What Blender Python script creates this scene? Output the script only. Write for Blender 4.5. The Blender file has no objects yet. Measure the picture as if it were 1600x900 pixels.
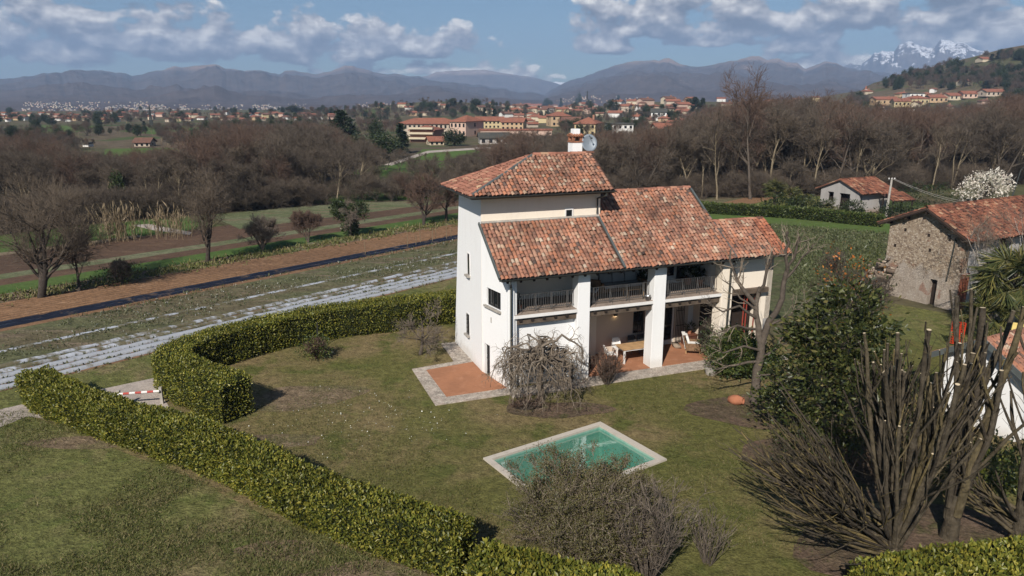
import bpy, math, random
import numpy as np
from mathutils import Vector, Matrix

R = math.radians
scene = bpy.context.scene
COL = scene.collection

# ------------------------------------------------------------------ camera
FPX, HOR, CH = 1115.0, 155.0, 12.4          # focal length in photo pixels, horizon row, drone height
PITCH = math.atan((450 - HOR) / FPX)
cam = bpy.data.cameras.new('camera')
cam.sensor_width = 36.0
cam.lens = 36.0 * FPX / 1600.0
cam.clip_start = 0.1
cam.clip_end = 60000
camera = bpy.data.objects.new('camera', cam)
COL.objects.link(camera)
camera.location = (0, 0, CH)
camera.rotation_euler = (math.pi / 2 - PITCH, 0, 0)
scene.camera = camera

# ------------------------------------------------------------------ sun and sky
SUN_EL, SUN_ROT = R(38), R(200)
SUN_DIR = Vector((math.sin(SUN_ROT) * math.cos(SUN_EL), math.cos(SUN_ROT) * math.cos(SUN_EL), math.sin(SUN_EL)))
sl = bpy.data.lights.new('sun', 'SUN')
sl.energy = 5.0
sl.angle = R(0.55)
sl.color = (1.0, 0.94, 0.86)
sun = bpy.data.objects.new('sun', sl)
COL.objects.link(sun)
sun.rotation_euler = SUN_DIR.to_track_quat('Z', 'Y').to_euler()

scene.view_settings.view_transform = 'Standard'
scene.view_settings.look = 'None'
scene.view_settings.exposure = 0.37
scene.view_settings.gamma = 1.0
scene.view_settings.use_curve_mapping = False
scene.render.engine = 'CYCLES'
cy = scene.cycles
cy.use_denoising = True
cy.max_bounces = 5
cy.diffuse_bounces = 2
cy.glossy_bounces = 2
cy.transmission_bounces = 3
cy.transparent_max_bounces = 8
cy.volume_bounces = 0
cy.caustics_reflective = False
cy.caustics_refractive = False
cy.sample_clamp_indirect = 4.0


class NT:
    """small helper that writes node trees"""
    def __init__(self, tree):
        self.t = tree
    def node(self, kind, **kw):
        n = self.t.nodes.new(kind)
        for k, v in kw.items():
            setattr(n, k, v)
        return n
    def link(self, a, b):
        self.t.links.new(a, b)
    def put(self, sock, v):
        if hasattr(v, 'is_output'):
            self.link(v, sock)
        else:
            sock.default_value = v
    def math(self, op, a, b=0.0, c=0.0, clamp=False):
        n = self.node('ShaderNodeMath', operation=op, use_clamp=clamp)
        for i, v in enumerate((a, b, c)):
            self.put(n.inputs[i], v)
        return n.outputs[0]
    def noise(self, vec, scale, detail=4.0, rough=0.55, dist=0.0):
        n = self.node('ShaderNodeTexNoise')
        if vec is not None:
            self.link(vec, n.inputs['Vector'])
        self.put(n.inputs['Scale'], scale)
        n.inputs['Detail'].default_value = detail
        n.inputs['Roughness'].default_value = rough
        n.inputs['Distortion'].default_value = dist
        return n.outputs['Fac']
    def ramp(self, fac, stops, interp='LINEAR'):
        n = self.node('ShaderNodeValToRGB')
        n.color_ramp.interpolation = interp
        el = n.color_ramp.elements
        while len(el) < len(stops):
            el.new(0.5)
        for e, (p, c) in zip(el, stops):
            e.position = p
            e.color = (*c, 1.0) if len(c) == 3 else c
        self.link(fac, n.inputs[0])
        return n.outputs['Color']
    def step(self, fac, a, b):
        n = self.node('ShaderNodeMapRange', interpolation_type='SMOOTHSTEP')
        self.put(n.inputs['Value'], fac)
        self.put(n.inputs['From Min'], a)
        self.put(n.inputs['From Max'], b)
        return n.outputs[0]
    def mix(self, fac, a, b, blend='MIX'):
        n = self.node('ShaderNodeMix', data_type='RGBA', blend_type=blend)
        self.put(n.inputs['Factor'], fac)
        for s, v in ((n.inputs[6], a), (n.inputs[7], b)):
            if isinstance(v, tuple) and len(v) == 3:
                v = (*v, 1.0)
            self.put(s, v)
        return n.outputs[2]
    def mapping(self, vec, rot=(0, 0, 0), scale=(1, 1, 1), loc=(0, 0, 0)):
        n = self.node('ShaderNodeMapping')
        self.link(vec, n.inputs[0])
        n.inputs['Rotation'].default_value = rot
        n.inputs['Scale'].default_value = scale
        n.inputs['Location'].default_value = loc
        return n.outputs[0]


def build_world():
    world = bpy.data.worlds.new('World')
    scene.world = world
    world.use_nodes = True
    nt = NT(world.node_tree)
    bg = world.node_tree.nodes['Background']
    sky = nt.node('ShaderNodeTexSky', sky_type='NISHITA', sun_disc=False)
    sky.sun_elevation = SUN_EL
    sky.sun_rotation = SUN_ROT
    sky.altitude = 300
    sky.air_density = 1.0
    sky.dust_density = 0.5
    sky.ozone_density = 1.5
    tc = nt.node('ShaderNodeTexCoord')
    sep = nt.node('ShaderNodeSeparateXYZ')
    nt.link(tc.outputs['Generated'], sep.inputs[0])
    az = nt.math('MULTIPLY', nt.math('ARCTAN2', sep.outputs[0], sep.outputs[1]), 57.29578)
    el = nt.math('MULTIPLY', nt.math('ARCSINE', sep.outputs[2]), 57.29578)
    # cumulus banks: (azimuth, elevation of the flat base, half width, height, strength), in degrees on the sky
    banks = [(-33, 3.2, 9, 4.0, 1.0), (-24, 3.4, 7, 3.4, 1.0), (-16, 3.3, 6, 3.0, 1.0), (-11.5, 3.4, 4, 3.0, 1.1), (-5.5, 3.5, 4.5, 2.0, 1.0),
             (-27, 6.8, 5, 1.0, .7), (-1.2, 1.25, 4.5, 1.6, .85), (-8.5, 2.0, 6, .9, .7),
             (7.0, 3.7, 3.4, 1.4, 1.0), (10, 5.2, 5.2, 3.6, 1.15), (16.5, 5.0, 4.5, 3.6, 1.1), (15, 4.0, 4, 1.0, .8), (22, 3.6, 3.2, 2.0, 1.0), (26, 5.6, 6, 4, .95),
             (24, 1.7, 6.5, 2.0, .95), (33, 3.3, 7, 4.6, 1.15), (38, 2.0, 8, 6, 1.2), (31, 5.5, 8, 4, .9), (-20, 10, 30, 1.5, .5), (20, 10, 30, 3, .8),
             (-2, 23, 8, 12, 1.3), (-38, 22, 12, 8, 1.0), (22, 30, 12, 6, 1.0), (60, 10, 14, 9, 1.0), (-65, 9, 16, 9, 1.0), (100, 20, 16, 9, 1.0), (-110, 18, 20, 8, 1.0)]
    def density(daz, de):
        a = nt.math('ADD', az, daz)
        e = nt.math('ADD', el, de)
        comb = nt.node('ShaderNodeCombineXYZ')
        nt.link(nt.math('MULTIPLY', a, 0.75), comb.inputs[0])
        nt.link(nt.math('MULTIPLY', e, 1.15), comb.inputs[1])
        fb = nt.noise(comb.outputs[0], 0.38, 6.0, 0.52, 0.15)
        fine = nt.noise(comb.outputs[0], 1.1, 4.0, 0.5, 0.0)
        shape = None
        for (ca, ce, wa, he, s) in banks:
            dx = nt.math('DIVIDE', nt.math('SUBTRACT', a, ca), wa)
            up = nt.math('DIVIDE', nt.math('SUBTRACT', e, ce), he)
            dn = nt.math('DIVIDE', nt.math('SUBTRACT', ce, e), he * 0.28)
            dy = nt.math('MAXIMUM', up, dn)
            d2 = nt.math('ADD', nt.math('MULTIPLY', dx, dx), nt.math('MULTIPLY', dy, dy))
            v = nt.math('MULTIPLY', nt.math('SUBTRACT', 1.0, d2), s)
            shape = v if shape is None else nt.math('SMOOTH_MAX', shape, v, 0.35)
        shape = nt.math('MAXIMUM', shape, -1.2)
        n = nt.math('ADD', nt.math('MULTIPLY', nt.math('SUBTRACT', fb, 0.5), 3.6), nt.math('MULTIPLY', nt.math('SUBTRACT', fine, 0.5), 1.0))
        return nt.math('ADD', nt.math('MULTIPLY', shape, 0.75), n)
    d0 = density(0.0, 0.0)
    d1 = density(-0.30, 0.75)
    cover = nt.step(d0, 0.0, 0.38)
    lit = nt.math('ADD', nt.math('MULTIPLY', nt.math('SUBTRACT', d0, d1), 0.75), nt.math('SUBTRACT', 0.42, nt.math('MULTIPLY', nt.math('MAXIMUM', d1, 0.0), 0.13)), clamp=True)
    ccol = nt.ramp(lit, [(0.0, (1.5, 1.5, 1.7)), (0.3, (3.2, 3.1, 3.25)), (0.6, (6.6, 6.2, 5.9)), (1.0, (14.0, 13.0, 11.6))])
    tint = nt.mix(1.0, sky.outputs[0], (0.52, 0.66, 0.76), 'MULTIPLY')
    out = nt.mix(nt.math('MULTIPLY', cover, 0.93), tint, ccol)
    nt.link(out, bg.inputs['Color'])
    bg.inputs['Strength'].default_value = 0.07
    try:
        world.cycles.sampling_method = 'MANUAL'
        world.cycles.sample_map_resolution = 512
    except Exception:
        pass
build_world()


# ------------------------------------------------------------------ helpers: places
def ray(x, y):
    b = 450 - y
    return Vector((x - 800, FPX * math.cos(PITCH) + b * math.sin(PITCH), -FPX * math.sin(PITCH) + b * math.cos(PITCH)))
def at(x, y, z=0.0):
    d = ray(x, y)
    t = (z - CH) / d.z
    return Vector((d.x * t, d.y * t, z))
def pix(X, Y, Z):
    Z = Z - CH
    dep = Y * math.cos(PITCH) - Z * math.sin(PITCH)
    up = Y * math.sin(PITCH) + Z * math.cos(PITCH)
    return 800 + FPX * X / dep, 450 - FPX * up / dep
def top_z(y, Y):
    d = ray(800, y)
    return CH + d.z * Y / d.y
def interp(x, pts):
    return float(np.interp(x, [p[0] for p in pts], [p[1] for p in pts]))

HA = R(20.5)                                    # the villa's own axes: u along the portico, v into the house
HU, HV = Vector((math.cos(HA), math.sin(HA), 0)), Vector((-math.sin(HA), math.cos(HA), 0))
HO = at(1012, 577)
def hw(a, v, z=0.0):
    return HO + HU * a + HV * v + Vector((0, 0, z))
FA = R(41.8)                                    # the field rows
FW, FT = Vector((math.sin(FA), math.cos(FA), 0)), Vector((-math.cos(FA), math.sin(FA), 0))
def fw(s, t, z=0.0):
    return FW * s + FT * t + Vector((0, 0, z))


# ------------------------------------------------------------------ helpers: numpy noise
_tab = np.random.default_rng(11).random((256, 256))
def vnoise(x, y):
    xi = np.floor(x).astype(int); yi = np.floor(y).astype(int)
    fx = x - xi; fy = y - yi
    fx = fx * fx * (3 - 2 * fx); fy = fy * fy * (3 - 2 * fy)
    a = _tab[xi & 255, yi & 255]; b = _tab[(xi + 1) & 255, yi & 255]
    c = _tab[xi & 255, (yi + 1) & 255]; d = _tab[(xi + 1) & 255, (yi + 1) & 255]
    return (a * (1 - fx) + b * fx) * (1 - fy) + (c * (1 - fx) + d * fx) * fy
def fbm(x, y, oct=5, gain=0.5):
    s = 0; a = 1; n = 0
    for i in range(oct):
        s = s + a * vnoise(x * 2 ** i + 17.3 * i, y * 2 ** i + 5.1 * i); n += a; a *= gain
    return s / n
def ridged(x, y, oct=6, gain=0.55):
    s = 0; a = 1; n = 0
    for i in range(oct):
        s = s + a * (1 - np.abs(2 * vnoise(x * 2 ** i + 3.7 * i, y * 2 ** i + 9.2 * i) - 1)); n += a; a *= gain
    return s / n


# ------------------------------------------------------------------ helpers: objects
def put(o, parent=None):
    COL.objects.link(o)
    if parent is not None:
        o.parent = parent
    return o
def tag(o, label=None, cat=None, group=None, kind=None):
    if label: o['label'] = label
    if cat: o['category'] = cat
    if group: o['group'] = group
    if kind: o['kind'] = kind
    return o
def thing(name, label, cat, loc=(0, 0, 0), rz=0.0, group=None):
    o = bpy.data.objects.new(name, None)
    o.empty_display_size = 0.2
    o.location = loc
    o.rotation_euler = (0, 0, rz)
    COL.objects.link(o)
    return tag(o, label, cat, group)
def copy_tree(root, loc, rz=0.0, scale=None, label=None, group=None):
    c = root.copy(); COL.objects.link(c)
    c.location = loc; c.rotation_euler = (0, 0, rz)
    if scale is not None:
        c.scale = scale if isinstance(scale, tuple) else (scale,) * 3
    tag(c, label, None, group)
    for ch in root.children:
        k = ch.copy(); COL.objects.link(k); k.parent = c
        for g in ch.children:
            q = g.copy(); COL.objects.link(q); q.parent = k
    return c

def np_mesh(name, V, F, mats, midx=None, smooth=False):
    """V n x 3, F m x k (all faces with the same number of corners)"""
    V = np.asarray(V, dtype=np.float32); F = np.asarray(F, dtype=np.int32)
    me = bpy.data.meshes.new(name)
    k = F.shape[1]
    me.vertices.add(len(V)); me.vertices.foreach_set('co', V.ravel())
    me.loops.add(F.size); me.loops.foreach_set('vertex_index', F.ravel())
    me.polygons.add(len(F))
    me.polygons.foreach_set('loop_start', np.arange(0, F.size, k, dtype=np.int32))
    me.polygons.foreach_set('loop_total', np.full(len(F), k, dtype=np.int32))
    for m in (mats if isinstance(mats, (list, tuple)) else [mats]):
        me.materials.append(m)
    if midx is not None:
        me.polygons.foreach_set('material_index', np.asarray(midx, dtype=np.int32))
    if smooth:
        me.polygons.foreach_set('use_smooth', np.ones(len(F), dtype=bool))
    me.update(calc_edges=True)
    return me

class MB:
    """collects boxes, prisms and tubes into ONE mesh object"""
    def __init__(self):
        self.v = []; self.f = []; self.m = []
    def add(self, vs, fs, m=0):
        b = len(self.v)
        self.v += [tuple(x) for x in vs]
        self.f += [tuple(i + b for i in q) for q in fs]
        self.m += [m] * len(fs)
        return self
    def box(self, x0, x1, y0, y1, z0, z1, m=0):
        return self.add([(x0, y0, z0), (x1, y0, z0), (x1, y1, z0), (x0, y1, z0), (x0, y0, z1), (x1, y0, z1), (x1, y1, z1), (x0, y1, z1)],
                        [(0, 3, 2, 1), (4, 5, 6, 7), (0, 1, 5, 4), (1, 2, 6, 5), (2, 3, 7, 6), (3, 0, 4, 7)], m)
    def hexa(self, pts, m=0):
        """eight corners: bottom ring then top ring"""
        return self.add(pts, [(0, 3, 2, 1), (4, 5, 6, 7), (0, 1, 5, 4), (1, 2, 6, 5), (2, 3, 7, 6), (3, 0, 4, 7)], m)
    def bar(self, a, b, w, h=None, m=0, up=(0, 0, 1)):
        a = Vector(a); b = Vector(b); h = h or w
        t = (b - a).normalized(); u = Vector(up)
        s = t.cross(u)
        if s.length < 1e-4: s = t.cross(Vector((1, 0, 0)))
        s.normalize(); u = s.cross(t)
        s *= w / 2; u *= h / 2
        return self.hexa([a - s - u, a + s - u, b + s - u, b - s - u, a - s + u, a + s + u, b + s + u, b - s + u], m)
    def tube(self, pts, r, n=8, m=0, cap=True):
        P = [Vector(p) for p in pts]
        rs = r if isinstance(r, (list, tuple)) else [r] * len(P)
        b = len(self.v)
        for i, p in enumerate(P):
            t = (P[min(i + 1, len(P) - 1)] - P[max(i - 1, 0)]).normalized()
            ref = Vector((0, 0, 1)) if abs(t.z) < 0.9 else Vector((1, 0, 0))
            s = t.cross(ref).normalized(); u = s.cross(t)
            for j in range(n):
                a = 2 * math.pi * j / n
                self.v.append(tuple(p + (s * math.cos(a) + u * math.sin(a)) * rs[i]))
        for i in range(len(P) - 1):
            for j in range(n):
                self.f.append((b + i * n + j, b + i * n + (j + 1) % n, b + (i + 1) * n + (j + 1) % n, b + (i + 1) * n + j)); self.m.append(m)
        if cap:
            self.f.append(tuple(b + j for j in range(n))[::-1]); self.m.append(m)
            self.f.append(tuple(b + (len(P) - 1) * n + j for j in range(n))); self.m.append(m)
        return self
    def lathe(self, prof, n=16, c=(0, 0, 0), m=0):
        b = len(self.v)
        for (r, z) in prof:
            for j in range(n):
                a = 2 * math.pi * j / n
                self.v.append((c[0] + r * math.cos(a), c[1] + r * math.sin(a), c[2] + z))
        for i in range(len(prof) - 1):
            for j in range(n):
                self.f.append((b + i * n + j, b + i * n + (j + 1) % n, b + (i + 1) * n + (j + 1) % n, b + (i + 1) * n + j)); self.m.append(m)
        return self
    def prism(self, poly, z0, z1, m=0):
        n = len(poly)
        vs = [(p[0], p[1], z0) for p in poly] + [(p[0], p[1], z1) for p in poly]
        fs = [tuple(range(n))[::-1], tuple(range(n, 2 * n))] + [(i, (i + 1) % n, n + (i + 1) % n, n + i) for i in range(n)]
        return self.add(vs, fs, m)
    def slab(self, poly, off, m=0):
        """a closed slab: a 3-D polygon and its copy moved by off"""
        n = len(poly); off = Vector(off)
        vs = [tuple(p) for p in poly] + [tuple(Vector(p) + off) for p in poly]
        fs = [tuple(range(n))[::-1], tuple(range(n, 2 * n))] + [(i, (i + 1) % n, n + (i + 1) % n, n + i) for i in range(n)]
        return self.add(vs, fs, m)
    def mesh(self, name, mats, smooth=False):
        me = bpy.data.meshes.new(name)
        me.from_pydata(self.v, [], self.f)
        for x in (mats if isinstance(mats, (list, tuple)) else [mats]):
            me.materials.append(x)
        me.polygons.foreach_set('material_index', self.m)
        if smooth:
            me.polygons.foreach_set('use_smooth', [True] * len(self.f))
        me.update()
        return me
    def build(self, name, mats, parent=None, loc=None, bevel=0.0, smooth=False):
        o = bpy.data.objects.new(name, self.mesh(name, mats, smooth))
        if loc is not None: o.location = loc
        put(o, parent)
        if bevel:
            b = o.modifiers.new('bevel', 'BEVEL'); b.width = bevel; b.segments = 2; b.limit_method = 'ANGLE'
        return o

def tubes(P, Rr, n=5):
    """P (N,K,3) polylines, Rr (N,K) radii -> vertices, quads of all their tubes"""
    N, K, _ = P.shape
    T = np.empty_like(P)
    T[:, 1:-1] = P[:, 2:] - P[:, :-2]; T[:, 0] = P[:, 1] - P[:, 0]; T[:, -1] = P[:, -1] - P[:, -2]
    T /= np.linalg.norm(T, axis=2, keepdims=True) + 1e-9
    ref = np.where(np.abs((P[:, -1] - P[:, 0])[:, 2:3]) > 0.8 * np.linalg.norm(P[:, -1] - P[:, 0], axis=1, keepdims=True), np.array([[1.0, 0.13, 0]]), np.array([[0, 0, 1.0]]))
    U = np.cross(T, ref[:, None, :]); U /= np.linalg.norm(U, axis=2, keepdims=True) + 1e-9
    W = np.cross(U, T)
    a = np.linspace(0, 2 * np.pi, n, endpoint=False)
    ring = P[:, :, None, :] + Rr[:, :, None, None] * (np.cos(a)[None, None, :, None] * U[:, :, None, :] + np.sin(a)[None, None, :, None] * W[:, :, None, :])
    V = ring.reshape(-1, 3)
    i = np.arange(N)[:, None, None] * K * n + np.arange(K - 1)[None, :, None] * n
    j = np.arange(n)[None, None, :]
    q = np.stack([i + j, i + (j + 1) % n, i + n + (j + 1) % n, i + n + j], axis=-1).reshape(-1, 4)
    return V, q
def join(parts):
    vs = []; fs = []; b = 0
    for v, f in parts:
        vs.append(v); fs.append(f + b); b += len(v)
    return np.concatenate(vs), np.concatenate(fs)
def norm(a):
    return a / (np.linalg.norm(a, axis=-1, keepdims=True) + 1e-9)

def sprout(rng, P, Rr, n, t0, t1, ang, length, K=5, wob=0.12, up=0.0, rr=0.5, taper=0.25, sd=0.25, shorten=0.5, rmin=0.004):
    """n side shoots on each polyline of P. ang: radians off the parent, up: pull of the new shoot's tip upwards (negative: it droops)"""
    N, Kp, _ = P.shape
    t = rng.uniform(t0, t1, (N, n)) * (Kp - 1)
    i = np.minimum(t.astype(int), Kp - 2); f = (t - i)[..., None]
    ar = np.arange(N)[:, None]
    base = P[ar, i] * (1 - f) + P[ar, i + 1] * f
    rad = (Rr[ar, i] * (1 - f[..., 0]) + Rr[ar, i + 1] * f[..., 0]).ravel()
    d = norm(P[ar, i + 1] - P[ar, i])
    base = base.reshape(-1, 3); d = d.reshape(-1, 3); tt = (t / (Kp - 1)).ravel()
    M = len(base)
    rnd = rng.normal(size=(M, 3)); side = norm(np.cross(d, rnd))
    a = ang * (1 + sd * rng.normal(size=(M, 1)))
    nd = norm(d * np.cos(a) + side * np.sin(a))
    L = length * (1 - shorten * (tt - t0) / max(t1 - t0, 1e-6)) * rng.uniform(0.65, 1.25, M)
    Q = np.empty((M, K, 3)); Q[:, 0] = base
    stepL = (L / (K - 1))[:, None]
    for k in range(1, K):
        nd = norm(nd + rng.normal(size=(M, 3)) * wob + np.array([0, 0, up / (K - 1)]))
        Q[:, k] = Q[:, k - 1] + nd * stepL
    r0 = np.maximum(rad * rr * rng.uniform(0.8, 1.15, M), rmin)
    Rn = r0[:, None] * np.linspace(1, taper, K)[None, :]
    return Q, np.maximum(Rn, rmin * 0.7)

def leaves(rng, C, D, size, asp=0.45, fold=0.15, sd=0.25):
    """one folded leaf (two triangles) at each point of C, along D"""
    N = len(C)
    D = norm(D); side = norm(np.cross(D, rng.normal(size=(N, 3)))); up = np.cross(side, D)
    s = (size * (1 + sd * rng.normal(size=(N, 1)))).clip(size * 0.3)
    mid = C + D * s * 0.5
    V = np.stack([C, mid + side * s * asp * 0.5 + up * s * fold, C + D * s, mid - side * s * asp * 0.5 + up * s * fold], axis=1).reshape(-1, 3)
    b = np.arange(N)[:, None] * 4
    F = np.concatenate([b + np.array([[0, 1, 2]]), b + np.array([[0, 2, 3]])], axis=0)
    return V, F
def rot_z(v, a):
    c, s = math.cos(a), math.sin(a)
    return np.stack([v[..., 0] * c - v[..., 1] * s, v[..., 0] * s + v[..., 1] * c, v[..., 2]], axis=-1)
# ------------------------------------------------------------------ materials
def new_mat(name, rough=0.85, spec=0.25, metal=0.0):
    m = bpy.data.materials.new(name); m.use_nodes = True
    nt = NT(m.node_tree); p = m.node_tree.nodes['Principled BSDF']
    p.inputs['Roughness'].default_value = rough
    p.inputs['Specular IOR Level'].default_value = spec
    p.inputs['Metallic'].default_value = metal
    return m, nt, p
def bump(nt, p, h, strength=0.4, dist=0.02):
    b = nt.node('ShaderNodeBump')
    b.inputs['Strength'].default_value = strength; b.inputs['Distance'].default_value = dist
    nt.link(h, b.inputs['Height']); nt.link(b.outputs[0], p.inputs['Normal'])
def obj_vec(nt):
    return nt.node('ShaderNodeTexCoord').outputs['Object']
def pos_vec(nt):
    return nt.node('ShaderNodeNewGeometry').outputs['Position']

def plain(name, c, rough=0.7, spec=0.3, metal=0.0, var=0.15, scale=3.0, bmp=0.0):
    """one colour with a little mottling"""
    m, nt, p = new_mat(name, rough, spec, metal)
    n = nt.noise(obj_vec(nt), scale, 5.0, 0.6)
    lo = tuple(x * (1 - var) for x in c); hi = tuple(min(1, x * (1 + var)) for x in c)
    nt.link(nt.ramp(n, [(0.3, lo), (0.7, hi)]), p.inputs['Base Color'])
    if bmp: bump(nt, p, nt.noise(obj_vec(nt), scale * 8, 3.0), bmp, 0.01)
    return m
def plaster(name, c, stain, amt=0.35, low=None):
    m, nt, p = new_mat(name, 0.9, 0.15)
    v = pos_vec(nt)
    n1 = nt.noise(v, 0.55, 6, 0.6); n2 = nt.noise(nt.mapping(v, scale=(3.0, 3.0, 0.35)), 1.0, 5, 0.6)
    f = nt.math('MULTIPLY', nt.step(nt.math('ADD', nt.math('MULTIPLY', n1, 0.5), nt.math('MULTIPLY', n2, 0.5)), 0.48, 0.72), amt)
    col = nt.mix(f, c, stain)
    if low:                                     # splash-back grime on the lowest half metre of a wall
        sp = nt.node('ShaderNodeSeparateXYZ'); nt.link(v, sp.inputs[0])
        g = nt.math('SUBTRACT', 1.0, nt.step(nt.math('ADD', sp.outputs[2], nt.math('MULTIPLY', nt.math('SUBTRACT', n1, 0.5), -1.6)), 0.0, 0.7))
        col = nt.mix(nt.math('MULTIPLY', g, 0.55), col, low)
    nt.link(col, p.inputs['Base Color'])
    bump(nt, p, nt.noise(v, 9, 6, 0.65), 0.35, 0.02)
    return m
def ground_mat(name, A, B, C, large=0.12, mid=0.9, fine=14.0, la=(0.42, 0.58), mb=(0.5, 0.68), bmp=0.6, aniso=None, rough=0.95, grain=0.55, dist=0.05):
    """soil and grass: A and B in large drifts, C in smaller patches, a grain through all of them"""
    m, nt, p = new_mat(name, rough, 0.1)
    v = pos_vec(nt)
    if aniso:
        v2 = nt.mapping(v, rot=(0, 0, aniso[0]), scale=(aniso[1], aniso[2], 1))
    else:
        v2 = v
    n1 = nt.noise(v2, large, 6, 0.6, 0.3); n2 = nt.noise(v2, mid, 6, 0.62, 0.2); n3 = nt.noise(v, fine, 5, 0.7)
    n4 = nt.noise(v, fine * 0.28, 4, 0.6)
    col = nt.mix(nt.step(n1, *la), A, B)
    col = nt.mix(nt.step(n2, *mb), col, C)
    g = nt.math('ADD', nt.math('MULTIPLY', nt.math('SUBTRACT', n3, 0.5), 2.2 * grain), nt.math('MULTIPLY', nt.math('SUBTRACT', n4, 0.5), 1.6 * grain))
    col = nt.mix(1.0, col, nt.ramp(nt.math('ADD', g, 0.5), [(0.0, (0.45,) * 3), (0.5, (1.0,) * 3), (1.0, (1.6,) * 3)]), 'MULTIPLY')
    nt.link(col, p.inputs['Base Color'])
    if bmp: bump(nt, p, nt.math('ADD', n3, nt.math('MULTIPLY', n4, 1.3)), bmp, dist)
    return m
def island_mat(name, stops, rough=0.7, spec=0.3, noise_scale=6.0, noise_amt=0.35, translucent=0.0, tcol=None, bark=0.0):
    """each loose piece (tile, leaf, twig) takes its own shade from the ramp"""
    m, nt, p = new_mat(name, rough, spec)
    g = nt.node('ShaderNodeNewGeometry')
    col = nt.ramp(g.outputs['Random Per Island'], stops)
    if noise_amt:
        n = nt.noise(g.outputs['Position'], noise_scale, 5, 0.6)
        col = nt.mix(1.0, col, nt.ramp(n, [(0.25, (1 - noise_amt,) * 3), (0.75, (1 + noise_amt,) * 3)]), 'MULTIPLY')
    nt.link(col, p.inputs['Base Color'])
    if bark: bump(nt, p, nt.math('ADD', nt.noise(nt.mapping(g.outputs['Position'], scale=(1, 1, .3)), 26, 5, .7), nt.noise(g.outputs['Position'], 7, 3)), bark, 0.05)
    if translucent:
        t = nt.node('ShaderNodeBsdfTranslucent'); mx = nt.node('ShaderNodeMixShader')
        nt.link(nt.mix(1.0, col, tcol or (1.2, 1.3, 0.6), 'MULTIPLY'), t.inputs[0])
        mx.inputs[0].default_value = translucent
        nt.link(p.outputs[0], mx.inputs[1]); nt.link(t.outputs[0], mx.inputs[2])
        nt.link(mx.outputs[0], m.node_tree.nodes['Material Output'].inputs[0])
    return m

M = {}
M['white'] = plaster('white_plaster', (0.80, 0.795, 0.78), (0.64, 0.62, 0.59), 0.35, (0.55, 0.50, 0.44))
M['cream'] = plaster('cream_plaster', (0.79, 0.70, 0.58), (0.66, 0.57, 0.46), 0.5)
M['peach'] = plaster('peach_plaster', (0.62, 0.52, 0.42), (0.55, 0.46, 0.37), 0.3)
M['grey_plaster'] = plaster('grey_plaster', (0.36, 0.34, 0.32), (0.24, 0.22, 0.20), 0.7, (0.25, 0.16, 0.11))
M['dark_metal'] = plain('dark_metal', (0.045, 0.042, 0.04), 0.5, 0.4, 0.3)
M['gutter'] = plain('gutter_metal', (0.06, 0.065, 0.06), 0.45, 0.4, 0.4)
M['lead'] = plain('lead_flashing', (0.13, 0.145, 0.14), 0.6, 0.3, 0.4)
M['rail'] = plain('rail_metal', (0.12, 0.115, 0.11), 0.5, 0.4, 0.4)
M['glass'] = plain('dark_glass', (0.012, 0.014, 0.016), 0.08, 0.6, 0.0, 0.1)
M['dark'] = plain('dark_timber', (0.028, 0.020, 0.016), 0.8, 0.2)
M['beam'] = plain('weathered_beam', (0.10, 0.075, 0.055), 0.85, 0.2, 0, 0.4, 2.0, 0.3)
M['white_paint'] = plain('white_paint', (0.72, 0.70, 0.67), 0.6, 0.3, 0, 0.06)
M['stone'] = plain('sill_stone', (0.36, 0.33, 0.29), 0.85, 0.2, 0, 0.25, 5.0, 0.3)
M['terracotta'] = ground_mat('terracotta_paving', (0.335, 0.155, 0.085), (0.29, 0.135, 0.075), (0.37, 0.18, 0.105), 0.5, 2.0, 22.0, (0.4, 0.6), (0.5, 0.7), 0.12, grain=0.14, dist=0.01)
M['cobble'] = ground_mat('pebble_paving', (0.36, 0.30, 0.25), (0.29, 0.25, 0.21), (0.42, 0.37, 0.31), 0.6, 4.0, 16.0, (0.4, 0.6), (0.45, 0.65), 0.8, grain=0.75, dist=0.03)
M['gravel'] = ground_mat('gravel', (0.42, 0.36, 0.31), (0.36, 0.31, 0.27), (0.30, 0.26, 0.22), 0.4, 2.0, 25.0, (0.4, 0.6), (0.5, 0.7), 0.5, grain=0.35)
M['lawn'] = ground_mat('lawn_turf', (0.118, 0.112, 0.036), (0.185, 0.140, 0.068), (0.092, 0.098, 0.028), 0.11, 0.55, 11.0, (0.43, 0.60), (0.50, 0.66), 0.9, grain=0.85, dist=0.08)
M['grass'] = ground_mat('rough_grass', (0.130, 0.132, 0.044), (0.195, 0.155, 0.078), (0.102, 0.115, 0.034), 0.2, 0.8, 9.0, (0.46, 0.66), (0.48, 0.66), 0.9, grain=0.9, dist=0.1)
M['soil'] = ground_mat('brown_soil', (0.205, 0.118, 0.066), (0.165, 0.096, 0.056), (0.245, 0.148, 0.086), 0.1, 0.9, 7.0, (0.4, 0.6), (0.5, 0.7), 0.8, aniso=(FA - math.pi / 2, 0.25, 1.0), grain=0.5, dist=0.06)
M['dark_soil'] = ground_mat('dark_soil', (0.105, 0.065, 0.044), (0.085, 0.055, 0.038), (0.13, 0.085, 0.055), 0.1, 0.9, 6.0, (0.4, 0.6), (0.5, 0.7), 0.8, aniso=(FA - math.pi / 2, 0.25, 1.0), grain=0.5)
M['weedy'] = ground_mat('weedy_field', (0.125, 0.105, 0.062), (0.105, 0.108, 0.055), (0.18, 0.135, 0.095), 0.22, 0.9, 4.5, (0.42, 0.58), (0.54, 0.68), 0.9, aniso=(FA - math.pi / 2, 0.18, 1.0), grain=0.8, dist=0.12)
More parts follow.
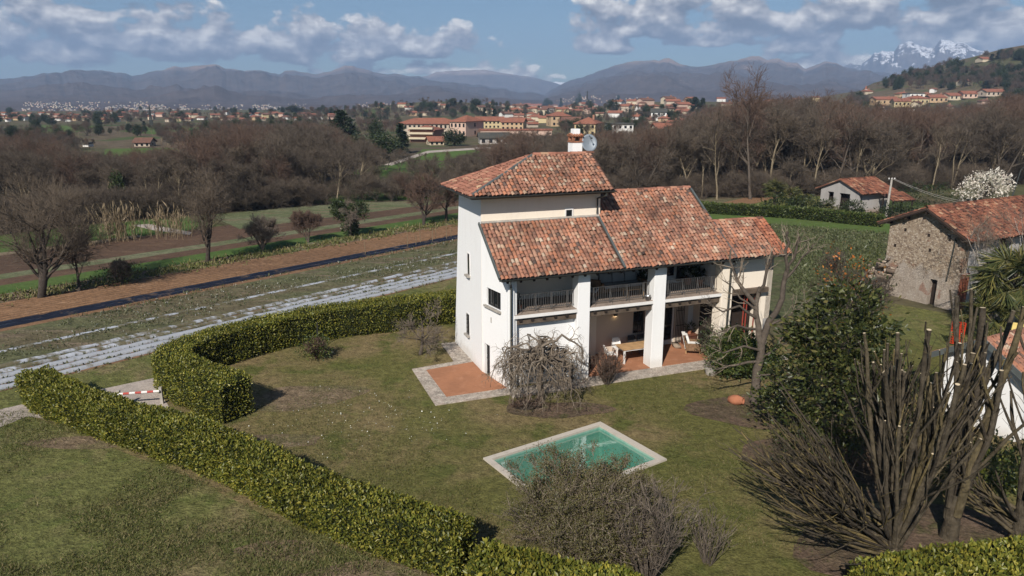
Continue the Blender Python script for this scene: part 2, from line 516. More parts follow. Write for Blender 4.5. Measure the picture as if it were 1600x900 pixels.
M['green_strip'] = ground_mat('young_green_crop', (0.060, 0.105, 0.026), (0.075, 0.115, 0.032), (0.09, 0.09, 0.04), 0.15, 0.9, 6.0, (0.4, 0.6), (0.6, 0.75), 0.7, aniso=(FA - math.pi / 2, 0.2, 1.0), grain=0.5)
M['grey_strip'] = ground_mat('grey_green_crop', (0.14, 0.145, 0.085), (0.105, 0.12, 0.06), (0.17, 0.125, 0.085), 0.2, 0.8, 5.0, (0.42, 0.58), (0.52, 0.68), 0.8, aniso=(FA - math.pi / 2, 0.2, 1.0), grain=0.7)
M['litter'] = ground_mat('verge_litter', (0.17, 0.12, 0.085), (0.095, 0.10, 0.045), (0.22, 0.18, 0.14), 0.3, 1.2, 5.0, (0.45, 0.55), (0.54, 0.64), 0.9, aniso=(FA - math.pi / 2, 0.4, 1.0), grain=0.9)
M['crop'] = ground_mat('cabbage_field', (0.092, 0.098, 0.048), (0.075, 0.085, 0.038), (0.115, 0.10, 0.06), 0.1, 1.1, 3.5, (0.4, 0.6), (0.5, 0.66), 0.9, aniso=(0.1, 0.5, 1.0), grain=0.9, dist=0.2)
M['earth'] = ground_mat('bare_earth', (0.13, 0.088, 0.062), (0.10, 0.075, 0.048), (0.085, 0.075, 0.035), 0.4, 1.2, 8.0, (0.4, 0.6), (0.5, 0.66), 0.9, grain=0.8, dist=0.1)
M['land'] = ground_mat('far_land', (0.085, 0.082, 0.040), (0.115, 0.088, 0.058), (0.065, 0.085, 0.030), 0.012, 0.035, 0.9, (0.44, 0.56), (0.55, 0.62), 0.3, grain=0.7, dist=0.3)
M['meadow'] = ground_mat('bright_meadow', (0.075, 0.125, 0.028), (0.085, 0.115, 0.035), (0.10, 0.10, 0.045), 0.05, 0.3, 4.0, (0.4, 0.6), (0.6, 0.75), 0.5, grain=0.4)

TILE_STOPS = [(0.0, (0.085, 0.060, 0.050)), (0.04, (0.15, 0.092, 0.070)), (0.11, (0.215, 0.112, 0.080)), (0.30, (0.275, 0.132, 0.088)), (0.50, (0.315, 0.152, 0.098)), (0.62, (0.355, 0.148, 0.084)), (0.74, (0.325, 0.18, 0.122)),
              (0.90, (0.34, 0.195, 0.135)), (0.96, (0.37, 0.255, 0.175)), (1.0, (0.42, 0.33, 0.25))]
M['tile'] = island_mat('coppi_tiles', TILE_STOPS, 0.85, 0.2, 0.9, 0.5)
M['tile_red'] = island_mat('newer_coppi_tiles', [(0.0, (0.20, 0.08, 0.052)), (0.35, (0.31, 0.115, 0.065)), (0.7, (0.36, 0.14, 0.08)), (1.0, (0.38, 0.18, 0.11))], 0.85, 0.2, 1.2, 0.3)
M['tile_pink'] = island_mat('pale_coppi_tiles', [(0.0, (0.14, 0.07, 0.05)), (0.3, (0.28, 0.12, 0.08)), (0.7, (0.34, 0.155, 0.105)), (0.93, (0.38, 0.20, 0.13)), (1.0, (0.44, 0.33, 0.2))], 0.85, 0.2, 1.2, 0.3)
M['tile_old'] = island_mat('barn_coppi_tiles', [(0.0, (0.06, 0.035, 0.028)), (0.2, (0.15, 0.062, 0.042)), (0.6, (0.215, 0.085, 0.052)), (0.9, (0.25, 0.115, 0.07)), (1.0, (0.33, 0.22, 0.14))], 0.9, 0.15, 0.8, 0.45)
M['tile_base'] = plain('mortar_bed', (0.07, 0.045, 0.035), 0.95, 0.1)
LEAF = lambda name, stops, tr=0.2, sp=0.35: island_mat(name, stops, 0.42, sp, 2.0, 0.25, tr)
LEAF2 = lambda name, stops: island_mat(name, stops, 0.42, 0.35, 0.7, 0.4, 0.2)
M['laurel'] = LEAF2('laurel_leaf', [(0.0, (0.064, 0.080, 0.014)), (0.3, (0.110, 0.124, 0.020)), (0.6, (0.170, 0.170, 0.028)), (0.85, (0.235, 0.215, 0.036)), (1.0, (0.31, 0.265, 0.044))])
M['laurel_back'] = LEAF('dark_laurel_leaf', [(0.0, (0.022, 0.038, 0.010)), (0.4, (0.048, 0.072, 0.016)), (0.75, (0.085, 0.105, 0.022)), (1.0, (0.16, 0.16, 0.032))])
M['magnolia'] = LEAF('magnolia_leaf', [(0.0, (0.020, 0.029, 0.009)), (0.5, (0.042, 0.052, 0.014)), (0.85, (0.085, 0.092, 0.025)), (1.0, (0.14, 0.115, 0.040))], 0.12, 0.35)
M['orange_leaf'] = LEAF('orange_leaf', [(0.0, (0.30, 0.085, 0.015)), (0.6, (0.48, 0.15, 0.025)), (1.0, (0.40, 0.20, 0.05))])
M['shrub_leaf'] = LEAF('shrub_leaf', [(0.0, (0.03, 0.052, 0.014)), (0.5, (0.062, 0.088, 0.022)), (1.0, (0.13, 0.14, 0.035))])
M['olive_leaf'] = LEAF('olive_green_bud', [(0.0, (0.070, 0.068, 0.022)), (0.5, (0.108, 0.098, 0.034)), (1.0, (0.145, 0.124, 0.050))])
M['conifer'] = LEAF('conifer_needle', [(0.0, (0.010, 0.018, 0.010)), (0.5, (0.018, 0.032, 0.015)), (1.0, (0.036, 0.050, 0.022))], 0.05, 0.2)
M['far_green'] = LEAF('dark_evergreen_leaf', [(0.0, (0.014, 0.022, 0.010)), (0.5, (0.028, 0.042, 0.016)), (1.0, (0.05, 0.062, 0.022))], 0.05, 0.2)
M['ivy'] = LEAF('ivy_leaf', [(0.0, (0.014, 0.026, 0.009)), (0.5, (0.030, 0.048, 0.014)), (1.0, (0.07, 0.085, 0.025))], 0.1, 0.4)
M['palm'] = LEAF('palm_leaf', [(0.0, (0.03, 0.042, 0.014)), (0.5, (0.07, 0.082, 0.026)), (1.0, (0.19, 0.165, 0.05))], 0.15, 0.4)
M['blossom'] = LEAF('white_blossom', [(0.0, (0.50, 0.42, 0.38)), (0.5, (0.68, 0.62, 0.56)), (1.0, (0.80, 0.76, 0.70))], 0.25, 0.2)
M['reed'] = LEAF('dry_reed', [(0.0, (0.16, 0.118, 0.072)), (0.5, (0.24, 0.18, 0.11)), (1.0, (0.32, 0.25, 0.165))], 0.2, 0.2)
M['weed'] = LEAF('weed_leaf', [(0.0, (0.055, 0.068, 0.026)), (0.45, (0.095, 0.108, 0.048)), (0.8, (0.16, 0.155, 0.09)), (0.93, (0.24, 0.24, 0.19)), (1.0, (0.42, 0.42, 0.40))], 0.2, 0.2)
M['crop_leaf'] = LEAF('crop_leaf', [(0.0, (0.06, 0.076, 0.028)), (0.5, (0.095, 0.11, 0.048)), (1.0, (0.15, 0.15, 0.08))], 0.2, 0.2)
M['blade'] = LEAF('grass_blade', [(0.0, (0.085, 0.10, 0.030)), (0.5, (0.13, 0.14, 0.046)), (0.8, (0.19, 0.16, 0.07)), (1.0, (0.26, 0.21, 0.115))], 0.2, 0.15)
M['daisy'] = plain('daisy', (0.72, 0.72, 0.66), 0.6)
BARK = lambda name, lo, hi: island_mat(name, [(0.0, lo), (1.0, hi)], 0.95, 0.1, 5.0, 0.35, bark=0.7 if 'bark' in name else 0.0)
M['bark'] = BARK('grey_bark', (0.075, 0.060, 0.048), (0.12, 0.098, 0.078))
M['bark_lichen'] = island_mat('lichen_bark', [(0.0, (0.058, 0.047, 0.035)), (0.6, (0.088, 0.072, 0.050)), (0.85, (0.125, 0.098, 0.050)), (1.0, (0.19, 0.145, 0.06))], 0.95, 0.1, 3.5, 0.6, bark=1.0)
M['cut_wood'] = plain('cut_wood', (0.52, 0.42, 0.28), 0.85)
M['bark_dark'] = BARK('dark_bark', (0.045, 0.036, 0.030), (0.075, 0.060, 0.048))
M['bark_pale'] = BARK('pale_bark', (0.30, 0.26, 0.22), (0.42, 0.38, 0.33))
M['twig'] = BARK('brown_twig', (0.095, 0.075, 0.056), (0.16, 0.125, 0.094))
M['twig_far'] = BARK('far_brown_twig', (0.080, 0.064, 0.050), (0.142, 0.114, 0.088))
M['twig_grey'] = BARK('grey_twig', (0.13, 0.105, 0.082), (0.21, 0.17, 0.135))
M['twig_tan'] = BARK('tan_twig', (0.16, 0.125, 0.092), (0.27, 0.22, 0.165))
M['bark_tan'] = BARK('tan_bark', (0.12, 0.095, 0.072), (0.19, 0.155, 0.12))
M['twig_red'] = BARK('reddish_twig', (0.098, 0.064, 0.048), (0.16, 0.108, 0.082))
M['bark_wood'] = BARK('sunlit_wood_bark', (0.16, 0.13, 0.085), (0.26, 0.21, 0.14))
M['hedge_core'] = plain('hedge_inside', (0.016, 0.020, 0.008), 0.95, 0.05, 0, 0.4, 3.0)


# ------------------------------------------------------------------ the land
HILL = [(18, 0.0), (21, 0.0), (25.2, 0.35), (26.6, 1.0), (27.6, 1.55), (29.0, 2.1), (30.4, 2.45), (32, 2.9), (33.2, 3.25), (34.6, 3.45), (36, 3.7), (40, 4.4), (48, 5), (60, 3), (75, 0)]
def hill_profile(az):
    return np.interp(az, [p[0] for p in HILL], [p[1] for p in HILL])
def sstep(x, a, b):
    t = np.clip((x - a) / (b - a), 0, 1); return t * t * (3 - 2 * t)
def land_z(X, Y):
    X = np.asarray(X, float); Y = np.asarray(Y, float)
    r = np.hypot(X, Y); az = np.degrees(np.arctan2(X, Y))
    e = hill_profile(az)
    z = (820 * np.tan(np.radians(e)) + 10.5 * np.clip(e / 0.6, 0, 1)) * sstep(r, 400, 820) * (1 - 0.8 * sstep(r, 900, 1350))
    z = z * (0.93 + 0.14 * fbm(X / 90, Y / 90, 4))
    z = z + 10.5 * np.exp(-(((X + 62) / 75) ** 2 + ((Y - 640) / 95) ** 2))
    z = z + 10.0 * sstep(r, 330, 640) * sstep(az, 2, 12) * (1 - sstep(az, 24, 30)) * (1 - sstep(r, 800, 1300))
    z = z - 9.0 * sstep(r, 900, 1500) * (1 - sstep(az, 14, 22))
    return z
def land_pt(px, py):
    """where the pixel's ray meets the land"""
    d = ray(px, py)
    t = np.linspace(120, 1500, 2800) / d.y
    g = land_z(d.x * t, d.y * t) - (CH + d.z * t)
    k = int(np.argmax(g > 0)) if (g > 0).any() else len(t) - 1
    return Vector((d.x * t[k], d.y * t[k], float(land_z(d.x * t[k], d.y * t[k]))))

def build_ground():
    az = np.radians(np.concatenate([np.arange(-180, -48, 4.0), np.arange(-48, 48, 0.4), np.arange(48, 180, 4.0)]))
    r = np.concatenate([[0.5, 20, 60, 110, 150], np.geomspace(180, 6900, 110)])
    A, Rr = np.meshgrid(az, r, indexing='ij')
    X, Y = Rr * np.sin(A), Rr * np.cos(A)
    V = np.stack([X, Y, land_z(X, Y)], -1).reshape(-1, 3)
    na, nr = len(az), len(r)
    i = np.arange(na)[:, None]; j = np.arange(nr - 1)[None]
    F = np.stack([i * nr + j, i * nr + j + 1, ((i + 1) % na) * nr + j + 1, ((i + 1) % na) * nr + j], -1).reshape(-1, 4)[:, ::-1]
    o = bpy.data.objects.new('ground', np_mesh('ground', V, F, M['land'], smooth=True))
    tag(put(o), kind='structure')
build_ground()

def sheet(name, poly, z, m):
    o = MB().add([(p[0], p[1], z) for p in poly], [tuple(range(len(poly)))]).build(name, m)
    n = o.data.polygons[0].normal
    if n.z < 0: o.data.flip_normals()
    return tag(o, kind='structure')
def strip(name, t0, t1, m, z=0.004, s0=-60, s1=130):
    return sheet(name, [fw(s0, t0), fw(s1, t0), fw(s1, t1), fw(s0, t1)], z, m)

# the garden: one lawn, its worn bed edges, the drive and the apron
sheet('lawn', [at(-900, 1500), at(-560, 700), at(0, 655), at(30, 636), at(170, 612), at(240, 600), at(250, 560), at(290, 530), at(500, 515), at(712, 500), hw(-7, 9), hw(7, 9), hw(9, 2), at(1500, 520), at(1900, 640), at(2300, 1500)], 0.004, M['lawn'])
sheet('meadow_outside_hedge', [at(-900, 1500), at(-560, 700), at(0, 668), at(45, 650), at(300, 748), at(431, 815), at(650, 900), at(760, 960), at(700, 1500)], 0.008, M['grass'])
sheet('grass_margin', [fw(-60, 30), fw(130, 30), fw(130, 36.1), fw(-60, 36.1)], 0.002, M['grass'])
sheet('gravel_drive', [at(-400, 745), at(0, 668), at(42, 651), at(110, 660), at(243, 640), at(275, 655), at(262, 632), at(246, 611), at(240, 591), at(165, 607), at(40, 631), at(0, 640), at(-400, 700)], 0.012, M['gravel'])
def blob(name, px, py, rx, ry, z, m, seed):
    c = at(px, py); rg = random.Random(seed); n = 28
    ph = [rg.uniform(0, 6.28) for _ in range(3)]
    pts = []
    for k in range(n):
        a = 2 * math.pi * k / n
        q = 1 + 0.14 * math.sin(2 * a + ph[0]) + 0.10 * math.sin(3 * a + ph[1]) + 0.06 * math.sin(5 * a + ph[2])
        pts.append((c.x + rx * q * math.cos(a), c.y + ry * q * math.sin(a)))
    return sheet(name, pts, z, m)
blob('bare_earth_bed', 1190, 640, 2.6, 1.9, 0.008, M['earth'], 1)
blob('bare_earth_bed', 1300, 720, 3.0, 2.6, 0.010, M['earth'], 2)
blob('bare_earth_bed', 1460, 850, 3.6, 2.2, 0.012, M['earth'], 3)
blob('bare_earth_bed', 870, 640, 2.0, 0.9, 0.014, M['earth'], 4)
M['dry_grass'] = ground_mat('dry_trampled_grass', (0.175, 0.128, 0.080), (0.135, 0.115, 0.056), (0.21, 0.155, 0.10), 0.5, 1.6, 10.0, (0.42, 0.58), (0.5, 0.66), 0.9, grain=0.9, dist=0.1)
blob('dry_grass_patch', 585, 905, 1.9, .75, 0.012, M['dry_grass'], 11)
blob('dry_grass_patch', 440, 860, 1.2, .5, 0.014, M['dry_grass'], 12)
blob('dry_grass_patch', 120, 692, 1.6, .6, 0.012, M['dry_grass'], 13)
blob('dry_grass_patch', 400, 690, 2.4, .6, 0.010, M['dry_grass'], 14)
blob('dry_grass_patch', 470, 620, 2.6, 1.3, 0.012, M['dry_grass'], 15)
# a worn earth line along the feet of the hedges
def ribbon(name, pts, w, z, m):
    L = []; Rg = []
    for i, p in enumerate(pts):
        t = (pts[min(i + 1, len(pts) - 1)] - pts[max(i - 1, 0)]).normalized(); s = Vector((-t.y, t.x, 0))
        L.append(p + s * w / 2); Rg.append(p - s * w / 2)
    return sheet(name, L + Rg[::-1], z, m)

# fields beyond, in strips along the rows
strip('weedy_field', 39.3, 47.0, M['weedy'])
strip('film_bed', 36.1, 39.3, M['soil'])
strip('verge', 52.6, 55.2, M['litter'])
strip('green_crop', 55.2, 57.9, M['green_strip'])
strip('fallow_soil', 57.9, 60.0, M['dark_soil'])
strip('grey_green_crop', 60.0, 61.8, M['grey_strip'])
strip('fallow_soil', 61.8, 69.5, M['dark_soil'])
sheet('grey_green_crop', [fw(34, 66.5), fw(80, 64), fw(80, 70), fw(46, 76), fw(36, 77)], 0.008, M['grey_strip'])
sheet('green_crop', [fw(-20, 70.2), fw(22, 70.0), fw(30, 69.4), fw(34, 72), fw(31, 79), fw(-20, 88)], 0.008, M['green_strip'])
sheet('dry_grass', [fw(-20, 69.5), fw(26, 69.4), fw(26, 70.6), fw(-20, 71.2)], 0.012, M['reed'])
sheet('pale_fleece', [at(206, 352), at(232, 350), at(300, 363), at(296, 367), at(240, 360)], 0.012, M['gravel'])
sheet('crop_field', [hw(6, 12), at(1090, 330), at(1385, 352), at(1400, 380), at(1378, 445), at(1340, 470), hw(11, 4), hw(8.5, 9)], 0.008, M['crop'])
sheet('grass_edge', [at(1088, 327), at(1390, 350), at(1390, 366), at(1088, 340)], 0.012, M['meadow'])
sheet('far_lawn', [at(1370, 470), at(1470, 488), at(1640, 510), at(1600, 545), at(1480, 545), at(1375, 520)], 0.008, M['grass'])
for poly in ([(155, 246), (165, 233), (260, 231), (305, 236), (240, 244)], [(0, 207), (60, 196), (150, 197), (120, 207)], [(185, 205), (250, 195), (330, 200), (240, 210)], [(640, 250), (660, 233), (760, 235), (790, 247), (700, 252)]):
    sheet('meadow', [at(*p) for p in poly], 0.05, M['meadow'])
sheet('meadow', [at(485, 319), at(515, 288), at(560, 264), at(640, 252), at(725, 254), at(725, 309), at(600, 314)], 0.05, M['green_strip'])
sheet('lane', [at(600, 258), at(668, 236), at(760, 230), at(800, 233), at(800, 235), at(760, 233), at(672, 239), at(612, 259)], 0.06, M['gravel'])

def furrows(name, t0, t1, n, h, m, s0=-45, s1=120, z=0.0, fill=0.5, seed=0):
    """raised rows along the field, uneven as hoed earth"""
    rg = np.random.default_rng(seed)
    S = np.arange(s0, s1, 0.5); tt = []; hh = []
    w = (t1 - t0) / n
    for k in range(n):
        c = t0 + (k + 0.5) * w
        for q, e in ((-0.5, 0.0), (-0.5 * fill, 0.1), (-0.28 * fill, 0.9), (0.28 * fill, 0.9), (0.5 * fill, 0.1)):
            tt.append(c + q * w); hh.append(e)
    tt.append(t1); hh.append(0.0); tt = np.array(tt); hh = np.array(hh)
    Sg, Tg = np.meshgrid(S, tt, indexing='ij')
    Z = z + 0.008 + h * hh[None] * (0.8 + 0.4 * rg.random(Sg.shape)) + 0.012 * rg.random(Sg.shape) * (h > 0.05)
    Tg = Tg + 0.02 * rg.normal(size=Sg.shape)
    X = Sg * FW.x + Tg * FT.x; Y = Sg * FW.y + Tg * FT.y
    V = np.stack([X, Y, Z], -1).reshape(-1, 3); nt_ = len(tt)
    i = np.arange(len(S) - 1)[:, None]; j = np.arange(nt_ - 1)[None]
    F = np.stack([i * nt_ + j, i * nt_ + j + 1, (i + 1) * nt_ + j + 1, (i + 1) * nt_ + j], -1).reshape(-1, 4)[:, ::-1]
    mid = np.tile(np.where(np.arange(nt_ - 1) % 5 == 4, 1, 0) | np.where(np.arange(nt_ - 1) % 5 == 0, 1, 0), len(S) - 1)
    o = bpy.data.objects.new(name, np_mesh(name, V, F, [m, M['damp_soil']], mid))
    return tag(put(o), kind='structure')
M['damp_soil'] = ground_mat('damp_soil', (0.085, 0.052, 0.034), (0.07, 0.044, 0.03), (0.11, 0.068, 0.045), 0.1, 0.9, 6.0, (0.4, 0.6), (0.5, 0.7), 0.8, grain=0.5)  # darker soil colour that paints shade into the gaps between the rows
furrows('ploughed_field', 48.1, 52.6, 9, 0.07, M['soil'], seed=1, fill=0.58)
strip('field_track', 46.0, 48.1, M['soil'], 0.005)
def mulch_mat(name, c, hole, dens, rough):
    m, nt, p = new_mat(name, rough, 0.5)
    v = nt.mapping(pos_vec(nt), rot=(0, 0, FA - math.pi / 2), scale=(0.16, 1.6, 1.0))
    n = nt.noise(v, 0.9, 6, 0.65); n2 = nt.noise(pos_vec(nt), 6, 4)
    f = nt.step(nt.math('ADD', n, nt.math('MULTIPLY', n2, 0.25)), dens - 0.06, dens + 0.10)
    nt.link(nt.mix(f, c, hole), p.inputs['Base Color'])
    bump(nt, p, n2, 0.5, 0.04)
    return m
M['mulch_white'] = mulch_mat('white_mulch_film', (0.335, 0.35, 0.375), (0.16, 0.14, 0.085), 0.72, 0.5)
M['mulch_worn'] = mulch_mat('torn_white_film', (0.40, 0.42, 0.46), (0.125, 0.108, 0.06), 0.58, 0.5)
M['mulch_black'] = mulch_mat('black_mulch_film', (0.010, 0.013, 0.024), (0.10, 0.07, 0.05), 0.72, 0.4)
def film(t0, w, m, s0, s1, h=0.16, seed=0):
    rg = np.random.default_rng(seed)
    S = np.arange(s0, s1, 0.4); prof = [(-0.5, 0.0), (-0.42, 0.7), (-0.2, 1.0), (0.2, 1.0), (0.42, 0.7), (0.5, 0.0)]
    n = len(prof); V = []
    for s in S:
        off = 0.06 * math.sin(s * 0.13 + t0)
        for q, e in prof:
            p = fw(s + rg.normal() * 0.03, t0 + off + q * w + rg.normal() * 0.02)
            V.append((p.x, p.y, 0.008 + h * e * rg.uniform(0.75, 1.2)))
    i = np.arange(len(S) - 1)[:, None]; j = np.arange(n - 1)[None]
    F = np.stack([i * n + j, i * n + j + 1, (i + 1) * n + j + 1, (i + 1) * n + j], -1).reshape(-1, 4)[:, ::-1]
    return bpy.data.objects.new('mulch_film_row', np_mesh('mulch_film_row', V, F, m))
for k, t in enumerate((46.85, 47.55)):
    tag(put(film(t, 0.36, M['mulch_black'], -40, 110, 0.14, k)), ['long row of black plastic mulch film on the weedy field side', 'long row of black plastic mulch film beside the ploughed soil'][k], 'mulch film', 'rows of black mulch film')
WHITE = [(36.5, .40), (37.25, .46), (38.0, .40), (38.75, .34), (39.6, .26)]
WL = ['row of white plastic mulch film nearest the hedge and grass margin', 'white mulch film row one in from the grass margin', 'middle one of the five white mulch film rows',
      'white mulch film row next to the narrow torn one', 'narrow torn white mulch film row on the weedy field side']
for k, (t, w) in enumerate(WHITE):
    tag(put(film(t, w, M['mulch_white'] if k < 3 else M['mulch_worn'], -30, 62, 0.14, 10 + k)), WL[k], 'mulch film', 'rows of white mulch film')
tag(put(film(42.2, 0.3, M['mulch_worn'], 8, 60, 0.05, 30)), 'flattened strip of torn film in the middle of the weedy field', 'mulch film')

def tuft_field(name, pts, hgt, n, m, seed, spread=0.12, asp=0.35, sd=0.35, kind='stuff'):
    rg = np.random.default_rng(seed)
    P = np.repeat(np.asarray(pts, float), n, axis=0)
    P[:, :2] += rg.normal(size=(len(P), 2)) * spread
    D = np.stack([rg.normal(size=len(P)) * 0.7, rg.normal(size=len(P)) * 0.7, rg.uniform(0.5, 1.2, len(P))], -1)
    V, F = leaves(rg, P, D, hgt, asp, 0.1, sd)
    return tag(put(bpy.data.objects.new(name, np_mesh(name, V, F, m))), kind=kind)
rg = np.random.default_rng(5)
pts = []
for t, w in WHITE[:4]:
    for s in np.arange(-28, 60, 0.36):
        for q in (-0.33, 0.33):
            if rg.random() < 0.8:
                p = fw(s + rg.normal() * .05, t + q * 1.15 + rg.normal() * .03); pts.append((p.x, p.y, 0.0))
tuft_field('crop_plants', pts, 0.14, 7, M['weed'], 6, 0.07, 0.4)
pts = []
for _ in range(11000):
    s, t = rg.uniform(-20, 70), rg.uniform(39.6, 46.6)
    if vnoise(np.array([s * 0.12]), np.array([t * 0.7]))[0] + rg.normal() * .22 > 0.5:
        p = fw(s, t); pts.append((p.x, p.y, 0.0))
tuft_field('field_weeds', pts, 0.13, 5, M['weed'], 7, 0.14, 0.35)
pts = []
for _ in range(2600):
    s, t = rg.uniform(-15, 70), 53.6 + rg.normal() * 0.8
    p = fw(s, t); pts.append((p.x, p.y, 0.0))
tuft_field('verge_weeds', pts, 0.26, 4, M['blade'], 8, 0.2, 0.3)
pts = []
for _ in range(9000):
    px_, py_ = rg.uniform(1085, 1385), rg.uniform(342, 460)
    p = at(px_, py_)
    if py_ < 342 + (px_ - 1085) * 0.07 or (px_ < 1240 and py_ > 400): continue
    pts.append((p.x, p.y, 0.0))
tuft_field('field_crop', pts, 0.2, 4, M['crop_leaf'], 9, 0.22, 0.4)
# uneven turf on both lawns
def turf(name, box, n, h, m, seed, inside):
    rg = np.random.default_rng(seed); pts = []
    while len(pts) < n:
        px_, py_ = rg.uniform(box[0], box[1]), rg.uniform(box[2], box[3])
        p = at(px_, py_)
        if inside(px_, py_) and fbm(np.array([p.x * .5]), np.array([p.y * .5]), 3)[0] + rg.normal() * .06 > 0.45:
            pts.append((p.x, p.y, 0.0))
    return tuft_field(name, pts, h, 3, m, seed + 1, 0.08, 0.14)
near_line = lambda x: interp(x, [(-40, 640), (40, 640), (300, 742), (431, 812), (650, 896), (760, 960)])
turf('grass_tufts', (-20, 720, 640, 905), 9000, 0.095, M['blade'], 21, lambda x, y: y > near_line(x) + 2)
turf('lawn_tufts', (360, 1260, 560, 860), 12000, 0.075, M['blade'], 31, lambda x, y: y < near_line(x) - 60 and not (640 < x < 800 and y < 645) and not (750 < x < 1045 and 655 < y < 790) and y > interp(x, [(360, 640), (420, 600), (640, 560), (790, 630), (985, 600), (1100, 580), (1260, 640)]))
pts = []
for _ in range(240):
    px_, py_ = rg.normal(590, 80), rg.normal(655, 26)
    if py_ < near_line(px_) - 60 and not (640 < px_ < 800 and py_ < 640): p = at(px_, py_); pts.append((p.x, p.y, 0.05))
tuft_field('daisies', pts, 0.035, 1, M['daisy'], 41, 0.05, 0.8)


# ------------------------------------------------------------------ mountains
def mountain_mat(name, forest, grass, rock, snow_lo=None, snow_hi=None, hmax=200.0, scl=1.0):
    m, nt, p = new_mat(name, 0.95, 0.05)
    v = pos_vec(nt)
    n1 = nt.noise(v, 0.0045 * scl, 8, 0.6); n2 = nt.noise(v, 0.02 * scl, 6, 0.65); n3 = nt.noise(nt.mapping(v, scale=(1, 1, 0.35)), 0.012 * scl, 8, 0.7)
    sp = nt.node('ShaderNodeSeparateXYZ'); nt.link(v, sp.inputs[0])
    h = nt.math('DIVIDE', sp.outputs[2], hmax)
    hj = nt.math('ADD', h, nt.math('MULTIPLY', nt.math('SUBTRACT', n1, 0.5), 0.9))
    col = nt.mix(nt.step(n2, 0.42, 0.6), forest, tuple(x * 1.45 for x in forest))
    col = nt.mix(nt.step(hj, 0.62, 0.9), col, grass)
    col = nt.mix(nt.math('MULTIPLY', nt.step(n3, 0.62, 0.7), 0.6), col, rock)
    if snow_lo is not None:
        hs = nt.math('ADD', h, nt.math('MULTIPLY', nt.math('SUBTRACT', n3, 0.5), 1.5))
        sn = nt.node('ShaderNodeSeparateXYZ'); nt.link(nt.node('ShaderNodeNewGeometry').outputs['Normal'], sn.inputs[0])
        steep = nt.step(nt.math('ADD', sn.outputs[2], nt.math('MULTIPLY', nt.math('SUBTRACT', n3, 0.5), 1.4)), 0.80, 0.95)
        col = nt.mix(nt.math('MULTIPLY', nt.step(hs, snow_lo, snow_hi), steep), col, (0.80, 0.80, 0.82))
    nt.link(col, p.inputs['Base Color'])
    return m
def mountain(name, prof, Rr, r0, m, rough=0.5, seed=0.0, back=0.045, fine=1.0):
    """prof: (photo column, crest row) pairs -> a range whose crest stands at distance Rr"""
    cols = np.array([p[0] for p in prof], float); rows = np.array([p[1] for p in prof], float)
    a_k = []; e_k = []
    for c, y in zip(cols, rows):
        d = ray(c, y); a_k.append(math.atan2(d.x, d.y)); e_k.append(d.z / math.hypot(d.x, d.y))
    a = np.linspace(a_k[0], a_k[-1], int((a_k[-1] - a_k[0]) / R(0.07)))
    e = np.interp(a, a_k, e_k)
    H = np.maximum(e * Rr + CH, 0.0)
    s = np.concatenate([np.linspace(0, 1, 64), np.linspace(1.03, 1 + back, 6)])
    A, S = np.meshgrid(a, s, indexing='ij')
    Rd = np.where(S <= 1, r0 + (Rr - r0) * S, Rr * S)
    X, Y = Rd * np.sin(A), Rd * np.cos(A)
    q = Rr / 4600.0
    n = ridged(X * fine / (520 * q) + seed, Y * fine / (900 * q) + seed, 7) - 0.62
    f = fbm(X / (260 * q) + seed, Y / (260 * q), 5) - 0.5
    up = np.where(S <= 1, S ** 1.35, 1 - ((S - 1) / back) * 0.9)
    env = np.clip(S * (1 - S) * 4, 0, 1) ** 0.8
    Z = H[:, None] * np.clip(up + rough * env * n * 0.9 + rough * 0.25 * env * f, 0, 1.02)
    Z = np.minimum(Z, (e[:, None] * Rd + CH) * np.where(S < 1, 0.999, 1) + 0)      # the crest stays the skyline
    Z = np.maximum(Z, 0) - 10.0 * (S == 0)
    V = np.stack([X, Y, Z], -1).reshape(-1, 3); ns = len(s)
    i = np.arange(len(a) - 1)[:, None]; j = np.arange(ns - 1)[None]
    F = np.stack([i * ns + j, i * ns + j + 1, (i + 1) * ns + j + 1, (i + 1) * ns + j], -1).reshape(-1, 4)[:, ::-1]
    o = bpy.data.objects.new(name, np_mesh(name, V, F, m, smooth=True))
    return tag(put(o), kind='structure')
def jag(prof, amp, seed, step=3):
    """rougher crest between the measured points"""
    x = np.arange(prof[0][0], prof[-1][0] + 1, step)
    y = np.interp(x, [p[0] for p in prof], [p[1] for p in prof])
    return list(zip(x, y - amp * 2 * (fbm(x / 16.0 + seed, x * 0 + seed, 4) - 0.5)))
PL = [(-260, 128), (-120, 118), (0, 123.8), (47, 119), (117, 109.7), (162, 112), (212, 117), (247, 109.7), (275, 104.4), (322, 100.3), (344, 102.5), (369, 109.7), (406, 111), (437, 115), (459, 110), (487, 114), (516, 112.5), (537, 103), (553, 104), (581, 112), (619, 115), (650, 120), (687, 126), (740, 131), (800, 140), (870, 150), (930, 156)]
PM = [(620, 124), (669, 119), (681, 113), (709, 111), (731, 109), (762, 109.4), (794, 115.6), (837, 122), (869, 131), (900, 138), (960, 150)]
PR = [(790, 154), (850, 147), (892, 125), (925, 115), (955, 105), (980, 97), (997, 94.5), (1030, 96), (1046, 90.5), (1065, 100), (1090, 104), (1115, 102.5), (1145, 96), (1172, 89.5), (1187, 88.8), (1200, 92.5), (1217, 89.5), (1228, 97.7), (1246, 99), (1256, 106.7), (1289, 96), (1305, 99), (1318, 105.4), (1340, 108), (1400, 115), (1500, 122), (1640, 130), (1750, 136)]
PS = [(1230, 118), (1300, 108), (1335, 97.7), (1353, 91), (1366, 85), (1392, 77), (1417, 69.6), (1430, 71), (1443, 73.5), (1456, 72), (1471, 64.5), (1484, 60), (1496, 66), (1512, 73.5), (1527, 82), (1548, 78.6), (1580, 88), (1640, 92), (1760, 100), (1860, 118)]
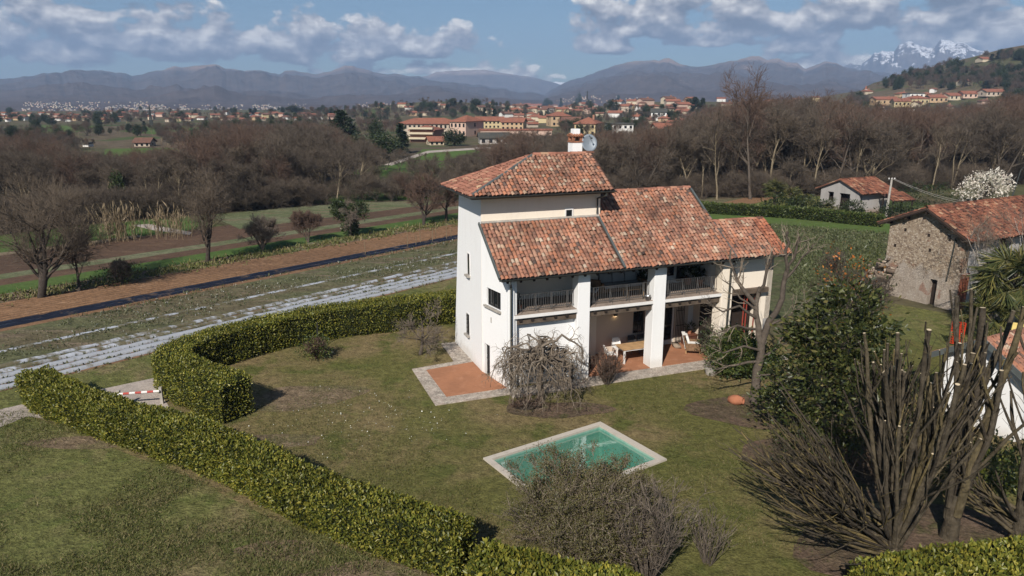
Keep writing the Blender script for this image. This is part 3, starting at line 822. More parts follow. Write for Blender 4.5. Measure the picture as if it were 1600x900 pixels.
PF = [(830, 134), (852, 131), (868, 127.5), (884, 129), (900, 133)]
FOREST = (0.062, 0.048, 0.044)
mountain('mountain_range', jag(PL, 3.4, 1.0), 4700, 1650, mountain_mat('wooded_slopes', FOREST, (0.24, 0.165, 0.125), (0.20, 0.165, 0.14), hmax=230), 0.85, 2.0)
mountain('mountain_range', jag(PM, 1.6, 4.0), 6000, 4600, mountain_mat('bare_slopes', (0.085, 0.065, 0.056), (0.26, 0.19, 0.155), (0.22, 0.18, 0.16), 0.92, 1.2, hmax=255), 0.5, 7.0)
mountain('mountain_range', jag(PR, 3.2, 9.0), 4900, 1750, mountain_mat('mixed_slopes', FOREST, (0.26, 0.18, 0.135), (0.32, 0.275, 0.24), hmax=270), 0.9, 5.0)
mountain('snow_mountain', jag(PS, 10.0, 3.0, 2), 6600, 4800, mountain_mat('snowy_slopes', (0.085, 0.072, 0.068), (0.16, 0.135, 0.125), (0.14, 0.13, 0.13), 0.56, 0.66, hmax=520, scl=1.6), 0.9, 12.0, fine=2.6)
mountain('snow_mountain', PF, 6900, 6300, mountain_mat('far_snow', (0.6, 0.6, 0.6), (0.75, 0.75, 0.75), (0.7, 0.7, 0.7), 0.2, 0.3, hmax=150), 0.3, 1.0)
# ------------------------------------------------------------------ tiled roofs
def coppi(name, P0, ex, ey, poly, m, parent, pw=0.185, pl=0.22, seed=0, rad=None, jit=0.012, segs=5):
    """roman tiles over a roof plane: P0 corner, ex along the eave, ey up the slope, poly in (x, y) on that plane"""
    rgn = np.random.default_rng(seed)
    P0 = np.array(P0, float); ex = norm(np.array(ex, float)); ey = norm(np.array(ey, float)); nn = np.cross(ex, ey)
    px_ = np.array([p[0] for p in poly]); py_ = np.array([p[1] for p in poly])
    gx = np.arange(px_.min() + pw / 2, px_.max(), pw); gy = np.arange(py_.min(), py_.max() - pl * 0.4, pl)
    GX, GY = np.meshgrid(gx, gy); x = GX.ravel(); y = GY.ravel()
    cx_, cy_ = x, y + pl * 0.5
    ins = np.zeros(len(x), bool); k = len(poly)
    for i in range(k):
        x1, y1 = poly[i]; x2, y2 = poly[(i + 1) % k]
        c = ((y1 > cy_) != (y2 > cy_)) & (cx_ < (x2 - x1) * (cy_ - y1) / (y2 - y1 + 1e-12) + x1)
        ins ^= c
    x, y = x[ins], y[ins]; N = len(x)
    x = x + rgn.normal(size=N) * jit; y = y + rgn.normal(size=N) * jit * 1.6 - 0.05
    rad = rad or pw * 0.47
    L = pl * 1.25
    a = np.linspace(0, np.pi, segs + 1)
    tw = rgn.normal(size=N) * 0.035
    rows = []
    for (q, rr, lift) in ((0.0, 1.0, 0.045), (1.0, 0.84, 0.012)):
        r_ = rad * rr * (1 + 0.05 * rgn.normal(size=N))
        lz = lift + 0.012 * rgn.random(N)
        X = x[:, None] + np.cos(a)[None] * r_[:, None] + (tw * L * q)[:, None]
        Y = np.repeat((y + L * q)[:, None], segs + 1, 1)
        Z = np.sin(a)[None] * r_[:, None] * 0.85 + lz[:, None]
        rows.append(P0 + X[..., None] * ex + Y[..., None] * ey + Z[..., None] * nn)
    V = np.stack(rows, axis=1).reshape(-1, 3); n = segs + 1
    b = np.arange(N)[:, None] * 2 * n; j = np.arange(segs)[None]
    F = np.stack([b + j, b + j + n, b + j + n + 1, b + j + 1], -1).reshape(-1, 4)
    o = bpy.data.objects.new(name, np_mesh(name, V, F, m)); put(o, parent)
    deck = MB().slab([tuple(P0 + p[0] * ex + p[1] * ey + 0.006 * nn) for p in poly], tuple(-0.09 * nn)).build('roof_deck', M['tile_base'], o)
    return o
def ridge_row(a, b, m, parent, rad=0.13, seed=0, step=0.36):
    """half-round cap tiles in mortar along a ridge or hip"""
    a = Vector(a); b = Vector(b); rg = random.Random(seed); mb = MB()
    n = max(1, int((b - a).length / step)); t = (b - a).normalized(); s = t.cross(Vector((0, 0, 1))).normalized(); u = s.cross(t)
    for i in range(n):
        p = a + (b - a) * (i / n); q = a + (b - a) * ((i + 1.12) / n)
        lift = u * rg.uniform(0, 0.02); ring = []
        for c, rr in ((p, rad), (q, rad * 0.86)):
            for k in range(7):
                an = math.pi * k / 6
                ring.append(c + lift + s * math.cos(an) * rr + u * (math.sin(an) * rr * 0.9 - 0.02))
        mb.add(ring, [(k, k + 1, k + 8, k + 7) for k in range(6)])
    return mb.build('ridge_tiles', m, parent)

# ------------------------------------------------------------------ the villa
villa = thing('villa', 'white two-storey farmhouse villa with low tower, tiled roofs and a pillared portico', 'house', HO, HA)
AL, VT, AT = -7.48, 2.30, -1.60           # left wall, tower front, tower right wall
EZ, EV, SL = 5.15, -0.45, 0.70            # eave height and line, slope of the big roof
zr = lambda v: EZ + SL * (v - EV)

w = MB()                                   # tower: battered at its back corner, white on the side, cream above the lower roof
w.hexa([(AL - .02, VT, 0), (AT, VT, 0), (AT, 6.9, 0), (AL - .02, 6.9, 0), (AL, VT, 8.22), (AT, VT, 8.22), (AT, 5.7, 8.22), (AL, 5.7, 8.22)])
w.m[2] = 1
w.build('tower_wall', [M['white'], M['cream']], villa)

def wall_with_holes(P0, ex, ez, length, height, holes, thick, m, name, top=None):
    """a wall in the plane of ex and ez with rectangular openings, built from butted blocks; top(x) lets the head slope"""
    P0 = Vector(P0); ex = Vector(ex).normalized(); ez = Vector(ez); n = ex.cross(ez).normalized() * -thick
    xs = sorted({0.0, length, *[h[0] for h in holes], *[h[1] for h in holes]})
    mb = MB(); top = top or (lambda x: height)
    for x0, x1 in zip(xs[:-1], xs[1:]):
        hs = sorted([(h[2], h[3]) for h in holes if h[0] < x1 - 1e-6 and h[1] > x0 + 1e-6])
        z = 0.0
        for h0, h1 in hs + [(None, None)]:
            za0, za1 = (h0, h0) if h0 is not None else (top(x0), top(x1))
            if za0 > z + 1e-4:
                q = [P0 + ex * x0 + ez * z, P0 + ex * x1 + ez * z, P0 + ex * x1 + ez * za1, P0 + ex * x0 + ez * za0]
                mb.slab(q, n)
            if h1 is not None: z = h1
    return mb
# left gable wall of the low wing runs slightly askew
K = Vector((AL, VT, 0)); C = Vector((-7.05, -0.02, 0)); gl = (C - K).length; ge = (C - K).normalized(); gn = Vector((ge.y, -ge.x, 0)) 
if gn.x > 0: gn = -gn
gp = lambda s, z, o=0.0: K + ge * s + gn * o + Vector((0, 0, z))
gs = lambda v: (VT - v) / (VT + 0.02) * gl
mbw = wall_with_holes(K, ge, (0, 0, 1), gl, 7, [(gs(1.86), gs(0.63), 3.45, 4.26), (gs(2.1), gs(1.62), 0.0, 1.55)], 0.42, None, '', top=lambda s: zr(VT - s / gl * (VT + .02)) - 0.1)
gable = mbw.build('gable_wall', M['white'], villa)
# check which side the thickness went: it must lie inside the house (towards +a)
if sum(v.co.x for v in gable.data.vertices) / len(gable.data.vertices) < (K.x + C.x) / 2:
    for v_ in gable.data.vertices: v_.co -= gn * 0.0
MB().box(AL + .02, AL + .45, VT - 0.003, VT + .003, 0, 0.05).build('plinth', M['white'], villa)
# gable window: dark steel frame of three lights, stone sill
def steel_window(s0, s1, z0, z1, lights, parent=villa):
    f = MB()
    for z in (z0 + .02, z1 - .02): f.bar(gp(s0, z, -.10), gp(s1, z, -.10), .04)
    for i in range(lights + 1):
        s = s0 + .02 + (s1 - s0 - .04) * i / lights
        f.bar(gp(s, z0 + .04, -.10), gp(s, z1 - .04, -.10), .04)
    o = f.build('window', M['dark_metal'], parent)
    MB().slab([gp(s0, z0, -.13), gp(s1, z0, -.13), gp(s1, z1, -.13), gp(s0, z1, -.13)], gn * -0.01).build('pane', M['glass'], o)
    MB().slab([gp(s0 - .12, z0 - .09, .12), gp(s1 + .06, z0 - .09, .12), gp(s1 + .06, z0 - .004, .12), gp(s0 - .12, z0 - .004, .12)], gn * -0.24).build('sill', M['stone'], o)
steel_window(gs(1.86), gs(0.63), 3.45, 4.26, 3)
d = MB(); s0, s1 = gs(2.1), gs(1.62)
d.slab([gp(s0, 0, -.2), gp(s1, 0, -.2), gp(s1, 1.55, -.2), gp(s0, 1.55, -.2)], gn * -.04)
d = d.build('side_door', M['dark'], villa)
b = MB()
for i in range(5):
    s = s0 + .04 + (s1 - s0 - .08) * i / 4; b.bar(gp(s, 0.03, -.12), gp(s, 1.52, -.12), .022)
for z in (.1, .8, 1.45): b.bar(gp(s0, z, -.12), gp(s1, z, -.12), .03)
b.build('door_grille', M['dark_metal'], d)
MB().slab([gp(gs(1.5), 2.7, .015), gp(gs(1.43), 2.7, .015), gp(gs(1.43), 2.95, .015), gp(gs(1.5), 2.95, .015)], gn * -.02).build('wall_niche', M['stone'], villa)

# slit windows of the tower's left wall: white reveals, dark panes, stone sills
def slit(v0, v1, z0, z1, bars):
    x = AL - 0.012
    o = MB().box(x - .02, x + .02, v0 - .05, v0, z0 - .05, z1 + .05).box(x - .02, x + .02, v1, v1 + .05, z0 - .05, z1 + .05).box(x - .02, x + .02, v0, v1, z1, z1 + .05).build('window', M['white_paint'], villa)
    MB().box(x - .006, x + .01, v0, v1, z0, z1).build('pane', M['glass'], o)
    MB().box(x - .16, x + .02, v0 - .08, v1 + .08, z0 - .10, z0 - .005).build('sill', M['stone'], o)
    if bars:
        g = MB()
        for k in range(3): g.bar((x - .05, v0 + (k + .5) * (v1 - v0) / 3, z0), (x - .05, v0 + (k + .5) * (v1 - v0) / 3, z1), .018)
        for k in range(5): g.bar((x - .04, v0, z0 + .1 + k * (z1 - z0 - .2) / 4), (x - .04, v1, z0 + .1 + k * (z1 - z0 - .2) / 4), .018)
        g.build('window_bars', M['dark_metal'], o)
slit(4.08, 4.42, 4.3, 5.32, False)
slit(4.25, 4.66, 1.25, 2.28, True)
# small tower window over the lower roof
def front_window(a0, a1, v, z0, z1, fm, sash=1, sill=True, name='window'):
    f = MB(); t = .06
    f.box(a0 - t, a0, v - .03, v + .02, z0 - t, z1 + t).box(a1, a1 + t, v - .03, v + .02, z0 - t, z1 + t).box(a0, a1, v - .03, v + .02, z1, z1 + t).box(a0, a1, v - .03, v + .02, z0 - t, z0)
    for i in range(1, sash): x = a0 + (a1 - a0) * i / sash; f.box(x - .03, x + .03, v - .028, v + .018, z0, z1)
    o = f.build(name, fm, villa)
    MB().box(a0, a1, v - .012, v + .01, z0, z1).build('pane', M['glass'], o)
    if sill: MB().box(a0 - .12, a1 + .12, v - .14, v + .02, z0 - t - .07, z0 - t - .003).build('sill', M['stone'], o)
    return o
front_window(-3.36, -3.06, VT - .004, 6.98, 7.46, M['white_paint'])

# front left pier, pillars
def pillar(a0, a1, v0, v1, ztop, m, name='pillar'):
    return MB().hexa([(a0 - .02, v0 - .03, 0), (a1 + .02, v0 - .03, 0), (a1 + .02, v1, 0), (a0 - .02, v1, 0), (a0, v0, ztop), (a1, v0, ztop), (a1, v1, ztop + .38), (a0, v1, ztop + .38)]).build(name, m, villa, bevel=.015)
pillar(-7.06, -6.78, -0.03, 0.5, zr(-0.05) - .18, M['white'])
pillar(-3.78, -3.19, -0.05, 0.56, zr(-0.05) - .18, M['white'])
pillar(0.10, 0.72, -0.05, 0.58, zr(-0.05) - .18, M['white'])
pillar(3.86, 4.46, -0.05, 0.58, zr(-0.05) - .18, M['cream'])

# body of the house: back walls, side walls, closed bay, dividing walls
M['loggia_tile'] = plain('loggia_tile', (.27, .215, .175), .8, .2, 0, .25, 4.0)
VB = 2.52                                   # back wall of portico and loggia
mb = MB()
mb.box(AT, 4.12, 7.35, 7.6, 0, 5.1)         # rear
mb.slab([(4.12, VB, 0), (4.12, 7.6, 0), (4.12, 7.6, 5.05), (4.12, 3.65, 7.75), (4.12, VB, 7.0)], (-.3, 0, 0))
mb.build('rear_wall', M['white'], villa)
MB().box(-6.62, -3.78, 0.30, 0.62, 0, 3.18).build('closed_bay_wall', M['white'], villa)
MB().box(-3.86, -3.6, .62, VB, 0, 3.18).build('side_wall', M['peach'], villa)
hx = 3.6
bw = wall_with_holes((-3.6, VB, 0), (1, 0, 0), (0, 0, 1), 7.42, 3.16, [(hx + .58, hx + 1.22, .92, 2.12), (hx + 2.20, hx + 3.02, 0.1, 2.25)], .3, None, '')
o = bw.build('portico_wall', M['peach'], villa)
bw = wall_with_holes((-7.0, VB + .003, 3.38), (1, 0, 0), (0, 0, 1), 10.82, 3.3, [(7.0 - 3.42, 7.0 - 2.62, .1, 1.55), (7.0 + 2.36, 7.0 + 2.96, .1, 1.6)], .3, None, '', top=lambda x: zr(VB) - .14 - 3.38)
bw.build('loggia_wall', M['white'], villa)
for nm in ('portico_wall', 'loggia_wall'):   # push the thickness behind the face
    ob = next(c for c in villa.children if c.name.startswith(nm)); ys = [v_.co.y for v_ in ob.data.vertices]
    if min(ys) < VB - .1:
        for v_ in ob.data.vertices: v_.co.y += .3
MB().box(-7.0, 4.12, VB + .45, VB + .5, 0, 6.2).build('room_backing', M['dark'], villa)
# right end of portico: dark doorway and wall stub
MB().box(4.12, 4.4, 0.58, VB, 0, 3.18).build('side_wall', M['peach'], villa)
MB().slab([(4.117, .55, 3.38), (4.117, VB, 3.38), (4.117, VB, 5.3), (4.117, 1.6, 6.3), (4.117, .55, 5.6)], (.26, 0, 0)).build('side_wall', M['white'], villa)
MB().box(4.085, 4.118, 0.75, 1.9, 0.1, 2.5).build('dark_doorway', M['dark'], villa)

# openings: barred ground window, portico glass door, open iron grille, loggia doors with shutters
ow = front_window(.62, 1.18, VB + .12, .96, 2.08, M['dark'], 2)
g = MB()
for i in range(6): x = .60 + .6 * i / 5; g.bar((x, VB - .02, .93), (x, VB - .02, 2.11), .016)
for z in (1.1, 1.5, 1.95): g.bar((.58, VB - .02, z), (1.22, VB - .02, z), .016)
g.build('window_bars', M['dark_metal'], ow)
dr = MB().box(2.22, 2.31, VB + .05, VB + .13, .1, 2.23).box(2.91, 3.0, VB + .05, VB + .13, .1, 2.23).box(2.31, 2.91, VB + .05, VB + .13, 2.14, 2.23).box(2.31, 2.91, VB + .05, VB + .13, .1, .32).build('glass_door', M['white_paint'], villa)
MB().box(2.31, 2.91, VB + .08, VB + .10, .32, 2.14).build('pane', M['glass'], dr)
g = MB()
for i in range(6): x = 3.06 + .46 * i / 5; g.bar((x, VB - .10, .13), (x, VB - .10, 2.02 + .09 * (i % 2)), .022)
for z in (.25, 1.1, 1.9): g.bar((3.05, VB - .10, z), (3.53, VB - .10, z), .028)
g.build('iron_grille_door', M['dark_metal'], villa)
for (a0, a1, sh) in ((-3.4, -2.64, (-3.86, -3.44)), (2.38, 2.94, (2.96, 3.38))):
    dd = MB().box(a0, a0 + .07, VB + .06, VB + .13, 3.48, 4.92).box(a1 - .07, a1, VB + .06, VB + .13, 3.48, 4.92).box(a0 + .07, a1 - .07, VB + .06, VB + .13, 4.84, 4.92).box(a0 + .07, a1 - .07, VB + .06, VB + .13, 3.48, 3.75).build('loggia_door', M['white_paint'], villa)
    MB().box(a0 + .07, a1 - .07, VB + .09, VB + .11, 3.75, 4.84).build('pane', M['glass'], dd)
    s_ = MB().box(sh[0], sh[1], VB - .06, VB - .01, 3.46, 4.94)
    for k in range(14): s_.box(sh[0] + .04, sh[1] - .04, VB - .075, VB - .061, 3.54 + k * .1, 3.59 + k * .1)
    s_.build('shutter', M['dark'], dd)
# portico wall lamp, lit
wl = MB().box(-.56, -.40, VB - .15, VB - .005, 2.0, 2.16).build('wall_lamp', M['dark_metal'], villa)
bm = bpy.data.materials.new('lamp_glow'); bm.use_nodes = True
bm.node_tree.nodes['Principled BSDF'].inputs['Emission Color'].default_value = (1, .72, .4, 1); bm.node_tree.nodes['Principled BSDF'].inputs['Emission Strength'].default_value = 6
MB().box(-.53, -.43, VB - .12, VB - .03, 1.985, 1.998).build('bulb', bm, wl)

# loggia floor, white fascia, beam, joists
sl = MB().box(-7.0, 4.0, 0.02, VB, 3.18, 3.36)
sl.build('loggia_slab', M['stone'], villa)
MB().box(-7.0, 4.0, -.02, VB, 3.363, 3.385).build('loggia_floor', M['loggia_tile'], villa)
for a0, a1 in ((-6.78, -3.78), (-3.19, .10), (.72, 3.86)):
    MB().box(a0 + .004, a1 - .004, -.06, .016, 3.24, 3.375).build('fascia', M['white_paint'], villa)
    MB().box(a0 + .004, a1 - .004, .06, .30, 2.92, 3.14).build('beam', M['beam'], villa, bevel=.02)
    for i in range(int((a1 - a0) / .55)):
        x = a0 + .25 + i * .55; MB().box(x, x + .12, -.0, .055, 3.06, 3.175).build('joist', M['dark'], villa)
    # railing
    rl = MB(); v = .34
    rl.box(a0 + .01, a1 - .01, v - .018, v + .018, 4.18, 4.205).box(a0 + .01, a1 - .01, v - .02, v + .02, 3.50, 3.53)
    n = int((a1 - a0) / .115)
    for i in range(n + 1):
        x = a0 + .06 + (a1 - a0 - .12) * i / n; rl.box(x - .009, x + .009, v - .009, v + .009, 3.53, 4.18)
    r0 = rl.build('railing', M['rail'], villa)
    for i in range(4):
        x = a0 + .35 + (a1 - a0 - .7) * i / 3
        MB().box(x - .014, x + .014, v - .014, v + .014, 3.386, 4.178).bar((x, v - .02, 3.95), (x, v - .26, 3.44), .014).build('post', M['rail'], r0)
# terrace, apron and kerb of pebbles
MB().box(-3.6, 4.1, -.06, VB, 0.0, .10).build('terrace_floor', M['terracotta'], villa)
MB().box(-7.2, 3.6, -.95, -.063, 0.0, .07).build('pebble_apron', M['cobble'], villa)
MB().prism([(-10.5, -.55), (-7.0, -.55), (-7.42, 2.3), (-7.5, 4.1), (-7.5, 6.9), (-8.25, 6.9), (-8.35, 4.1), (-10.5, 3.85)], .0, .05).build('pebble_apron', M['cobble'], villa)
MB().prism([(-9.85, .1), (-7.07, .1), (-7.48, 2.3), (-7.52, 3.72), (-9.9, 3.45)], .04, .062).build('side_terrace', M['terracotta'], villa)
MB().box(3.6, 7.2, -1.25, -.95, 0, .12).build('kerb', M['stone'], villa)

# roofs
L = lambda *p: tuple(p)
SLn = math.hypot(1, SL)
ey = (0, 1 / SLn, SL / SLn)
def big_roof(a0, a1, v1, m, seed, slant=0.0):
    h = (v1 - EV) * SLn
    return coppi('roof', (a0, EV, EZ), (1, 0, 0), ey, [(0, 0), (a1 - a0 + slant, 0), (a1 - a0, h), (0, h)], m, villa, seed=seed)
r1 = big_roof(-7.55, -1.74, VT - .03, M['tile'], 1)
r2 = big_roof(-1.66, 4.14, 3.65, M['tile'], 2, .08)
ridge_row((AT, 3.65, 8.04), (4.16, 3.65, 8.04), M['tile_pink'], r2, .12, 3)
r3 = big_roof(4.30, 6.55, 1.6, M['tile'], 4)
ridge_row((4.2, 1.6, 6.60), (7.2, 1.6, 6.60), M['tile_pink'], r3, .11, 5)
r3b = big_roof(6.57, 7.2, 1.6, M['tile_red'], 6, .26)
eyb = (0, -1 / SLn, SL / SLn)
rb = coppi('roof', (4.14, 7.75, 5.13), (-1, 0, 0), eyb, [(0, 0), (5.74, 0), (5.74, 4.1 * SLn), (0, 4.1 * SLn)], M['tile'], villa, seed=7)
rc = coppi('roof', (7.2, 4.4, 4.6), (-1, 0, 0), eyb, [(0, 0), (3.05, 0), (3.05, 2.8 * SLn), (0, 2.8 * SLn)], M['tile'], villa, seed=8)
for A_ in (((-1.70, EV - .02, EZ + .06), (-1.70, VT, zr(VT) + .06), .10, .05), ((4.23, EV - .02, EZ + .06), (4.23, 3.6, zr(3.6) + .02), .10, .05), ((-7.60, EV, EZ + .04), (-7.60, VT - .02, zr(VT) + .02), .06, .14)):
    MB().bar(*A_).build('flashing', M['lead'], villa)
MB().tube([(-7.5, VT - .06, zr(VT) + .03), (-1.7, VT - .06, zr(VT) + .03)], .075, 6).build('mortar_fillet', M['stone'], villa)
# tower roof: hipped on the left, gabled on the right
TZ, RZ, RV, RA = 8.36, 9.85, 4.0, -4.36
fa0, fa1, fv0, fv1 = -8.15, -1.22, 1.60, 6.40
e1 = np.array([0, RV - fv0, RZ - TZ]); h1 = np.linalg.norm(e1)
t1 = coppi('roof', (fa0, fv0, TZ), (1, 0, 0), e1, [(0, 0), (fa1 - fa0, 0), (fa1 - fa0, h1), (RA - fa0, h1)], M['tile'], villa, seed=9)
e2 = np.array([RA - fa0, 0, RZ - TZ]); h2 = np.linalg.norm(e2)
t2 = coppi('roof', (fa0, fv1, TZ), (0, -1, 0), e2, [(0, 0), (fv1 - fv0, 0), (fv1 - RV, h2)], M['tile_pink'], villa, seed=10)
e3 = np.array([0, RV - fv1, RZ - TZ]); h3 = np.linalg.norm(e3)
coppi('roof', (fa1, fv1, TZ), (-1, 0, 0), e3, [(0, 0), (fa1 - fa0, 0), (fa1 - RA, h3), (0, h3)], M['tile_pink'], villa, seed=11)
ridge_row((RA, RV, RZ + .04), (fa1, RV, RZ + .04), M['tile_pink'], t1, .12, 12)
ridge_row((fa0 + .05, fv0 + .05, TZ + .07), (RA, RV, RZ + .04), M['lead'], t2, .085, 13)
ridge_row((fa0 + .05, fv1 - .05, TZ + .07), (RA, RV, RZ + .04), M['tile_pink'], t2, .085, 14)
MB().slab([(AT - .02, VT, 8.2), (AT - .02, 5.7, 8.2), (AT - .02, RV, 9.72)], (-.3, 0, 0)).build('gable_wall', M['cream'], villa)
# soffits: boards under the overhangs
MB().box(fa0 + .06, fa1 - .02, fv0 + .06, fv1 - .06, 8.225, 8.27).build('soffit', M['beam'], villa)
so = MB()
so.slab([(-7.5, EV + .05, EZ - .10), (4.2, EV + .05, EZ - .10), (4.2, 2.5, zr(2.5) - .13), (-7.5, 2.5, zr(2.5) - .13)], (0, 0, -.03))
so.build('soffit', M['beam'], villa)
rf = MB()
for i in range(20):
    a = -7.2 + i * .6; rf.bar((a, EV + .08, EZ - .19), (a, 2.3, zr(2.3) - .22), .09, .10)
rf.build('rafters', M['dark'], villa)
# gutters and downpipes
def gutter(a, b, m=M['gutter'], r=.065):
    a = Vector(a); b = Vector(b); t = (b - a).normalized(); s = t.cross(Vector((0, 0, 1))); ring = []
    for p in (a, b):
        for k in range(7):
            an = math.pi * k / 6; ring.append(p + s * math.cos(an) * r - Vector((0, 0, 1)) * math.sin(an) * r)
    mb = MB().add(ring, [(k, k + 1, k + 8, k + 7) for k in range(6)])
    mb.add([x + Vector((0, 0, -.006)) for x in ring], [(k + 7, k + 8, k + 1, k) for k in range(6)])
    return mb.build('gutter', m, villa)
gutter((-7.62, EV - .06, EZ + .0), (-1.72, EV - .06, EZ + .0)); gutter((-1.70, EV - .06, EZ + .0), (4.24, EV - .06, EZ - .02)); gutter((4.26, EV - .06, EZ - .01), (7.5, EV - .06, EZ - .03))
gutter((fa0 - .06, fv0 - .06, TZ - .01), (fa1 + .04, fv0 - .06, TZ - .01)); gutter((fa0 - .06, fv1, TZ - .01), (fa0 - .06, fv0 - .06, TZ - .01))
def pipe(pts, r=.045):
    return MB().tube(pts, r, 8).build('downpipe', M['gutter'], villa)
pipe([(-7.15, EV - .06, EZ - .06), (-7.15, EV - .06, EZ - .16), (-6.96, -.12, EZ - .42), (-6.96, -.12, 3.0), (-6.96, -.13, .1)])
pipe([(-1.68, fv0 - .06, TZ - .08), (-1.68, fv0 - .06, TZ - .2), (-1.78, VT - .07, TZ - .42), (-1.78, VT - .07, zr(VT) + .15)], .05)
pipe([(4.24, EV - .06, EZ - .06), (4.24, EV - .06, EZ - .2), (4.24, -.13, EZ - .5), (4.24, -.13, .1)], .055)
# chimney with tiled hood, satellite dish
ca, cv = -1.92, 4.5
ch = MB().box(ca - .26, ca + .26, cv - .26, cv + .26, 9.2, 10.38).build('chimney', M['white'], villa)
k = MB()
for sx in (-1, 1):
    for sy in (-1, 1): k.box(ca + sx * .2 - .06, ca + sx * .2 + .06, cv + sy * .2 - .06, cv + sy * .2 + .06, 10.46, 10.66)
k.box(ca - .29, ca + .29, cv - .29, cv + .29, 10.382, 10.44).box(ca - .29, ca + .29, cv - .29, cv + .29, 10.664, 10.70)
for i in range(5):
    for sy in (-1, 1): k.tube([(ca - .25 + i * .125, cv + sy * .34, 10.69), (ca - .25 + i * .125, cv + sy * .08, 10.78)], .05, 6)
k.build('chimney_hood', plain('hood_clay', (.30, .135, .08), .85, .15, 0, .45, 9), ch)
MB().box(ca - .17, ca + .17, cv - .17, cv + .17, 10.705, 11.02).build('chimney_pot', M['white'], ch)
ds = thing_part = MB()
D0 = Vector((-1.32, 4.15, 10.36)); dn = (Vector((-.15, -1, .30))).normalized(); du = dn.cross(Vector((0, 0, 1))).normalized(); dv = du.cross(dn) * -1
ring = []
for i, (rr, dep) in enumerate(((0, -.10), (.15, -.085), (.30, -.03), (.385, .0), (.39, -.012), (.30, -.05), (.14, -.105), (0, -.115))):
    for q in range(20):
        an = 2 * math.pi * q / 20; ring.append(D0 + (du * math.cos(an) + dv * math.sin(an) * 1.1) * rr + dn * dep)
ds.add(ring, [(i * 20 + q, i * 20 + (q + 1) % 20, (i + 1) * 20 + (q + 1) % 20, (i + 1) * 20 + q) for i in range(7) for q in range(20)])
dsh = ds.build('satellite_dish', plain('dish_grey', (.22, .25, .28), .5, .3, .2, .05), villa, smooth=True)
MB().tube([D0 - dn * .1, D0 - dn * .22 + Vector((0, 0, -.1)), D0 - dn * .22 + Vector((0, 0, -.75))], .022, 6).build('dish_mast', M['gutter'], dsh)
MB().tube([D0 - dv * .36 + dn * .02, D0 + dn * .36 - dv * .12], .012, 5).box(*(D0.x + dn.x * .36 - dv.x * .12 - .03, D0.x + dn.x * .36 - dv.x * .12 + .03), *(D0.y + dn.y * .36 - dv.y * .12 - .03, D0.y + dn.y * .36 - dv.y * .12 + .03), *(D0.z + dn.z * .36 - dv.z * .12 - .02, D0.z + dn.z * .36 - dv.z * .12 + .05)).build('receiver_arm', M['gutter'], dsh)

# annex at the right end: cream band, timber lintel, open bay with red posts
ax = wall_with_holes((4.46, .30, 0), (1, 0, 0), (0, 0, 1), 2.64, 5.0, [(.12, 2.05, 0.0, 3.15)], .3, None, '')
o = ax.build('annex_wall', M['cream'], villa); ys = [v_.co.y for v_ in o.data.vertices]
if min(ys) < .1:
    for v_ in o.data.vertices: v_.co.y += .3
MB().slab([(7.1, .3, 0), (7.1, 4.2, 0), (7.1, 4.2, 4.6), (7.1, 1.6, 6.4), (7.1, .3, 5.5)], (-.3, 0, 0)).box(4.4, 7.1, 3.95, 4.2, 0, 4.7).build('annex_wall', M['cream'], villa)
MB().box(4.5, 6.7, .02, .28, 3.17, 3.40).build('beam', M['beam'], villa)
for x in (5.55, 5.72, 6.2): MB().box(x - .022, x + .022, .34, .38, 0, 3.0).build('red_post', plain('red_paint', (.30, .055, .035), .7), villa)
MB().box(4.5, 6.75, 1.3, 1.35, 0, 3.3).build('dark_doorway', M['dark'], villa)
MB().box(6.75, 7.1, .28, .297, 0.1, 1.7).build('plaster_patch', M['grey_plaster'], villa)
MB().slab([(4.3, EV + .05, EZ - .10), (7.3, EV + .05, EZ - .10), (7.1, 1.5, zr(1.5) - .13), (4.3, 1.5, zr(1.5) - .13)], (0, 0, -.03)).build('soffit', M['beam'], villa)
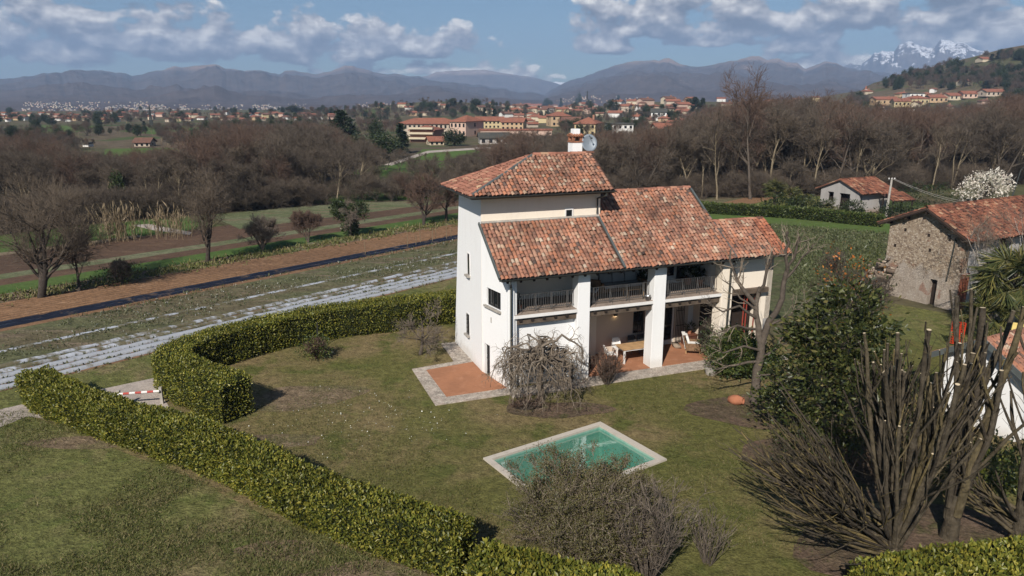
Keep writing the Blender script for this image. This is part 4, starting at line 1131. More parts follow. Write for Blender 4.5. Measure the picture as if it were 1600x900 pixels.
# ------------------------------------------------------------------ the stone barn on the right
def stone_mat():
    m, nt, p = new_mat('rubble_stone', 0.95, 0.1)
    v = obj_vec(nt)
    wob = nt.noise(v, 3.0, 3)
    mp = nt.node('ShaderNodeVectorMath', operation='ADD'); cmb = nt.node('ShaderNodeCombineXYZ')
    nt.link(nt.math('MULTIPLY', wob, 0.16), cmb.inputs[1]); nt.link(nt.math('MULTIPLY', wob, 0.12), cmb.inputs[2])
    nt.link(nt.mapping(v, scale=(1, 1, 1.35)), mp.inputs[0]); nt.link(cmb.outputs[0], mp.inputs[1])
    vo = nt.node('ShaderNodeTexVoronoi'); vo.inputs['Scale'].default_value = 8.5; nt.link(mp.outputs[0], vo.inputs['Vector'])
    ve = nt.node('ShaderNodeTexVoronoi', feature='DISTANCE_TO_EDGE'); ve.inputs['Scale'].default_value = 8.5; nt.link(mp.outputs[0], ve.inputs['Vector'])
    sepc = nt.node('ShaderNodeSeparateColor'); nt.link(vo.outputs['Color'], sepc.inputs[0])
    stone = nt.ramp(sepc.outputs[0], [(0, (0.17, 0.125, 0.095)), (0.25, (0.29, 0.225, 0.165)), (0.7, (0.38, 0.305, 0.225)), (1.0, (0.44, 0.37, 0.295))])
    joint = nt.step(ve.outputs['Distance'], 0.02, 0.10)
    col = nt.mix(joint, (0.38, 0.29, 0.205), stone)
    sp = nt.node('ShaderNodeSeparateXYZ'); nt.link(v, sp.inputs[0])
    n = nt.noise(v, 0.9, 6, 0.6); n2 = nt.noise(v, 1.7, 5, 0.6, 0.4)
    # old render left on the lower half, brick repairs in patches
    low = nt.step(nt.math('ADD', nt.math('SUBTRACT', 2.6, sp.outputs[2]), nt.math('MULTIPLY', nt.math('SUBTRACT', n, 0.5), 4.0)), 0.2, 0.7)
    col = nt.mix(nt.math('MULTIPLY', low, 0.7), col, nt.ramp(n2, [(0.35, (0.33, 0.28, 0.235)), (0.65, (0.43, 0.38, 0.33))]))
    br = nt.node('ShaderNodeTexBrick'); br.inputs['Scale'].default_value = 6.0
    for k, c in (('Color1', (0.28, 0.10, 0.055, 1)), ('Color2', (0.20, 0.075, 0.045, 1)), ('Mortar', (0.26, 0.20, 0.15, 1))): br.inputs[k].default_value = c
    rv = nt.node('ShaderNodeCombineXYZ'); nt.link(sp.outputs[1], rv.inputs[0]); nt.link(sp.outputs[2], rv.inputs[1]); nt.link(rv.outputs[0], br.inputs['Vector'])
    brick = nt.step(nt.math('ADD', nt.noise(v, 0.75, 5, 0.6, 0.3), nt.math('MULTIPLY', nt.step(sp.outputs[1], 0.55, 0.05), 0.14)), 0.62, 0.67)
    col = nt.mix(nt.math('MULTIPLY', brick, 0.6), col, br.outputs[0])
    nt.link(col, p.inputs['Base Color'])
    bump(nt, p, nt.math('ADD', nt.math('MULTIPLY', joint, 0.7), nt.math('MULTIPLY', nt.noise(v, 14, 4), 0.6)), 0.9, 0.05)
    return m
M['rubble'] = stone_mat()
BO = at(1492, 487); BA = R(28)
barn = thing('stone_barn', 'old rubble stone barn with patched gable wall and brown tiled roof', 'barn', BO, BA)
bt = lambda v: 4.55 + .56 * v if v < 2.42 else 4.55 + .56 * 2.42 - .44 * (v - 2.42)
g = wall_with_holes((0, 0, 0), (0, 1, 0), (0, 0, 1), 4.9, 5, [(1.32, 1.78, 0.0, 1.65), (2.42, 2.43, 0, 0)], .5, None, '', top=bt).build('gable_wall', M['rubble'], barn)
if min(v_.co.x for v_ in g.data.vertices) < -.1:
    for v_ in g.data.vertices: v_.co.x += .5
MB().box(.3, .34, 1.25, 1.85, 0, 1.7).build('doorway', M['dark'], barn)
for (v0, z0) in ((3.75, 4.3), (2.2, 4.2), (.9, 4.15), (2.0, 3.3), (4.3, 3.2)):
    MB().box(-.004, .01, v0, v0 + .16, z0, z0 + .2).build('putlog_hole', M['dark'], barn)
MB().box(-.03, .02, .95, 1.12, 4.32, 4.5).build('wall_lamp', M['dark_metal'], barn)
MB().tube([(-.05, .62, 4.4), (-.06, .62, 3.9), (-.06, .75, 1.9), (-.04, .78, 1.75)], .04, 6).build('downpipe', M['gutter'], barn)
sw = wall_with_holes((.5, 0, 0), (1, 0, 0), (0, 0, 1), 15, 4.5, [(0.9, 2.0, 0, 1.6), (3.0, 4.4, 3.2, 4.4), (5.5, 7.2, 3.2, 4.4), (8.2, 9.8, 3.2, 4.4)], .4, None, '').build('side_wall', M['grey_plaster'], barn)
if min(v_.co.y for v_ in sw.data.vertices) < -.1:
    for v_ in sw.data.vertices: v_.co.y += .4
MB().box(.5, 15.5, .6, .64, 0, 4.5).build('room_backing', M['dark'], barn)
MB().box(-.012, .9, -.015, .0, 0, 2.3).build('brick_corner', plain('old_brick', (.24, .085, .05), .95, .1, 0, .45, 7, .6), barn)
MB().box(.5, 15.5, 4.5, 4.9, 0, 3.4).build('rear_wall', M['rubble'], barn)
SB = math.hypot(1, .56)
coppi('roof', (-.45, -.55, 4.36), (1, 0, 0), (0, 1 / SB, .56 / SB), [(0, 0), (16.4, 0), (16.4, 2.97 * SB), (0, 2.97 * SB)], M['tile_old'], barn, .20, .26, 21, jit=.02)
SC = math.hypot(1, .44)
coppi('roof', (15.95, 5.5, 4.63), (-1, 0, 0), (0, -1 / SC, .44 / SC), [(0, 0), (16.4, 0), (16.4, 3.08 * SC), (0, 3.08 * SC)], M['tile_old'], barn, .20, .26, 22, jit=.02)
ridge_row((-.5, 2.42, 6.06), (15.9, 2.42, 6.06), M['tile_old'], barn, .13, 23)
vb = MB(); vb.bar((-.40, -.5, 4.28), (-.40, 2.42, 5.93), .07, .2).bar((-.40, 2.42, 5.93), (-.40, 5.4, 4.62), .07, .2)
vb.build('bargeboard', M['dark'], barn)
pu = MB()
for (v, z) in ((.05, 4.38), (1.25, 5.05), (2.42, 5.7), (3.7, 5.18), (4.8, 4.75)):
    MB().bar((-.38, v, z), (.2, v, z), .13, .15).build('purlin', M['dark'], barn)
def rocks(n, place, smin, smax, seed, name, m):
    rgn = np.random.default_rng(seed); V = []; F = []
    cube = np.array([(-1, -1, -1), (1, -1, -1), (1, 1, -1), (-1, 1, -1), (-1, -1, 1), (1, -1, 1), (1, 1, 1), (-1, 1, 1)], float)
    q = np.array([(0, 3, 2, 1), (4, 5, 6, 7), (0, 1, 5, 4), (1, 2, 6, 5), (2, 3, 7, 6), (3, 0, 4, 7)])
    for i in range(n):
        p = np.array(place(rgn)); s = rgn.uniform(smin, smax)
        c = cube * np.array([1, .8, .55]) * s * .5 + rgn.normal(size=(8, 3)) * s * .09
        V.append(rot_z(c, rgn.uniform(0, 6.3)) + p); F.append(q + 8 * i)
    return np_mesh(name, np.concatenate(V), np.concatenate(F), m)
M['loose_stone'] = island_mat('loose_stone', [(0, (.12, .09, .07)), (.5, (.26, .20, .15)), (1, (.40, .34, .27))], .95, .1, 5, .3)
pc, pd = hw(0, 0), None
cor = BO + Vector((-math.sin(BA), math.cos(BA), 0)) * 4.9
def heap(rgn):
    s = rgn.random(); top = 2.6 * (1 - s) ** 1.3
    p = cor + Vector((-1.0, -.55, 0)) * s * 2.6 + Vector((rgn.normal() * .35, rgn.normal() * .35, 0))
    return (p.x, p.y, rgn.uniform(0, 1) * top)
tag(put(bpy.data.objects.new('collapsed_wall', rocks(420, heap, .18, .5, 5, 'collapsed_wall', M['loose_stone']))), 'crumbling heap of pale stones where a wall fell beside the barn', 'rubble')

# ------------------------------------------------------------------ white shed, bottom right
SO = at(1585, 691); SA = R(28)
shed = thing('garden_shed', 'small white gabled shed with grey eaves and tiled roof behind pruned trees', 'shed', SO, SA)
st = lambda v: 2.6 + .62 * min(v, 3.0 - v)
g = wall_with_holes((0, 0, 0), (0, 1, 0), (0, 0, 1), 3.0, 3, [(1.5, 1.501, 0, 0)], .25, None, '', top=st).build('gable_wall', M['white'], shed)
if min(v_.co.x for v_ in g.data.vertices) < -.1:
    for v_ in g.data.vertices: v_.co.x += .25
MB().box(.25, 6, 0, .2, 0, 2.55).box(.25, 6, 2.8, 3.0, 0, 2.55).build('side_wall', M['white'], shed)
SS = math.hypot(1, .62)
coppi('roof', (-.35, -.5, 2.36), (1, 0, 0), (0, 1 / SS, .62 / SS), [(0, 0), (6.6, 0), (6.6, 2.0 * SS), (0, 2.0 * SS)], M['tile'], shed, .185, .22, 31)
coppi('roof', (6.25, 3.5, 2.36), (-1, 0, 0), (0, -1 / SS, .62 / SS), [(0, 0), (6.6, 0), (6.6, 2.0 * SS), (0, 2.0 * SS)], M['tile'], shed, .2, .34, 32)
MB().bar((-.38, -.5, 2.36), (-.38, 1.5, 3.6), .05, .22).bar((-.38, 1.5, 3.6), (-.38, 3.5, 2.36), .05, .22).build('bargeboard', M['lead'], shed)
MB().box(5.3, 5.8, 1.2, 1.7, 2.9, 4.6).build('brick_chimney', plain('red_brick', (.24, .09, .055), .9, .1, 0, .4, 8, .5), shed)
tag(MB().slab([at(1578, 524, .9), at(1600, 528, .9), at(1604, 508, 1.5), at(1583, 505, 1.5)], (0, 0, .05)).build('yellow_board', plain('yellow_board', (.55, .42, .14), .8)), 'pale yellow corrugated board leaning beside the palm and shed', 'board')

# orange safety netting on stakes by the palm
nc = at(1492, 540)
net = thing('safety_net', 'bright orange plastic safety netting strung between stakes beside the palm', 'netting', nc)
nm, ntt, npp = new_mat('orange_net', .7, .2)
ntt.link(ntt.ramp(ntt.noise(obj_vec(ntt), 9, 3), [(.35, (.40, .035, .014)), (.65, (.60, .075, .025))]), npp.inputs['Base Color'])
n_ = MB(); cols = 14; rws = 9
e0, e1_ = Vector((-.28, .12, 0)), Vector((.30, -.08, 0))
gr = [[e0 + (e1_ - e0) * (i / cols) + Vector((0, .09 * math.sin(i * 1.3), .12 + 1.15 * j / rws)) for i in range(cols + 1)] for j in range(rws + 1)]
for j in range(rws + 1):
    for i in range(cols): n_.bar(gr[j][i], gr[j][i + 1], .055, .02)
for i in range(cols + 1):
    for j in range(rws): n_.bar(gr[j][i], gr[j + 1][i], .04, .02)
n_.build('net', nm, net)
for e in (e0, e1_): MB().tube([e, e + Vector((0, 0, 1.4))], .022, 6).build('stake', M['bark'], net)

# cottage beyond the far hedge
co = at(1342, 333)
cot = thing('cottage', 'small grey rendered cottage with tiled roof beyond the far hedge', 'house', co, R(27))
ct = lambda v: 2.35 + .42 * min(v, 5.2 - v)
g = wall_with_holes((0, 0, 0), (0, 1, 0), (0, 0, 1), 5.2, 3, [(1.2, 2.6, .0, 2.0), (3.4, 4.2, 1.0, 2.0), (2.6, 2.601, 0, 0)], .25, None, '', top=ct).build('gable_wall', M['grey_plaster'], cot)
MB().box(0.25, 5, 0, .25, 0, 2.3).build('side_wall', M['grey_plaster'], cot); MB().box(.25, 5, 4.95, 5.2, 0, 2.3).build('side_wall', M['grey_plaster'], cot)
MB().box(.3, .33, 1.1, 4.4, 0, 2.2).build('doorway', M['dark'], cot)
SQ = math.hypot(1, .42)
coppi('roof', (-.5, -.6, 2.15), (1, 0, 0), (0, 1 / SQ, .42 / SQ), [(0, 0), (6, 0), (6, 3.2 * SQ), (0, 3.2 * SQ)], M['tile_old'], cot, .25, .4, 41)
coppi('roof', (5.5, 5.8, 2.15), (-1, 0, 0), (0, -1 / SQ, .42 / SQ), [(0, 0), (6, 0), (6, 3.2 * SQ), (0, 3.2 * SQ)], M['tile_old'], cot, .25, .4, 42)
ro = at(1400, 333)
lean = thing('open_shelter', 'low open shelter with a red tile roof behind the utility pole', 'shelter', ro, R(20))
coppi('roof', (-1.6, -.9, 1.5), (1, 0, 0), (0, .94, .34), [(0, 0), (3.2, 0), (3.2, 1.9), (0, 1.9)], M['tile_old'], lean, .25, .4, 43)
for x in (-1.4, 1.4):
    for y in (-.7, .7): MB().box(x - .06, x + .06, y - .06, y + .06, 0, 1.5 + .34 * (y + .8)).build('post', M['dark'], lean)

# utility pole with wires, street lamp
pp = at(1384, 338); pz = top_z(279, pp.y)
pole = thing('utility_pole', 'weathered concrete utility pole beside the stone barn roof', 'pole', pp)
MB().tube([(0, 0, 0), (.12, 0, pz)], [.15, .10], 8).build('shaft', M['stone'], pole)
MB().bar((-.28, 0, pz - .1), (.5, 0, pz - .1), .06).build('crossarm', M['gutter'], pole)
for x in (-.2, .12, .42): MB().lathe([(.0, -.05), (.05, -.05), (.06, .03), (.03, .1), (0, .12)], 8, (x, 0, pz - .02)).build('insulator', M['white_paint'], pole)
for k, (q, lab) in enumerate(((at(1640, 322, 4.2), 'thin overhead wire sagging from the pole over the white magnolia'), (at(1660, 318, 4.8), 'thin overhead wire above the lower wire from the pole'))):
    a = pp + Vector((.1 + .2 * k, 0, pz)); pts_ = [a.lerp(q, t / 12) - Vector((0, 0, 1.1 * math.sin(math.pi * t / 12))) for t in range(13)]
    tag(MB().tube(pts_, .022, 5).build('overhead_wire', M['stone']), lab, 'wire')
lp = at(1580, 312); lz = top_z(262, lp.y)
lamp = thing('street_lamp', 'grey street lamp with curved arm rising behind the barn roof', 'street lamp', lp)
MB().tube([(0, 0, 0), (.55, 0, lz - .3), (.75, 0, lz), (1.6, 0, lz + .12)], [.09, .06, .055, .045], 8).build('post', M['gutter'], lamp)
MB().box(1.55, 2.2, -.12, .12, lz + .06, lz + .2).build('lamp_head', M['lead'], lamp, bevel=.03)
for (x, y0, y1, lab) in ((1510, 260, 180, 'tall floodlight mast standing right of the distant hillside houses'), (1375, 232, 184, 'shorter floodlight mast above the bare trees beyond the cottage')):
    q = at(x, 222); hh = top_z(y1, q.y)
    fm = thing('floodlight_mast', lab, 'light mast', q, 0, 'floodlight masts above the wood')
    MB().tube([(0, 0, 0), (0, 0, hh)], [.16, .09], 6).build('mast', M['stone'], fm)
    MB().bar((-1.4, 0, hh), (1.4, 0, hh), .14).build('crossarm', M['stone'], fm)
    for k in (-1.2, -.4, .4, 1.2): MB().box(k - .25, k + .25, -.3, .05, hh - .3, hh + .2).build('floodlight', M['white_paint'], fm)
# ------------------------------------------------------------------ hedges
def hedge(name, label, path, width, height, dens, leaf, m, seed, group=None, size=0.10):
    """a clipped hedge: dark inside, leaves standing out of a slightly lumpy surface"""
    rgn = np.random.default_rng(seed)
    P = np.array([(p[0], p[1]) for p in path], float)
    seg = np.linalg.norm(np.diff(P, axis=0), axis=1); cum = np.concatenate([[0], np.cumsum(seg)]); Lt = cum[-1]
    def centre(s):
        x = np.interp(s, cum, P[:, 0]); y = np.interp(s, cum, P[:, 1])
        e = 0.6
        dx = np.interp(np.minimum(s + e, Lt), cum, P[:, 0]) - np.interp(np.maximum(s - e, 0), cum, P[:, 0])
        dy = np.interp(np.minimum(s + e, Lt), cum, P[:, 1]) - np.interp(np.maximum(s - e, 0), cum, P[:, 1])
        n = np.hypot(dx, dy); return x, y, -dy / n, dx / n
    root = thing(name, label, 'hedge', (P[0][0], P[0][1], 0), 0, group)
    off = np.array([P[0][0], P[0][1], 0])
    def surf(s, q):
        """q 0..1 round the cross-section: side, top, side; returns point and outward normal"""
        x, y, nx, ny = centre(s)
        per = 2 * height + width; d = q * per
        r = 0.12
        side1 = d < height; top = (d >= height) & (d < height + width)
        u = np.where(side1, width / 2, np.where(top, width / 2 - (d - height), -width / 2))
        z = np.where(side1, d, np.where(top, height, height - (d - height - width)))
        n_u = np.where(side1, 1.0, np.where(top, 0.0, -1.0)); n_z = np.where(top, 1.0, 0.0)
        edge = np.clip(1 - np.abs(d - height) / r, 0, 1) + np.clip(1 - np.abs(d - height - width) / r, 0, 1)
        lump = (fbm(s * 0.9 + seed, q * 5 + seed, 3) - 0.5) * 0.30 + (fbm(s * 3.1, q * 14, 2) - .5) * .14 - edge * 0.05
        foot = np.clip(1 - z / 0.35, 0, 1) * 0.10
        u = u + n_u * (lump - foot); z = np.maximum(z + n_z * lump, 0.02)
        z = np.where(top, z, z * (1 + 0.0 * s))
        X = np.stack([x + nx * u, y + ny * u, z], -1); Nn = np.stack([nx * n_u, ny * n_u, n_z], -1)
        return X, norm(Nn)
    ns, nq = int(Lt / 0.22), 26
    S, Q = np.meshgrid(np.linspace(0, Lt, ns), np.linspace(0, 1, nq), indexing='ij')
    X, Nn = surf(S.ravel(), Q.ravel()); X = X - Nn * 0.08 - off
    i = np.arange(ns - 1)[:, None]; j = np.arange(nq - 1)[None]
    F = np.stack([i * nq + j, i * nq + j + 1, (i + 1) * nq + j + 1, (i + 1) * nq + j], -1).reshape(-1, 4)
    V2 = X; b = [list(range(nq)), list(range((ns - 1) * nq, ns * nq))]
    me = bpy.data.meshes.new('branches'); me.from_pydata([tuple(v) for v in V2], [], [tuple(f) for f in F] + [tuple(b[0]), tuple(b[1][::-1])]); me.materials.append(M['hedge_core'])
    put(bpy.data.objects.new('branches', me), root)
    n = int(dens * Lt * (2 * height + width))
    s = rgn.uniform(0, Lt, n); q = rgn.random(n)
    C, Nn = surf(s, q)
    # both ends
    ne = int(dens * width * height * 1.1); E_ = []; EN = []
    for s_, sg in ((0.0, -1), (Lt, 1)):
        x, y, nx, ny = centre(np.full(ne, s_)); u = rgn.uniform(-.5, .5, ne) * width; z = rgn.uniform(0.05, 1, ne) * height
        tx, ty = ny, -nx
        E_.append(np.stack([x + nx * u + tx * sg * .04, y + ny * u + ty * sg * .04, z], -1)); EN.append(np.stack([tx * sg, ty * sg, 0 * x], -1))
    C = np.concatenate([C] + E_); Nn = np.concatenate([Nn] + EN)
    C = C - off + Nn * rgn.uniform(-0.10, 0.06, (len(C), 1))
    D = Nn * 0.55 + rgn.normal(size=C.shape) * 0.55 + np.array([0, 0, 0.35])
    V, F = leaves(rgn, C - norm(D) * 0.03, D, size, 0.5, 0.12)
    put(bpy.data.objects.new('foliage', np_mesh('foliage', V, F, m)), root)
    return root
H_NEAR = [(-20.05, 28.0), (-19.0, 27.1), (-15.0, 24.75), (-10.7, 22.55), (-8.3, 20.95), (-6.9, 19.85), (-5.2, 18.7), (-2.4, 17.2), (-1.3, 16.65)]
hedge('laurel_hedge', 'long clipped laurel hedge running between the lawn and the outer grass', H_NEAR, 1.15, 1.42, 580, None, M['laurel'], 1, 'clipped laurel hedges round the garden', 0.098)
hedge('laurel_hedge', 'bright yellow-green laurel hedge piece at the bottom edge below the brushy shrub', [(-0.9, 15.65), (0.6, 15.15), (2.2, 14.6), (3.6, 14.0)], 1.15, 1.35, 520, None, M['laurel'], 2, 'clipped laurel hedges round the garden', 0.13)
H_U = [(0.5, 40.6), (-3.2, 39.6), (-6.3, 38.2), (-9.7, 36.85), (-12.3, 34.9), (-14.6, 32.2), (-15.3, 30.6), (-14.9, 29.3), (-13.3, 27.95), (-11.0, 26.35)]
hedge('laurel_hedge', 'hooked laurel hedge curving from the house corner round to the driveway', H_U, 1.5, 1.65, 400, None, M['laurel'], 3, 'clipped laurel hedges round the garden', 0.092)
hedge('laurel_hedge', 'laurel hedge piece in the bottom right corner under the pollarded trees', [(8.7, 14.9), (10.5, 15.35), (13.4, 15.9), (16.5, 16.2)], 1.3, 1.25, 480, None, M['laurel'], 4, 'clipped laurel hedges round the garden', 0.13)
q0, q1, q2 = at(1086, 334), at(1240, 343), at(1385, 357)
hedge('field_hedge', 'low dark hedge along the far side of the cabbage field', [(q0.x, q0.y + 1), (q1.x, q1.y + 1), (q2.x, q2.y + 1)], 1.1, 1.15, 110, None, M['shrub_leaf'], 5, None, 0.2)

# ------------------------------------------------------------------ bare trees
def tree_mesh(name, parts, mats, counts=None):
    V, F = join(parts)
    return np_mesh(name, V, F, mats, smooth=True)
def bare_tree(seed, H, spread=0.5, r=0.16, stems=1, lean=0.06, n1=9, n2=6, n3=7, n4=0, t0=0.28, up=0.35, tw=0.008, thick=1.0, ang=0.75, droop=0.0):
    """trunk and limbs, crown of twigs: two parts"""
    rgn = np.random.default_rng(seed)
    P = np.zeros((stems, 8, 3)); d = norm(np.stack([rgn.normal(size=stems) * (lean if stems == 1 else .28), rgn.normal(size=stems) * (lean if stems == 1 else .28), np.ones(stems)], -1))
    for k in range(1, 8):
        d = norm(d + rgn.normal(size=d.shape) * 0.07 + np.array([0, 0, .05])); P[:, k] = P[:, k - 1] + d * H * 0.78 / 7 * (1 if stems == 1 else rgn.uniform(.8, 1.05))
    Rr = np.tile(r * np.array([1.25, .95, .86, .76, .62, .46, .3, .14]), (stems, 1))
    L1, R1 = sprout(rgn, P, Rr, n1, t0, 0.97, ang, H * spread, 7, .12, up, .55, .22, shorten=.55, rmin=tw * 1.6)
    L2, R2 = sprout(rgn, L1, R1, n2, .2, 1.0, .7, H * spread * .5, 5, .16, up * .8 - droop, .55, .3, shorten=.45, rmin=tw * 1.3)
    L3, R3 = sprout(rgn, L2, R2, n3, .15, 1.0, .7, H * spread * .26, 4, .2, up * .6 - droop * 1.5, .6, .4, shorten=.3, rmin=tw)
    crown = [tubes(L3, R3, 3)]
    if n4:
        L4, R4 = sprout(rgn, L3, R3, n4, .2, 1.0, .6, H * spread * .14, 3, .2, up * .4 - droop, .7, .5, shorten=.2, rmin=tw * .8)
        crown.append(tubes(L4, R4, 3))
    crown.append(tubes(L2, R2, 3))
    return [tubes(P, Rr, 8), tubes(L1, R1, 5)], crown, (P, L1, L2, L3)
def plant_tree(name, label, loc, data, bark, twig, rz=0.0, group=None, cat='tree', extra=None, sc=1.0):
    t = thing(name, label, cat, loc, rz, group)
    if sc != 1.0: t.scale = (sc,) * 3
    put(bpy.data.objects.new('trunk', tree_mesh('trunk', data[0], bark)), t)
    put(bpy.data.objects.new('crown', tree_mesh('crown', data[1], twig)), t)
    return t
# field trees along the verge
ft_ = [((65, 466), 233, .62, .20, 2, 'wide bare tree with two leaning trunks at the left end of the field verge', 11, 'bark_dark', 'twig'),
       ((124, 456), 365, .42, .10, 1, 'thin crooked bare sapling beside the wide tree on the verge', 12, 'bark_dark', 'twig'),
       ((325, 410), 285, .50, .17, 1, 'rounded bare tree on the verge left of the pale blossoming shrub', 13, 'bark_dark', 'twig'),
       ((482, 379), 330, .5, .06, 3, 'small upright bare shrub-like tree left of the ivy-covered one', 15, 'bark', 'twig_red'),
       ((662, 353), 268, .46, .13, 2, 'bare reddish tree on the verge just left of the house tower', 16, 'bark_dark', 'twig_red'),
       ((697, 346), 290, .52, .16, 1, 'broad bare tree with dark trunk nearest the tower on the verge', 17, 'bark_dark', 'twig_red')]
for (bp, ty, sp_, r, ns_, lab, sd_, bk, tg) in ft_:
    q = at(*bp); Hh = top_z(ty, q.y) * (.76 if sd_ == 11 else 1.04)
    plant_tree('field_tree', lab, q, bare_tree(sd_, Hh * 1.0, sp_, r, ns_, .08, 13 if sd_ == 13 else 10, 7, 8, 4, .22, .55 if sd_ == 13 else .42, .011, ang=.6 if sd_ == 13 else .75), M[bk], M[tg], group='bare trees along the field verge')
q = at(410, 391)
t = plant_tree('blossom_shrub', 'pale budding shrub with pinkish blossom on the field verge', q, bare_tree(21, 3.0, .5, .07, 5, .1, 8, 6, 7, 3, .15, .5, .012), M['bark'], M['twig_grey'], cat='shrub')
# ivy-covered stump tree
def leaf_blob(rgn, centre, rad, n, size, m, name='foliage', parent=None, clumps=40, shell=0.55, asp=0.5, fill=0.3, upb=0.3, clump_r=0.3):
    """leaves in clumps over an uneven ellipsoid"""
    rad = np.array(rad, float); c = norm(rgn.normal(size=(clumps, 3))) * rgn.uniform(shell, 1.0, (clumps, 1))
    i = rgn.integers(0, clumps, n)
    p = c[i] + rgn.normal(size=(n, 3)) * clump_r * rgn.uniform(.4, 1.1, (clumps, 1))[i]
    ln = np.linalg.norm(p, axis=1); p = p[ln < 1.25]; i = i[ln < 1.25]
    C = np.array(centre) + p * rad
    D = norm(p) * .7 + rgn.normal(size=p.shape) * .6 + np.array([0, 0, upb])
    return leaves(rgn, C, D, size, asp, .12)
def leafy(name, label, loc, cat, specs, m, bark=None, trunk=None, seed=0, group=None):
    """a leafy plant: specs = (centre, radii, leaves, leaf size, clumps)"""
    rgn = np.random.default_rng(seed); t = thing(name, label, cat, loc, 0, group)
    parts = [leaf_blob(rgn, c, r, n, s, m, clumps=k) for (c, r, n, s, k) in specs]
    V, F = join(parts)
    put(bpy.data.objects.new('foliage', np_mesh('foliage', V, F, m)), t)
    if trunk is not None: put(bpy.data.objects.new('trunk', tree_mesh('trunk', trunk, bark)), t)
    return t
q = at(548, 369)
iv = bare_tree(25, 3.6, .35, .14, 3, .1, 8, 6, 6, 3, .4, .4, .012)
leafy('ivy_tree', 'dead tree smothered in dark ivy on the field verge', q, 'tree', [((0, 0, 1.3), (.75, .7, 1.4), 2600, .17, 40), ((-.9, 0, 2.5), (.8, .7, .9), 1500, .17, 24), ((.9, 0, 2.4), (.8, .7, .9), 1300, .17, 24)], M['ivy'], M['twig_grey'], iv[0] + iv[1], 26)
q = at(192, 443)
sh = bare_tree(27, 1.5, .7, .04, 8, .3, 6, 5, 6, 3, .1, .2, .012)
leafy('verge_bush', 'low dark brown-green bush on the field verge between the bare trees', q, 'bush', [((0, 0, .7), (1.5, 1.2, .8), 900, .12, 50)], M['shrub_leaf'], M['twig'], sh[0] + sh[1], 28)
# reed clumps
def reeds(label, px_, py_, n, h, w, seed):
    rgn = np.random.default_rng(seed); q = at(px_, py_)
    C = np.stack([rgn.normal(size=n) * w, rgn.normal(size=n) * w * .7, np.zeros(n)], -1)
    P = np.zeros((n, 4, 3)); d = norm(np.stack([rgn.normal(size=n) * .16, rgn.normal(size=n) * .16, np.ones(n)], -1)); P[:, 0] = C
    L_ = h * rgn.uniform(.55, 1.1, n) / 3
    for k in range(1, 4):
        d = norm(d + rgn.normal(size=d.shape) * .06); P[:, k] = P[:, k - 1] + d * L_[:, None]
    V1, F1 = tubes(P, np.tile(np.array([.022, .018, .014, .03]), (n, 1)), 3)
    t = thing('reed_clump', label, 'reeds', q, 0, 'clumps of dry reeds at the field edge')
    put(bpy.data.objects.new('stems', np_mesh('stems', V1, F1, M['reed'])), t)
    V, F = leaves(rgn, P[:, 1:].reshape(-1, 3), np.repeat(d, 3, 0) + rgn.normal(size=(3 * n, 3)) * .35, .6, .12, .05)
    put(bpy.data.objects.new('blades', np_mesh('blades', V, F, M['reed'])), t)
reeds('sparse leaning clump of dry reeds nearest the wide bare tree', 133, 384, 50, 2.3, .9, 1)
reeds('tall narrow clump of straw-coloured reeds in the middle', 186, 376, 100, 2.9, .75, 2)
reeds('broad low clump of dry reeds beside the pale fleece sheet', 262, 369, 90, 2.4, 1.2, 3)

